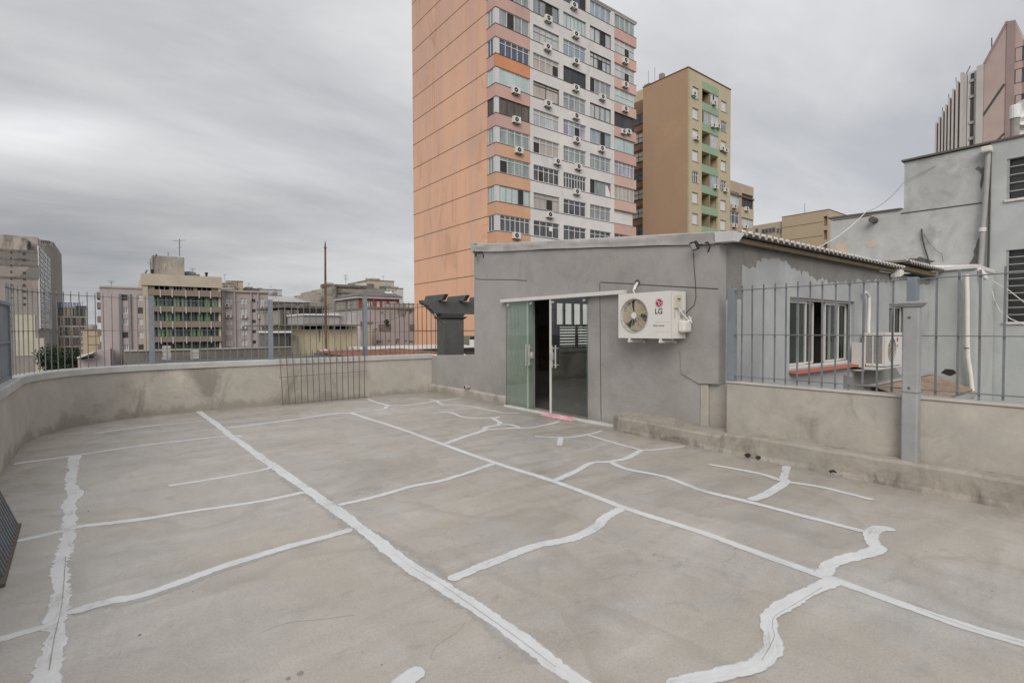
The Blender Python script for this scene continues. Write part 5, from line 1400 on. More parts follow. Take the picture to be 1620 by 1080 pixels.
for k, z in enumerate(zb):
    for j, (a, c_) in enumerate((wl_, wr_)):
        open_ = (j == 0 and k == 4) or (j == 1 and k in (1, 4))
        if k == 7 and j == 1: continue
        f = window(t, 'x', BY, -1, (a, c_, z+.02, z+1.48), K['d'] if open_ else M['blind_white'], 'frame_w' if open_ else 'frame_g', 3 if open_ else 1, .7 if open_ else 0, .10, .07, sill='frame_g')
    for j, (a, c_) in enumerate(((g0_+.05, gm_-.12), (gm_+.12, g1_-.05))):
        glz = {(0,1):'w', (1,1):'w', (2,1):'w', (1,0):'t', (4,1):'u', (7,1):'l'}.get((k, j))
        if glz: window(t, 'x', BY, -1, (a, c_, z, z+1.72), K[glz], 'frame_w' if glz != 'l' else 'frame_d', 4, 0, .04, .05, name='balcony_glazing')
        else: part('balcony_door', 'frame_d' if (k+j) % 2 else 'brown', t, lambda b: b.box(a+.2, c_-.5, BY+1.62, BY+1.69, z, z+1.6))
p_ = [(1099,148.5,'top left'),(1103,218,'third left'),(1131,163,'top balcony'),(1129.5,198.5,'left of the second balcony pair'),(1137,199.5,'right of the second balcony pair'),(1143.5,235,'left of the third right pair'),(1149,238,'right of the third right pair'),(1133,295.5,'fifth balcony'),(1149,300.5,'fifth right')]
for px, py, nm in p_:
    p = ony(px, py, BY-.3); place_ac((p.x, BY-.08, p.z-.28), 'air conditioner by the %s window, brown and cream block' % nm, 'air conditioners on the brown and cream block', 1.0)
# brown rear wing and pale roof house seen between the two towers
t = thing('rear_wing', 'dark brown rear wing with small windows between the orange tower and the brown block', 'building', (BX+8, BYE+6, G))
WX = BX+2.5; zt = onx(1010,160,WX).z
part('wall', plaster('brown_rear', (.215,.135,.09), amt=.3), t, lambda b: b.box(WX+.05, WX+9, BYE+.02, BYE+14, G, zt))
for k in range(11):
    z = zt-3.6-2.84*k; b = MB(); window(t, 'y', WX+.05-.12, -1, (BYE+1.2, BYE+4.2, z, z+1.5), K['b' if k % 3 else 'd'], 'frame_d', 2, .5, 0, .08)
    part('ledge', 'groove', t, lambda b: b.box(WX-.08, WX+.04, BYE+.1, BYE+9, z-1.1, z-.95))
part('roof_house', 'cream', t, lambda b: b.box(WX+3, WX+7, BYE+1, BYE+7, zt+.001, zt+3.2))
# low cream block to the right of it
zt = ony(1174, 291, BY+.6).z; x0, x1 = BXE+.1, ony(1192, 320, BY+.6).x
t = thing('apartment_block', 'low beige apartment block with two visible floors right of the green balconies', 'building', (x0+3, BY+5, G))
M['beige'] = plaster('beige_render', (0.440,0.341,0.259), .07, .08, .4, 4, (.28,.22,.17), .35, .58, (1,1,.3), .3, None, .3, .9, .04)
FY = BY+.6; wd = x1-x0
fz = [ony(1174, y, FY).z for y in (327, 357)]; hh = 1.9
hl = [(x0+.4, x0+wd*.46, z, z+hh) for z in fz]+[(x0+wd*.55, x1-.15, z, z+hh+.2) for z in fz]
b = MB(); facade(b, 'x', x0, x1, G, zt, FY, -1, hl, .25); b.box(x0, x1, FY+.26, FY+12, G, zt-.02); b.build('wall', 'beige', t)
part('cornice', 'groove', t, lambda b: b.box(x0, x1+.1, FY-.12, FY-.001, zt-2.05, zt-1.85))
for i, (h, gk) in enumerate(zip(hl, ('m','d','l','w'))): window(t, 'x', FY, -1, h, K[gk], 'frame_w' if gk != 'l' else 'frame_d', 3, .7 if gk != 'l' else 0, .1, .08)
part('lower_panel', 'cream', t, lambda b: b.box(x0+wd*.53, x1, FY-.05, FY-.001, fz[0]-1.6, fz[0]-.03))
for px, py, nm in ((1163,327,'upper left'),(1182,331,'upper right dark'),(1163,357,'lower left'),(1180,359,'lower right')):
    p = ony(px, py, FY-.3); place_ac((p.x, FY-.06, p.z-.25), 'small air conditioner under the %s window of the low beige block' % nm, 'air conditioners on the low beige block', 1.05)

# ------------------------------------------------------------------ tan building behind the annex roof
P_ = atd(1311, 345, 108); t = thing('tan_building', 'long plain tan building with recessed square balconies at its corner', 'building', (P_.x+5, P_.y+10, G))
M['tan'] = plaster('tan_render', (0.459,0.364,0.252), .05, .05, .3, 3, (.31,.24,.17), .25, .6, (1,1,.3), .2, None, .3, .9, .03)
TXx, TYy = P_.x, P_.y; zt = onx(1311, 331.5, TXx).z
yM = onx(1237, 350, TXx).y; yF = onx(1190, 350, TXx).y
gap = onx(1303, 350, TXx).y
hl = []
for py in (357, 379, 400, 422): z = onx(1307, py, TXx).z; hl.append((TYy+.25, gap, z, z+2.0))
b = MB(); facade(b, 'y', TYy, yM, G, zt, TXx, -1, hl, .8); b.box(TXx+.801, TXx+14, TYy+.01, yM-.01, G, zt-.03); b.build('wall', 'tan', t)
part('floor_line', 'groove', t, lambda b: [b.box(TXx-.03, TXx-.001, gap+.1, yM, onx(1307,py,TXx).z-.05, onx(1307,py,TXx).z+.05) for py in (350, 372, 393)])
part('roof_edge', 'groove', t, lambda b: b.box(TXx-.06, TXx+14, TYy-.06, yM+.05, zt+.001, zt+.12))
zt2 = onx(1237, 350, TXx+.5).z
part('low_wing', 'tan', t, lambda b: b.box(TXx+.5, TXx+12, yM+.06, yF, G, zt2))
for a, c_ in ((1205,1227),(1195,1200),(1229,1233),(1234,1237)):
    y0, y1 = onx(c_, 360, TXx+.5).y, onx(a, 360, TXx+.5).y
    z0, z1 = onx((a+c_)/2, 369, TXx+.5).z, onx((a+c_)/2, 361, TXx+.5).z
    window(t, 'y', TXx+.4, -1, (y0, y1, z0, z1), K['d'], 'frame_g', max(1, int((c_-a)/5)), 0, .0, .08)
part('aerial', 'bar_steel', t, lambda b: b.tube([(TXx+2, onx(1273,340,TXx+2).y, zt), (TXx+2, onx(1273,340,TXx+2).y, zt+2.6)], .05, 5))

# ------------------------------------------------------------------ pink finned tower at the right
RX = atd(1520, 200, 62).x
t = thing('finned_tower', 'pinkish tower with white upright fins, dark glass stripe and slanted roof at the right', 'building', (RX+5, onx(1550,300,RX).y, G))
M['fin'] = plaster('fin_white', (0.515,0.482,0.459), .07, .1, .5, 4, (.33,.30,.28), .35, .58, (1,1,.25), .4, None, .3, .8, .04)
M['dusty_pink'] = plaster('dusty_pink', (0.478,0.370,0.341), .07, .1, .5, 4, (.25,.19,.175), .4, .57, (1,1,.25), .4, None, .3, .85, .04)
M['dusty_brown'] = plaster('dusty_brown', (0.338,0.250,0.230), .08, .1, .5, 4, amt=.25)
fins = [(1480.5,1485,195.5),(1485.5,1490,186.5),(1490.5,1495,177),(1495.5,1500,167.5),(1500.5,1505.5,156),(1506,1511.5,143),(1512,1518.5,130.5),(1519,1527.5,117)]
for i, (a, c_, py) in enumerate(fins):
    y0, y1 = onx(c_, 250, RX).y, onx(a, 250, RX).y; z = onx((a+c_)/2, py, RX).z; dpt = (y1-y0)
    part('fin', 'fin', t, lambda b: (b.box(RX-.55, RX+7, y0+dpt*.45, y1, G, z), b.box(RX+.05, RX+7, y0+.001, y0+dpt*.45-.001, G, z-.15)))
yg0, yg1 = onx(1543.5,250,RX).y, onx(1528.5,250,RX).y; zg = onx(1536,113,RX).z
window(t, 'y', RX, -1, (yg0, yg1, G, zg), K['d'], 'frame_w', 1, 0, .1, .25, name='glass_stripe')
part('stripe_core', 'dusty_brown', t, lambda b: b.box(RX+.4, RX+7, yg0, yg1, G, zg-.1))
part('stripe_bar', 'fin', t, lambda b: [b.box(RX-.02, RX+.095, yg0+.2, yg1-.2, onx(1536,py,RX).z-.16, onx(1536,py,RX).z+.16) for py in (128,153,194,219)])
yf0, yf1 = onx(1555,250,RX).y, onx(1544,250,RX).y; zf0 = onx(1544.5,108,RX).z
part('edge_fin', 'fin', t, lambda b: b.box(RX-.5, RX+7, yf0, yf1-.001, G, onx(1550,106,RX).z))
ya_, yb_ = onx(1590,250,RX).y, onx(1555.5,250,RX).y
z0_, zm2, z1_ = onx(1555.5,105,RX).z, onx(1566,80,RX).z, onx(1590,39,RX).z; ymid = onx(1562,90,RX).y
part('slant_wall', 'dusty_pink', t, lambda b: b.prism([(RX-.3,yb_,G),(RX-.3,ya_,G),(RX-.3,ya_,z1_),(RX-.3,yb_,z0_)], (8,0,0)))
yc_ = onx(1603,250,RX).y
part('slant_edge', 'dusty_brown', t, lambda b: (b.prism([(RX-.38,ya_-.001,G),(RX-.38,yc_,G),(RX-.38,yc_,onx(1603,35,RX).z),(RX-.38,ya_-.001,z1_+.1)], (8,0,0)), b.bar((RX-.3,yb_,z0_+.12),(RX-.3,ya_,z1_+.12),.3,.2)))
ye_ = onx(1614,250,RX).y
part('right_wall', 'dusty_pink', t, lambda b: b.prism([(RX-.2,yc_-.001,G),(RX-.2,ye_,G),(RX-.2,ye_,onx(1614,62,RX).z),(RX-.2,yc_-.001,onx(1603,35,RX).z-.1)], (8,0,0)))
part('back_wall', 'dusty_brown', t, lambda b: b.box(RX+.3, RX+8, ye_-14, ye_-.001, G, onx(1616,62,RX).z))
part('groove', 'joint', t, lambda b: (b.bar(onx(1554.5,184,RX-.32),onx(1589,133,RX-.32),.22,.05,up=(1,0,0)), b.bar(onx(1578,222,RX-.32),onx(1589,211,RX-.32),.2,.05,up=(1,0,0))))
for py in (86, 120, 161):
    p = onx(1612, py, RX-.2); window(t, 'y', RX-.21, -1, (p.y-.45, p.y+.35, p.z-.8, p.z+.8), K['d'], 'frame_d', 1, 0, 0, .08)
part('aerial', 'bar_steel', t, lambda b: (b.tube([onx(1569,85,RX+1), onx(1569,60,RX+1)], .06, 5), b.tube([onx(1529,117,RX+.2), onx(1535,105,RX+1)], .07, 5), [b.tube([onx(x,y,RX), onx(x,y-7,RX)], .04, 5) for x, y in ((1491,177),(1501,156),(1512.5,130))]))
# dishes and flue on the neighbour's roof
for px, py, r, nm in ((1626,176,.36,'upper of two white satellite dishes at the right edge above the neighbour roof'), (1626,203,.35,'lower of two white satellite dishes at the right edge above the neighbour roof')):
    p = onx(px, py, 20.0); d_ = thing('satellite_dish', nm, 'dish', tuple(p), 'satellite dishes on the neighbour roof')
    part('reflector', 'white', d_, lambda b: b.lathe(tuple(p), [(.06,.22),(r*.5,.16),(r*.85,.05),(r,-.02),(r*.84,.02),(r*.48,.12),(.02,.17)], 24, 'x'), smooth=True)
    part('mast', 'bar_steel', d_, lambda b: b.tube([(p.x+.15,p.y,p.z),(p.x+.3,p.y,p.z-.3),(p.x+.3,p.y,zA+.05)], .04, 8))
p = onx(1606, 181, 20.0)
fl2 = thing('roof_flue', 'short pale flue with a white cap on the neighbour roof beside the dishes', 'flue', (p.x,p.y,zA))
part('pipe', 'fibro', fl2, lambda b: b.tube([(p.x,p.y,zA),(p.x,p.y,p.z-.12)], .10, 12))
part('cap', 'white', fl2, lambda b: b.lathe((p.x,p.y,p.z-.12), [(.125,0),(.125,.34),(.11,.36)], 14))

# ------------------------------------------------------------------ the city to the left
CITY = []
def pxbox(a, c_, ytop, Y, depth, name, label, cat, mat, zb_=G):
    """box with its front on the plane y = Y between two photo columns"""
    x0, x1 = ony(a, 520, Y).x, ony(c_, 520, Y).x; z = ony((a+c_)/2, ytop, Y).z
    t = thing(name, label, cat, ((x0+x1)/2, Y+depth/2, zb_)); CITY.append((t, x0, x1, Y, depth, z)); return t, x0, x1, z
def rect(a, c_, y0, y1, Y):
    return (ony(a,520,Y).x, ony(c_,520,Y).x, ony((a+c_)/2,y1,Y).z, ony((a+c_)/2,y0,Y).z)
M['lilac'] = plaster('lilac_render', (0.416,0.362,0.351), .06, .05, .3, 3, (.24,.20,.20), .35, .58, (1,1,.25), .2, (.345,.30,.295), .5, .9, .03)
M['sand'] = plaster('sand_render', (0.470,0.415,0.325), .08, .06, .4, 3, (.25,.21,.16), .4, .57, (1,1,.25), .25, None, .3, .9, .03)
M['taupe'] = plaster('taupe_band', (.235,.19,.155), .08, .06, .4, 3, (.15,.12,.10), .4, .57, (1,1,.4), .25, None, .3, .9, .03)
M['stained'] = plaster('stained_concrete', (0.403,0.364,0.314), .2, .1, .6, 4, (.09,.082,.072), .85, .50, (1,1,.22), .35, (.27,.245,.215), .6, .92, .05)
M['stained_dark'] = plaster('stained_dark_concrete', (.17,.155,.14), .25, .15, .8, 4, (.055,.05,.045), .8, .50, (1,1,.4), .5, (.23,.20,.17), .5, .92, .05)
M['green_pane'] = curtain('green_panel', (.10,.21,.115), (.22,.37,.20), .8)
M['green_dark'] = curtain('green_glass', (.03,.06,.05), (.10,.19,.145), 1.2)
# green and cream block with a water tank house
Y0 = 95
t, x0, x1, z = pxbox(228, 350, 435.5, Y0, 14, 'office_block', 'cream office block with green glazed floors and stained tank house on its roof', 'building', 'sand')
part('core', 'sand', t, lambda b: b.box(x0, x1, Y0+1.6, Y0+15, G, z-.2))
part('pier', 'sand', t, lambda b: (b.box(x0, x0+(x1-x0)*.055, Y0, Y0+1.599, G, z-1.75), b.box(x1-(x1-x0)*.03, x1, Y0, Y0+1.599, G, z-1.75)))
part('cornice', 'sand', t, lambda b: b.box(x0-.2, x1+.2, Y0-.2, Y0+2, z-1.749, z))
xi0, xi1 = x0+(x1-x0)*.055, x1-(x1-x0)*.03
zr_ = lambda py: ony(290, py, Y0).z
part('upper_wall', plaster('ochre_wall', (.44,.35,.22), amt=.2), t, lambda b: b.box(xi0+.001, xi1-.001, Y0+.35, Y0+1.59, zr_(461), z-1.76))
for a, c_ in ((244.5,270.5),(275,290.5),(294,308.5),(312.5,337)):
    r = rect(a, c_, 448.5, 460.5, Y0); window(t, 'x', Y0+.30, -1, r, K['d'], 'frame_g', 3, 0, 0, .12)
bands = [(459.5,468.5),(485,493.5),(508,517.5),(532,540.5),(556,566)]
for q, (a, c_) in enumerate(bands):
    part('balcony_band', 'taupe', t, lambda b: b.box(xi0+.001, xi1+.3, Y0-.5, Y0-.3, zr_(c_), zr_(a)))
    part('balcony_slab', 'taupe', t, lambda b: b.box(xi0+.001, xi1-.001, Y0-.299, Y0+1.59, zr_(c_)+.01, zr_(c_)+.3))
    for px in (254, 272.5, 294, 315, 333):
        x = ony(px, 500, Y0).x; part('band_fin', 'fin', t, lambda b: b.box(x-.07, x+.07, Y0-.58, Y0-.501, zr_(c_+2.5), zr_(a)))
for q in range(4):
    zz1, zz0 = zr_(bands[q][1])-.02, zr_(bands[q+1][0])
    n = 9
    for k in range(n):
        a = xi0+(xi1-xi0)*k/n+.05; c_ = xi0+(xi1-xi0)*(k+1)/n-.05
        gm_k = 'green_pane' if (k*7+q*3) % 4 in (0, 1) and q < 3 else 'green_dark'
        window(t, 'x', Y0+.4, -1, (a, c_, zz0, zz1), M[gm_k], 'frame_d', 2, 0, 0, .08)
tx0, tx1 = ony(241,410,Y0+3).x, ony(291.5,410,Y0+3).x; tz = ony(265,405.5,Y0+3).z
part('tank_house', 'stained', t, lambda b: b.box(tx0, tx1, Y0+3, Y0+9, z-.19, tz))
part('roof_vent', 'black', t, lambda b: [b.tube([(ony(px,430,Y0+1).x,Y0+1,z),(ony(px,430,Y0+1).x,Y0+1,z+.75)], [.12,.24], 8) for px in (326.5, 241)])
part('aerial', 'bar_steel', t, lambda b: (b.tube([ony(284,405,Y0+4), ony(284,378,Y0+4)], .07, 5), b.bar(ony(274,381,Y0+4), ony(293,380,Y0+4), .06), b.bar(ony(280,392,Y0+4), ony(288,391,Y0+4), .06), b.tube([ony(266,405,Y0+4), ony(266,399,Y0+4)], .06, 5)))
part('roof_dish', 'bar_steel', t, lambda b: [b.tube([ony(x-4,y+6,Y0+.5), ony(x,y,Y0+.5)], .12, 5) for x, y in ((233,427),(231,431),(248,402))])
# lilac blocks either side
Y1 = 97
t, x0, x1, z = pxbox(160, 227.6, 456, Y1, 16, 'apartment_block', 'lilac apartment block left of the cream and green office block', 'building', 'lilac')
wr = []
for py in (466, 486.5, 504, 525, 545):
    for a, c_ in ((193.5,203),(219,227)): wr.append(rect(a, c_, py, py+(9.5 if py < 540 else 9), Y1))
b = MB(); facade(b, 'x', x0, x1, G, z, Y1, -1, wr, .3); b.box(x0, x1, Y1+.31, Y1+16, G, z-.05); b.build('wall', 'lilac', t)
for i, r in enumerate(wr): window(t, 'x', Y1, -1, r, K['dwdgdbdtdn'[i]], 'frame_w' if i % 3 else 'frame_d', 3, .6 if i % 2 else 0, .12, .12)
part('roof_edge', 'lilac', t, lambda b: b.box(x0-.1, x1, Y1-.15, Y1+16, z+.001, z+.25))
part('downpipe', 'bar_steel', t, lambda b: [b.tube([(ony(px,500,Y1-.15).x,Y1-.15,G),(ony(px,500,Y1-.15).x,Y1-.15,ony(px,465,Y1).z)], .09, 5) for px in (189.5,192,207)])
part('side_balcony', 'taupe', t, lambda b: [b.box(x0-.45, x0-.001, Y1+2, Y1+8, ony(158,py,Y1+2).z-.9, ony(158,py,Y1+2).z) for py in (462,478,500,522,545)])
part('low_wing', 'lilac', t, lambda b: b.prism([(ony(123,560,Y1-4).x,Y1-4,G),(x0+1,Y1-4,G),(x0+1,Y1-4,ony(160,551,Y1-4).z),(ony(150,556,Y1-4).x,Y1-4,ony(150,556,Y1-4).z),(ony(123,567,Y1-4).x,Y1-4,ony(123,567,Y1-4).z)], (0,3.9,0)))
part('wing_roof', 'fibro_end', t, lambda b: b.prism([(ony(122,567,Y1-5).x,Y1-5.5,ony(122,567,Y1-5).z),(ony(148,558,Y1-5).x,Y1-5.5,ony(148,558,Y1-5).z),(ony(148,556,Y1-5).x,Y1-5.5,ony(148,556,Y1-5).z),(ony(122,565,Y1-5).x,Y1-5.5,ony(122,565,Y1-5).z)], (0,1.45,0)))
part('slot_window', 'dark_glass', t, lambda b: b.prism([ony(128,567.5,Y1-4.05),ony(148,561.5,Y1-4.05),ony(148,565.5,Y1-4.05),ony(128,568.8,Y1-4.05)], (0,.04,0)))
t, x0, x1, z = pxbox(350.5, 425, 462.5, Y1, 16, 'apartment_block', 'lilac apartment block with white blinds right of the cream and green office block', 'building', 'lilac')
wr = []; kinds = []
for r_, py in enumerate((472, 488, 505, 521, 537.5)):
    for q, (a, c_) in enumerate(((358,367.5),(381,391),(399,405),(411,419.5))):
        wr.append(rect(a, c_, py+(1 if q == 2 else 0), py+(6 if q == 2 else 8.5), Y1)); kinds.append('d' if q == 2 else 'wwwm'[(r_+q) % 4])
b = MB(); facade(b, 'x', x0, x1, G, z, Y1, -1, wr, .3); b.box(x0, x1, Y1+.31, Y1+16, G, z-.05); b.build('wall', 'lilac', t)
for r, kd in zip(wr, kinds): window(t, 'x', Y1, -1, r, K[kd], 'frame_w' if kd != 'd' else 'frame_d', 2, 0, .1, .12)
part('pilaster', 'lilac', t, lambda b: [b.box(ony(a,500,Y1).x, ony(c_,500,Y1).x, Y1-.25, Y1-.001, G, z-.01) for a, c_ in ((350.8,356),(369.5,372.5),(396,398),(407,409))])
part('roof_edge', 'lilac', t, lambda b: b.box(x0, x1+.1, Y1-.32, Y1+16, z+.001, z+.3))
for i, (px, py, nm) in enumerate(((360,482,'first column, top'),(362,499,'first column, second'),(386,500,'second column, second'),(385.5,516.5,'second column, third'),(416,485.5,'last column, top'),(412.5,500,'last column, second'))):
    p = ony(px, py, Y1-.4); place_ac((p.x, Y1-.12, p.z-.35), 'tiny air conditioner under the %s window of the right lilac block' % nm, 'air conditioners on the right lilac block', .95)
# roofs that show behind the lilac block
def simple(a, c_, yt, Y, depth, name, label, cat, mat, wins=(), kind='d', ledges=(), zb_=G):
    t, x0, x1, z = pxbox(a, c_, yt, Y, depth, name, label, cat, mat)
    rs = [rect(*w_[:4], Y) for w_ in wins]
    b = MB()
    if rs: facade(b, 'x', x0, x1, zb_, z, Y, -1, rs, .4); b.box(x0, x1, Y+.41, Y+depth, zb_, z-.03)
    else: b.box(x0, x1, Y, Y+depth, zb_, z)
    b.build('wall', mat, t)
    for w_, r in zip(wins, rs): window(t, 'x', Y, -1, r, K[w_[4] if len(w_) > 4 else kind], 'frame_g', 2, 0, .15, .12)
    for (l0, l1, ly0, ly1, lm) in ledges:
        r = rect(l0, l1, ly0, ly1, Y); part('ledge', lm, t, lambda b: b.box(r[0], r[1], Y-.35, Y-.002, r[2], r[3]))
    part('roof_edge', 'taupe', t, lambda b: b.box(x0-.1, x1+.1, Y-.15, Y+depth+.1, z+.001, z+.2))
    return t, x0, x1, z
simple(351, 372, 449, 150, 12, 'roof_house', 'stained cream roof house rising behind the right lilac block', 'building', 'stained', [(354,362,452,455),(364,370,453,456)])
simple(370, 385.5, 445.5, 152, 12, 'roof_house', 'narrow tan tower head behind the right lilac block', 'building', 'tan', [(376,378,448,453),(376,378,456,460)])
simple(386, 412, 457, 160, 12, 'roof_house', 'dark low rooftop structures behind the right lilac block', 'building', 'stained_dark')
mint = plaster('mint_render', (.47,.49,.46), .05, .05, .3, 3, amt=.2); M['mint'] = mint
simple(412.5, 447, 458.5, 190, 20, 'pale_block', 'pale mint block on the skyline left of the grey warehouse roof', 'building', 'mint')
simple(424, 447, 468, 185, 4, 'pale_block', 'lower pale mint block in front of the skyline mint block', 'building', 'mint')
# grey warehouse roof
t, x0, x1, z = pxbox(424, 503, 478, 105, 20, 'warehouse', 'long warehouse with pale grey sheet roof and stained tan wall', 'building', 'stained')
part('wall', 'stained', t, lambda b: b.box(x0, x1, 105, 127, G, z))
part('roof', plaster('sheet_roof_grey', (.42,.40,.385), .08, .1, .5, 3, amt=.2), t, lambda b: b.prism([(x0-.3,104.5,z+.001),(x0-.3,116,ony(440,468.5,116).z),(x0-.3,127,z+.001)], (x1-x0+.6,0,0)))
part('window_strip', 'dark_glass', t, lambda b: [b.box(ony(px,487,104.9).x, ony(px+4,487,104.9).x, 104.9, 104.98, ony(px,490,105).z, ony(px,483,105).z) for px in (434,446,452,458,464,486,494)])
# peach block, pale block with sign, left tower
t, x0, x1, z = simple(127.5, 157, 522, 140, 14, 'apartment_block', 'peach blank-sided block left of the lilac block', 'building', 'tan', [(128,131.5,y,y+6) for y in (526,534,543,553,563)])
part('floor_line', 'groove', t, lambda b: [b.box(x0+1, x1, 139.96, 139.995, ony(140,y,140).z-.06, ony(140,y,140).z+.06) for y in (532,545,559,572)])
t, x0, x1, z = simple(86, 136, 487.5, 210, 20, 'striped_block', 'brown and white banded block with a blue roof sign in the far left gap', 'building', 'fin')
for (a, c_) in ((487.5,499.5),(502,514),(517,530),(533.5,546),(549,562)):
    zz0, zz1 = ony(110,c_,210).z, ony(110,a,210).z
    r = random.Random(int(a)); n = 22
    for k in range(n):
        xa = x0+(x1-x0)*k/n; xb = x0+(x1-x0)*(k+.8)/n
        part('window_bay', ('taupe','frame_d','stained_dark','tan')[r.randrange(4)], t, lambda b: b.box(xa, xb, 209.8, 209.99, zz0, zz1))
sg = plain('sign_blue', (.03,.06,.20), .5)
t2 = thing('roof_sign', 'small blue letters of an unreadable sign on the roof edge of the banded block', 'sign', (x0,209.5,z))
r = random.Random(2)
for k, px in enumerate([93,95,97.4,99.8,102,104.2,106.6,108.8,111, 115,117.2,119.4,121.6,123.8,126]):
    x = ony(px, 490, 209.5).x
    def glyph(b):
        b.box(x-.25, x-.1, 209.45, 209.5, z+.3, z+1.7)
        if k % 3: b.box(x-.099, x+.3, 209.45, 209.5, z+1.5, z+1.7)
        if k % 2: b.box(x-.099, x+.3, 209.45, 209.5, z+.3, z+.5)
        else: b.box(x+.15, x+.3, 209.45, 209.5, z+.3, z+1.49)
    part('letter', sg, t2, glyph)
YL = 165
t, x0, x1, z = pxbox(-60, 62, 393, YL, 26, 'old_tower', 'stained concrete tower with white glazed side at the far left', 'building', 'stained')
zl = lambda py: ony(30, py, YL).z
M['lt_grey'] = plaster('left_grey', (0.192,0.176,0.160), .15, .05, .3, 2, (.12,.11,.10), .6, .55, (1,1,.5), .15, None, .4, .9, .03)
M['lt_pale'] = plaster('left_pale', (0.303,0.267,0.238), .10, .05, .3, 2, (.22,.19,.165), .5, .55, (1,1,.5), .15, None, .4, .9, .03)
M['lt_cream'] = plaster('left_cream', (.50,.46,.36), .05, .05, .3, 2, (.3,.27,.21), .3, .58, (1,1,.4), .15, None, .4, .9, .03)
part('wall', 'lt_pale', t, lambda b: b.box(x0, x1, YL+.02, YL+26, G-6, z))
part('grey_band', 'lt_grey', t, lambda b: (b.box(x0, x1+.02, YL-.02, YL+.019, zl(419), z-.02), b.prism([ony(27,440.5,YL-.0),ony(62,440.5,YL-.0),ony(62,419.5,YL-.0),ony(50,419.5,YL-.0)], (0,.018,0))))
part('band_line', 'stained_dark', t, lambda b: [b.box(x0, x1, YL-.08, YL-.021, zl(py)-.25, zl(py)+.25) for py in (397,410,419,439.5)])
part('cream_panel', 'lt_cream', t, lambda b: (b.box(ony(22,520,YL).x, ony(56,520,YL).x, YL-.15, YL+.01, zl(563), zl(498)), b.box(ony(56.2,520,YL).x, ony(70,520,YL).x, YL-2, YL+.01, zl(592), zl(535))))
vent_r = [(17.5,y) for y in (400,409.5,420.5,430.5,441,451,460.5,471,482,493,504,515)] + [(38,y) for y in (401,411,431,441,451,460.5,471,481)]
for px, y in vent_r: part('vent', 'dark_glass', t, lambda b: [b.box(ony(px-(1.2 if px < 30 else 2.2),y,YL).x, ony(px+(1.2 if px < 30 else 2.2),y,YL).x, YL-.12, YL-.0805, zl(y+1.6), zl(y-1.6))])
part('rooftop', 'stained', t, lambda b: (b.box(ony(-30,380,YL+4).x, ony(60,380,YL+4).x, YL+4, YL+16, z+.001, ony(30,373,YL+4).z), b.box(ony(22,390,YL+1).x, ony(42,390,YL+1).x, YL+1, YL+3.9, z+.001, ony(30,376,YL+1).z)))
part('roof_mast', 'black', t, lambda b: (b.tube([ony(46.5,394,YL+.5), ony(46.5,382,YL+.5)], .22, 5), b.bar(ony(43,388.5,YL+.5), ony(49.5,388.5,YL+.5), .35)))
# glazed side running back
ys0, ys1 = YL+.5, onx(77.5, 450, x1).y
nr, nc = 16, 3
zb0, zt0 = onx(70, 520, x1).z, onx(64, 395, x1).z
part('side_wall', 'fin', t, lambda b: b.box(x1+.001, x1+.3, YL+.03, ys1, zb0, zt0))
r = random.Random(5)
for i in range(nr):
    for j in range(nc):
        z0 = zb0+(zt0-zb0)*(i+.18)/nr; z1 = zb0+(zt0-zb0)*(i+.86)/nr
        u0 = ys0+(ys1-ys0)*(j+.08)/nc; u1 = ys0+(ys1-ys0)*(j+.92)/nc
        window(t, 'y', x1+.46, 1, (u0, u1, z0, z1), K[r.choice('wwddgudi')], 'frame_w', 2, 0, 0, .22)
# rounded grey tower behind it
Yr = 205
xa, xb = ony(55,450,Yr).x, ony(90,450,Yr).x; zt = ony(80,387.5,Yr).z
t = thing('rounded_tower', 'plain rounded grey concrete tower behind the old stained tower', 'building', ((xa+xb)/2, Yr+12, G))
rad = 6.0
arc = [(xa-14,Yr),(xb-rad,Yr)]+[(xb-rad+rad*sin(a),Yr+rad-rad*cos(a)) for a in [pi/2*q/8 for q in range(1,9)]]+[(xb,Yr+24),(xa-14,Yr+24)]
M['rt'] = plaster('rounded_grey', (.27,.25,.22), .07, .05, .3, 2, (.19,.17,.15), .4, .57, (1,1,.2), .12, None, .4, .9, .03)
part('wall', 'rt', t, lambda b: b.prism([(x,y,G-6) for x, y in arc], (0,0,zt-G+6)), smooth=True)
part('crown', 'stained', t, lambda b: b.prism([(x-(.8 if x > xb-9 else 0),y+.8,zt+.001) for x, y in arc], (0,0,1.6)))
part('crown_opening', 'dark_glass', t, lambda b: [b.box(ony(px,386,Yr+.6).x, ony(px+1.8,386,Yr+.6).x, Yr+.7, Yr+.79, zt+.4, zt+1.3) for px in (48,51,54,62,65,68,71,74,77)])
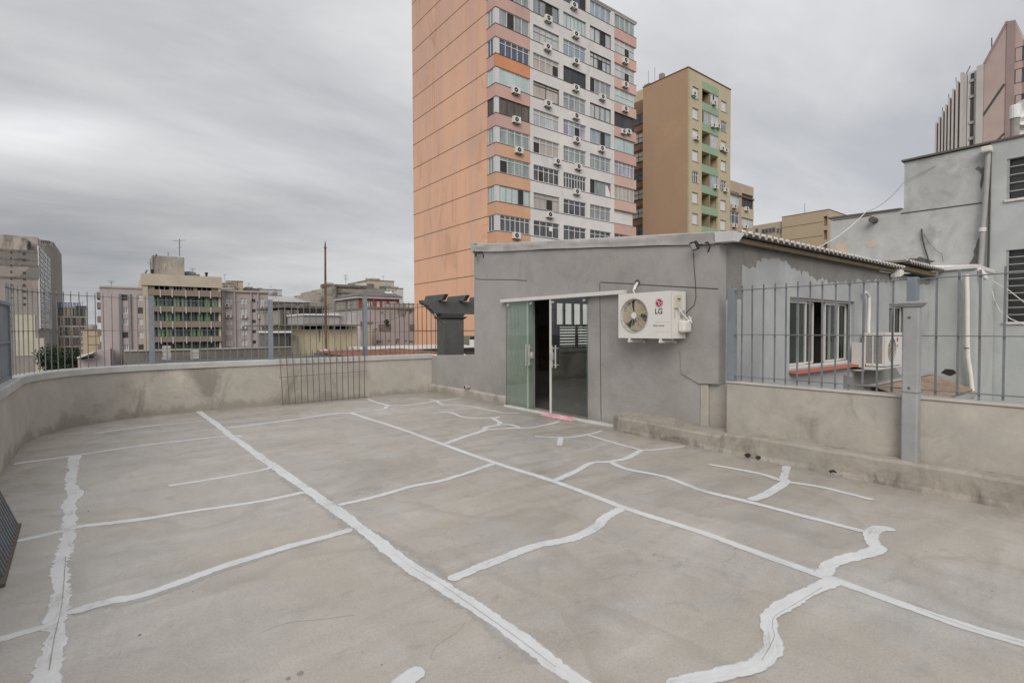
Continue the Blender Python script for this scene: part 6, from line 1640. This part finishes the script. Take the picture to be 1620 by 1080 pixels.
# trees in the street gap
leafm = []
for nm, colr in (('leaf_dark',(.018,.035,.014)),('leaf_mid',(.035,.062,.022))):
    leafm.append(plain(nm, colr, .6, 0, .3, .35, 1.5))
bark = plain('bark', (.09,.07,.055), .9)
def tree(x, y, zb_, h, rad, label, seed):
    t = thing('tree', label, 'tree', (x, y, zb_), 'trees in the street gap at the far left'); r = random.Random(seed)
    part('trunk', bark, t, lambda b: (b.tube([(x,y,zb_),(x+.2,y,zb_+h*.3),(x-.1,y,zb_+h*.62)], [.45,.33,.16], 8), [b.tube([(x+.1,y,zb_+h*(.28+.05*q)),(x+rad*.6*cos(q*1.7),y+rad*.6*sin(q*1.7),zb_+h*(.55+.04*q))], [.16,.05], 6) for q in range(6)]))
    clumps = [(Vector((r.uniform(-1,1)*rad*.75, r.uniform(-1,1)*rad*.75, h*r.uniform(.45,.92))), rad*r.uniform(.28,.5)) for _ in range(22)]
    for mi in (0, 1):
        b = MB()
        for cpos, cr_ in clumps:
            for _ in range(130):
                d = Vector((r.gauss(0,1), r.gauss(0,1), r.gauss(0,1))).normalized()*cr_*r.uniform(.55,1.05)
                p = Vector((x,y,zb_))+cpos+d; s_ = r.uniform(.14,.34)
                a = Vector((r.gauss(0,1), r.gauss(0,1), r.gauss(0,1))).normalized(); q = a.orthogonal().normalized()
                b.add([p+a*s_, p+q*s_*.6, p-a*s_, p-q*s_*.6], [(0,1,2,3)])
        b.build('crown', leafm[mi], t)
pt = ony(97, 560, 150); tree(pt.x, 150, G, ony(97,547,150).z-G, 5.0, 'dense dark green street tree left of the peach block', 3)
pt = ony(117, 560, 146); tree(pt.x, 146, G, ony(117,545,146).z-G, 5.5, 'dark green street tree half hidden by the peach block', 4)

# ------------------------------------------------------------------ old roofs in the middle distance
t, x0, x1, z = pxbox(503, 577, 453, 100, 16, 'old_building', 'blackened cream building with old cornices left of the red house', 'building', 'stained')
part('wall', 'stained', t, lambda b: (b.box(x0, ony(514,460,100).x, 101, 116, G, ony(508,462,100).z), b.box(ony(514.2,460,100).x, ony(530,460,100).x, 100.6, 116, G, ony(520,456.5,100).z), b.box(ony(530.2,460,100).x, x1, 100, 116, G, z)))
part('cornice', 'stained_dark', t, lambda b: (b.box(ony(529,460,100).x, x1+.2, 99.6, 99.99, z-.1, z+.35), b.box(ony(529.5,460,100).x, x1, 99.8, 99.99, ony(550,463,100).z-.2, ony(550,463,100).z+.2), b.box(ony(529,460,100).x, ony(530.4,460,100).x, 99.3, 99.98, G, ony(530,450,100).z)))
for a, y, y2 in ((507,466,474),(519,458,466),(524,458,466),(511,480,486),(520,482,490),(534,466,472),(541,466,472)):
    window(t, 'x', 99.9 if a > 530 else 100.5, -1, rect(a, a+3.5, y, y2, 100), K['d'], 'frame_g', 2, 0, .0, .12)
# red house
YR = 80
xr0, xr1 = ony(568.5,500,YR).x, ony(632,500,YR).x; zw = ony(600,471.5,YR).z
t = thing('red_house', 'red fronted old house with grey hipped roof and pale shutters', 'house', ((xr0+xr1)/2, YR+8, G))
M['red'] = plaster('red_render', (.27,.062,.05), .12, .08, .5, 4, (.16,.05,.045), .35, .58, (1,1,.4), .3, None, .4, .85, .04)
yback = onx(531, 490, xr0).y
wr = [rect(a, c_, 476, 488, YR) for a, c_ in ((575,590),(596,601.5),(605,612),(616,628))]
b = MB(); facade(b, 'x', xr0, xr1, G, zw, YR, -1, wr, .3); b.build('front_wall', 'red', t)
for r, kd in zip(wr, 'gtgm'): window(t, 'x', YR, -1, r, K[kd], 'frame_w', 4, .6, .12, .1)
part('side_wall', 'stained', t, lambda b: b.box(xr0-.02, xr0+.3, YR+.301, yback, G, zw))
for k in range(4):
    u = YR+1.2+(yback-YR-2)*k/4; window(t, 'y', xr0-.03, -1, (u, u+1.6, zw-3.2, zw-.8), K['d' if k != 1 else 'g'], 'frame_g', 2, .6, .0, .12)
part('cornice', 'fin', t, lambda b: (b.box(xr0-.35, xr1+.35, YR-.35, YR-.001, zw-.12, zw+.28), b.box(xr0-.4, xr0-.021, YR+.0, yback, zw-.1, zw+.26)))
ridge = ony(594,456.5,YR+6).z; xm = ony(594,470,YR+6).x
part('roof', plaster('slate_grey', (.165,.145,.135), .2, .15, .8, 5, (.09,.08,.075), .5, .55, rough=.9), t, lambda b: b.add([(xr0-.5,YR-.5,zw+.281),(xr1+.5,YR-.5,zw+.281),(xr1+.5,yback,zw+.281),(xr0-.5,yback,zw+.281),(xm-1,YR+6,ridge),(xm+1.5,YR+6,ridge),(xm,yback-5,ridge)], [(0,1,5,4),(1,2,6,5),(2,3,6),(3,0,4,6),(4,5,6),(0,3,2,1)]))
part('chimney', 'stained_dark', t, lambda b: (b.box(xm-1.2, xm-.2, YR+6, YR+7.0, ridge-1, ridge+.8), b.box(xm+2.0, xm+2.9, YR+8, YR+9, ridge-1.5, ridge+.7)))
part('skylight', 'fibro_end', t, lambda b: b.hexa([(xm+.3,YR+2.2,zw+.0),(xm+1.6,YR+2.2,zw+.0),(xm+1.6,YR+3,zw+.0),(xm+.3,YR+3,zw+.0)], [(xm+.3,YR+2.2,zw+1.05),(xm+1.6,YR+2.2,zw+1.05),(xm+1.6,YR+3,zw+1.35),(xm+.3,YR+3,zw+1.35)]))
simple(584, 624, 444.5, 140, 16, 'white_block', 'cream white block rising behind the red house', 'building', 'sand', [(613,616,453,457,'d'),(612,617,459.5,461.5,'d')])
simple(612, 638.5, 456.5, 132, 8, 'white_block', 'lower white block with small windows at the right behind the red house', 'building', 'fin', [(615,618,459,462),(621,624,459,463),(626,628,458,461)])
t, x0, x1, z = simple(560, 590, 453.5, 120, 10, 'old_block', 'dark stained roof storey with a pale sign frame behind the red house', 'building', 'stained_dark')
part('roof_sign', 'fibro_end', t, lambda b: [b.box(ony(561.5+1.75*k,450,120).x, ony(562.6+1.75*k,450,120).x, 119.6, 119.7, ony(570,452.5,120).z, ony(570,449.4-.25*k+(k % 2)*.6,120).z) for k in range(11)])
simple(636, 656, 481, 150, 10, 'pale_block', 'small pale blocks low on the skyline left of the orange tower', 'building', 'fin', [(638,640,484,486),(645,647,485,487)])
# old lilac wall with peeling top, near the tower
YQ = 62
wins = [(602,606.5,491.5,498),(648,652,491,497.5),(595,605,538.5,545),(613,617,538,543),(626,632.5,536,544.5),(640,644,538,543),(647,654,539,543),(592,597,520,524)]
t, x0, x1, z = simple(588, 658, 488.5, YQ, 12, 'old_house', 'peeling lilac and white house with black mould below the red house', 'house', 'lilac', wins)
r = random.Random(12)
def peel(b):
    xs_ = [x0+(x1-x0)*k/40 for k in range(41)]; f = noise1(77)
    low = [z-.12-.35*abs(f(k*.35))-(1.5*abs(f(k*.7)) if 8 < k < 31 else 0) for k in range(41)]
    for k in range(40): b.hexa([(xs_[k],YQ-.02,low[k]),(xs_[k+1],YQ-.02,low[k+1]),(xs_[k+1],YQ-.003,low[k+1]),(xs_[k],YQ-.003,low[k])], [(xs_[k],YQ-.02,z),(xs_[k+1],YQ-.02,z),(xs_[k+1],YQ-.003,z),(xs_[k],YQ-.003,z)])
part('peeled_render', 'stained', t, peel)
for a, c_, y, y2 in ((599,618,513,523.5),(648,656,513,523)):
    q = rect(a, c_, y, y2, YQ); part('shed_window', 'stained_dark', t, lambda b: b.box(q[0], q[1], YQ-.06, YQ-.021, q[2], q[3]))
p = ony(612, 509, YQ-.5); part('dish', 'black', t, lambda b: b.lathe((p.x,YQ-.4,p.z), [(.34,0),(.24,.08),(.03,.12)], 14, 'y'))
simple(569, 588.5, 511, 58, 6, 'old_house', 'small white washed house with black stains left of the lilac house', 'house', 'stained', [(571,576,514,521,'w')])
# brown shack and grey flat block
YS = 52
t, x0, x1, z = pxbox(440, 522, 488, YS, 8, 'roof_shed', 'grey brown rooftop shed with dark flat roof behind the cream block', 'shed', 'stained')
part('wall', plaster('shed_grey', (.175,.165,.165), .1, .2, .8, 4, amt=.3), t, lambda b: b.box(ony(470,500,YS).x, x1-.6, YS, YS+7, G, z))
part('old_wall', 'stained', t, lambda b: (b.box(x0, ony(469.8,500,YS).x, YS-.6, YS+7, G, ony(455,490.5,YS).z), b.box(ony(457,500,YS).x, ony(482,500,YS).x, YS-2, YS-.61, G, ony(470,499.5,YS).z)))
part('roof', 'stained_dark', t, lambda b: b.box(x0-.3, x1, YS-1, YS+7.5, z+.001, z+.22))
part('vent', 'frame_d', t, lambda b: b.box(ony(489,495,YS).x, ony(494,495,YS).x, YS-.05, YS-.005, ony(490,495.5,YS).z, ony(490,492.5,YS).z))
part('post', 'stained_dark', t, lambda b: [b.box(ony(px,500,YS-.7).x-.1, ony(px,500,YS-.7).x+.1, YS-.8, YS-.61, G, ony(px,489.5,YS).z) for px in (445,450,461,466)])
t, x0, x1, z = pxbox(481, 537, 499, 46, 5, 'roof_shed', 'pale grey flat shed with a sheet panel above the cream block', 'shed', 'stained')
part('wall', plaster('pale_grey_shed', (.36,.345,.32), .1, .2, .8, 4, amt=.35), t, lambda b: b.box(x0, x1, 46, 51, G, z))
part('sheet_panel', plaster('sheet_panel_grey', (.27,.265,.26), .06, 1, 2, 9, amt=.15), t, lambda b: b.box(ony(482,505,46).x, ony(512.5,505,46).x, 45.94, 45.995, ony(497,512.5,46).z, ony(497,501,46).z))
part('white_wall', plaster('whitewash', (.46,.44,.42), .1, .2, .8, 4, (.2,.18,.17), .6, .54, (1,1,.3), .8), t, lambda b: b.box(ony(537.2,500,46).x, ony(571,500,46).x, 46.2, 51, G, ony(553,494,46).z))
part('roof', 'fibro_end', t, lambda b: b.box(x0-.1, x1+.1, 45.8, 51.1, z+.001, z+.14))
# cream block with slab roof and mast
YC = 36
M['butter'] = plaster('butter_render', (.46,.40,.27), .10, .2, .9, 5, (.26,.22,.15), .45, .56, (1,1,.3), .6, (.41,.36,.26), .5, .9, .05)
xc0, xc1 = ony(459.5,540,YC).x, ony(564.5,540,YC).x; zsl = ony(510,515.3,YC).z; zop = ony(510,521,YC).z
t = thing('cream_block', 'low butter-coloured block with a thin overhanging slab and dark slots below it', 'building', ((xc0+xc1)/2, YC+4, G))
part('wall', 'butter', t, lambda b: b.box(xc0, xc1, YC, YC+8, G, zop))
part('pier', 'butter', t, lambda b: [b.box(ony(a,518,YC).x, ony(c_,518,YC).x, YC+.003, YC+8, zop+.001, zsl-.02) for a, c_ in ((459.5,478),(511,519),(527,529),(551,556),(558,564.4))])
part('recess', 'stained_dark', t, lambda b: b.box(xc0+.3, xc1-.3, YC+2, YC+7.5, zop+.002, zsl-.03))
part('slab', 'stained_dark', t, lambda b: b.box(ony(432,515,YC).x, xc1+.05, YC-.7, YC+9, zsl-.0, zsl+.09))
part('run_stain', 'stained_dark', t, lambda b: [b.prism([(ony(a,540,YC).x,YC-.004,ony(505,y0,YC).z),(ony(a+w_,540,YC).x,YC-.004,ony(505,y0,YC).z),(ony(a+w_*.75,540,YC).x,YC-.004,ony(505,y1,YC).z),(ony(a+w_*.3,540,YC).x,YC-.004,ony(505,y1,YC).z)], (0,.003,0)) for a, w_, y0, y1 in ((504,3,522,541),(513,2.5,522,532))])
part('pipe', 'bar_steel', t, lambda b: b.tube([ony(453,531,YC-.3), ony(467,531,YC-.3), ony(469.5,533,YC-.3), ony(469.5,570,YC-.3)], .055, 8))
# grey metal container under the slab
xk0, xk1 = ony(426,545,YC-.6).x, ony(458.5,545,YC-.6).x
t = thing('metal_shed', 'ribbed grey metal shed with white flat roof left of the butter-coloured block', 'shed', ((xk0+xk1)/2, YC+1, G))
zk = ony(440,526.5,YC-.6).z
def ribs(b):
    b.box(xk0, xk1, YC-.5, YC+2, G, zk)
    n = 16
    for k in range(n): b.box(xk0+(xk1-xk0)*(k+.2)/n, xk0+(xk1-xk0)*(k+.6)/n, YC-.56, YC-.501, G, zk-.15)
part('body', plaster('container_grey', (.16,.15,.14), .2, .3, 1.5, 6, (.06,.055,.05), .5, .54, (1,1,.3), 1), t, ribs)
part('roof', 'fibro_end', t, lambda b: b.box(xk0-.1, xk1+.05, YC-.85, YC+2.2, zk+.001, zk+.12))
part('door', 'frame_d', t, lambda b: b.box(ony(446,545,YC-.6).x, ony(454,545,YC-.6).x, YC-.62, YC-.565, G, zk-.4))
ZN = -1.15   # neighbouring flat roof level
mp_ = ony(516, 560, 33)
t = thing('rusty_mast', 'tall thin rusty steel mast rising in front of the butter-coloured block', 'mast', (mp_.x, 33, ZN))
zt = ony(516,384,33).z
part('pole', plaster('mast_rust', (.15,.085,.055), .25, .5, 2, 10, (.07,.06,.055), .5, .5, (1,1,.3), .6), t, lambda b: b.tube([(mp_.x,33,ZN),(mp_.x,33,zt*.5),(mp_.x+.03,33,zt-.3),(mp_.x+.03,33,zt)], [.085,.075,.055,.03], 10))
part('tip', 'bar_rust', t, lambda b: b.lathe((mp_.x+.03,33,zt-.35), [(.09,0),(.09,.06),(.03,.12),(.02,.45)], 8))
# neighbouring flat roof just beyond the parapet, its mossy upstand and dark gutter
t = thing('flat_roof_building', 'low flat-roofed building with stained upstand just beyond the back railing', 'building', (4, 26, G))
zup = ony(330, 553, 25).z; zgt = ony(330, 566, 22).z
xL, xR = ony(197,560,25).x, ony(590,560,25).x
part('roof_slab', 'stained', t, lambda b: b.box(xL-1, xR+2, 17, 50, G, ZN-.2))
part('upstand', 'stained_dark', t, lambda b: b.box(xL, ony(462,560,25).x, 25, 25.3, ZN-.19, zup))
part('upstand_cap', 'stained', t, lambda b: b.box(xL, ony(462,560,25).x, 24.95, 25.4, zup+.001, zup+.05))
zc_ = ony(330,573,20).z
part('gutter', 'black', t, lambda b: b.box(xL, ony(600,560,22).x, 21, 23.5, ZN-.195, zgt-.1))
part('kerb', 'parapet', t, lambda b: b.box(xL-.6, ony(560,560,20).x, 19.7, 20.0, ZN-1, zc_))
part('kerb', 'taupe', t, lambda b: b.box(ony(310,560,18.5).x, ony(560,560,18.5).x, 18.2, 18.5, ZN-1, ony(400,574.5,18.5).z))
for px, py, nm in ((263,552,'tall white heap of wrapped boards behind the railing post'),(308,553,'small white heap of boards on the stained upstand')):
    p = ony(px, py, 24); q = thing('board_stack', nm, 'boards', (p.x, 24, ZN))
    def stackf(b):
        rq = random.Random(px); z_ = ZN; top = ony(px, 550.5 if px == 263 else 553.5, 24).z
        while z_ < top:
            e = rq.uniform(-.025,.025); h_ = rq.uniform(.06,.13); b.box(p.x-.12+e, p.x+.12+e, 23.85, 24.25, z_, z_+h_-.012); z_ += h_
    part('boards', 'cap', q, stackf)
p = ony(524, 558, 28)
b = MB(); rq = random.Random(3)
for _ in range(26):
    u = rq.uniform(-.55,.7); h_ = .38*(1-abs(u+.15)*.9)*rq.uniform(.5,1.2)+.06
    b.hexa([(p.x+u+rq.uniform(-.16,-.05),28+rq.uniform(-.2,.2),ZN-.1),(p.x+u+.12,28,ZN-.1),(p.x+u+.1,28.2,ZN-.1),(p.x+u-.1,28.25,ZN-.1)], [(p.x+u-.05,28,p.z-.15+h_*rq.uniform(.4,1)),(p.x+u+.1,28.02,p.z-.2+h_),(p.x+u+.05,28.1,p.z-.15+h_*.9),(p.x+u-.06,28.15,p.z-.2+h_*.8)])
tag(b.build('plastic_sheet', 'white'), 'crumpled white plastic sheet lying at the foot of the rusty mast', 'sheet')
# red tile roof and white gutters towards the tower
t = thing('tiled_roof', 'strip of weathered red roof tiles with white flashing beyond the right end of the railing', 'roof', (9, 22, -1.6))
y0r = 18.0
xa_, xb_ = ony(583,560,y0r).x, ony(735,560,y0r).x
za, zb2_ = ony(650,566,y0r).z, ony(650,553,24).z
b = MB(); n = 44; vs = []; fs = []; wv = noise1(9)
rows = 14
tiles = MB(); rq = random.Random(6)
for i in range(n):
    for j in range(rows):
        u = xa_+(xb_-xa_)*i/n; w_ = (xb_-xa_)/n; y = y0r+(24-y0r)*j/rows; z_ = za+(zb2_-za)*j/rows
        e = rq.uniform(-.012,.018)
        if rq.random() < .03: continue
        tiles.prism([(u+w_*.05,y-.03,z_+.0+e),(u+w_*.25,y-.03,z_+.055+e),(u+w_*.5,y-.03,z_+.075+e),(u+w_*.75,y-.03,z_+.055+e),(u+w_*.95,y-.03,z_+e)], (0,(24-y0r)/rows+.05,(zb2_-za)/rows+.012))
tiles.build('tiles', plaster('red_tile', (.235,.11,.075), .25, 1, 4, 12, (.11,.07,.055), .6, .52, (1,1,1), 2.5), t)
part('base', 'stained_dark', t, lambda b: b.hexa([(xa_,y0r,za-.5),(xb_,y0r,za-.5),(xb_,24.3,zb2_-.5),(xa_,24.3,zb2_-.5)], [(xa_,y0r,za-.02),(xb_,y0r,za-.02),(xb_,24.3,zb2_-.02),(xa_,24.3,zb2_-.02)]))
def flash(b):
    f = noise1(88); 
    for k in range(60):
        u0 = xa_+(xb_-xa_)*k/60; u1 = xa_+(xb_-xa_)*(k+1)/60
        b.hexa([(u0,y0r-1.2,za-.30),(u1,y0r-1.2,za-.30),(u1,y0r+.12+.2*f(k*.9),za+.0),(u0,y0r+.12+.2*f(k*.9+.3),za+.0)], [(u0,y0r-1.2,za-.20),(u1,y0r-1.2,za-.20),(u1,y0r+.1+.2*f(k*.9),za+.10),(u0,y0r+.1+.2*f(k*.9+.3),za+.10)])
part('flashing', 'fibro_end', t, flash)
t = thing('long_gutter', 'long white metal gutter roof between the red tiles and the orange tower', 'roof', (12, 30, -1.5))
g0x, g1x = ony(580,548,30).x, ony(760,548,30).x
part('sheet', plaster('white_sheet_roof', (.52,.50,.48), .08, .4, 1.5, 8, amt=.3), t, lambda b: b.hexa([(g0x,30,ony(660,552,30).z-.3),(g1x,30,ony(660,552,30).z-.3),(g1x,33,ony(660,552,30).z-.1),(g0x,33,ony(660,552,30).z-.1)], [(g0x,30,ony(660,551.5,30).z),(g1x,30,ony(660,551.5,30).z),(g1x,33,ony(660,545.5,33).z),(g0x,33,ony(660,545.5,33).z)]))
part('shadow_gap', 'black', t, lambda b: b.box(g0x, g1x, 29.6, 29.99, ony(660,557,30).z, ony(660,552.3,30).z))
part('base', 'stained', t, lambda b: b.box(g0x, g1x, 30.1, 35, G, ony(660,552,30).z-.31))
# mossy plinth strip at the tower foot
t = thing('roof_terrace', 'mossy low rooftop wall with vents at the foot of the orange tower', 'wall', (24, 37, -3))
q0, q1 = ony(725,540,36).x, ony(800,540,36).x
part('wall', plaster('mossy', (.22,.22,.16), .2, .3, 1, 6, amt=.4), t, lambda b: b.box(q0, q1, 36, 36.4, G, ony(740,531,36).z))
part('tank', 'fibro_end', t, lambda b: b.tube([(ony(747,540,35.5).x,35.5,ony(747,548,35.5).z),(ony(747,540,35.5).x,35.5,ony(747,537,35.5).z)], .25, 12))
part('vent_cowl', 'black', t, lambda b: b.tube([(ony(748,540,35.5).x,35.5,ony(747,537,35.5).z),(ony(747.5,540,35.5).x,35.5,ony(747,532.5,35.5).z)], .2, 10))

# ------------------------------------------------------------------ roof clutter on the city blocks: aerials, tanks, vents
rq = random.Random(31)
tank_m = plaster('tank_blue_grey', (.26,.30,.33), .1, .5, 2, 8, amt=.3)
for t, x0, x1, Y, dep, z in CITY:
    if Y < 55 or x1-x0 < 2.5: continue
    wd = x1-x0
    for _ in range(min(4, 1+int(wd/8))):
        x = x0+wd*rq.uniform(.1,.9); y = Y+dep*rq.uniform(.1,.4); h = rq.uniform(1.2, 2.9)
        def aer(b):
            b.tube([(x,y,z),(x,y,z+h)], .035, 5)
            for q in range(4): b.bar((x-.5+.08*q,y,z+h-.12*q),(x+.5-.08*q,y,z+h-.12*q), .03)
        part('aerial', 'bar_steel', t, aer)
    if rq.random() < .75:
        x = x0+wd*rq.uniform(.2,.8); y = Y+dep*.45
        part('water_tank', tank_m if rq.random() < .5 else 'far_conc', t, lambda b: b.lathe((x,y,z), [(.9,0),(.95,.9),(.85,1.15),(.2,1.3)], 14))
    if rq.random() < .8:
        x = x0+wd*rq.uniform(.15,.8); y = Y+dep*.3; e = rq.uniform(.6,1.3)
        part('roof_box', rq.choice(['stained','far_conc','fibro','stained_dark']), t, lambda b: b.box(x, x+rq.uniform(1.2,2.6), y, y+2, z, z+e))
def wire(px0, py0, Y0_, px1, py1, Y1_, sg, label):
    a, c_ = ony(px0,py0,Y0_), ony(px1,py1,Y1_)
    w_ = thing('overhead_wire', label, 'wire', tuple(a)); part('strand', 'joint', w_, lambda b: b.tube(sag(a, c_, sg), .022, 5))
wire(470, 494, 50, 575, 483, 78, .5, 'dark wire strung from the grey shed roof to the red house')
wire(453, 497, 50, 530, 476, 98, .6, 'dark wire strung from the shed posts to the blackened cream building')
wire(572, 512, 57, 640, 498, 61.5, .3, 'dark wire sagging across the front of the peeling lilac house')
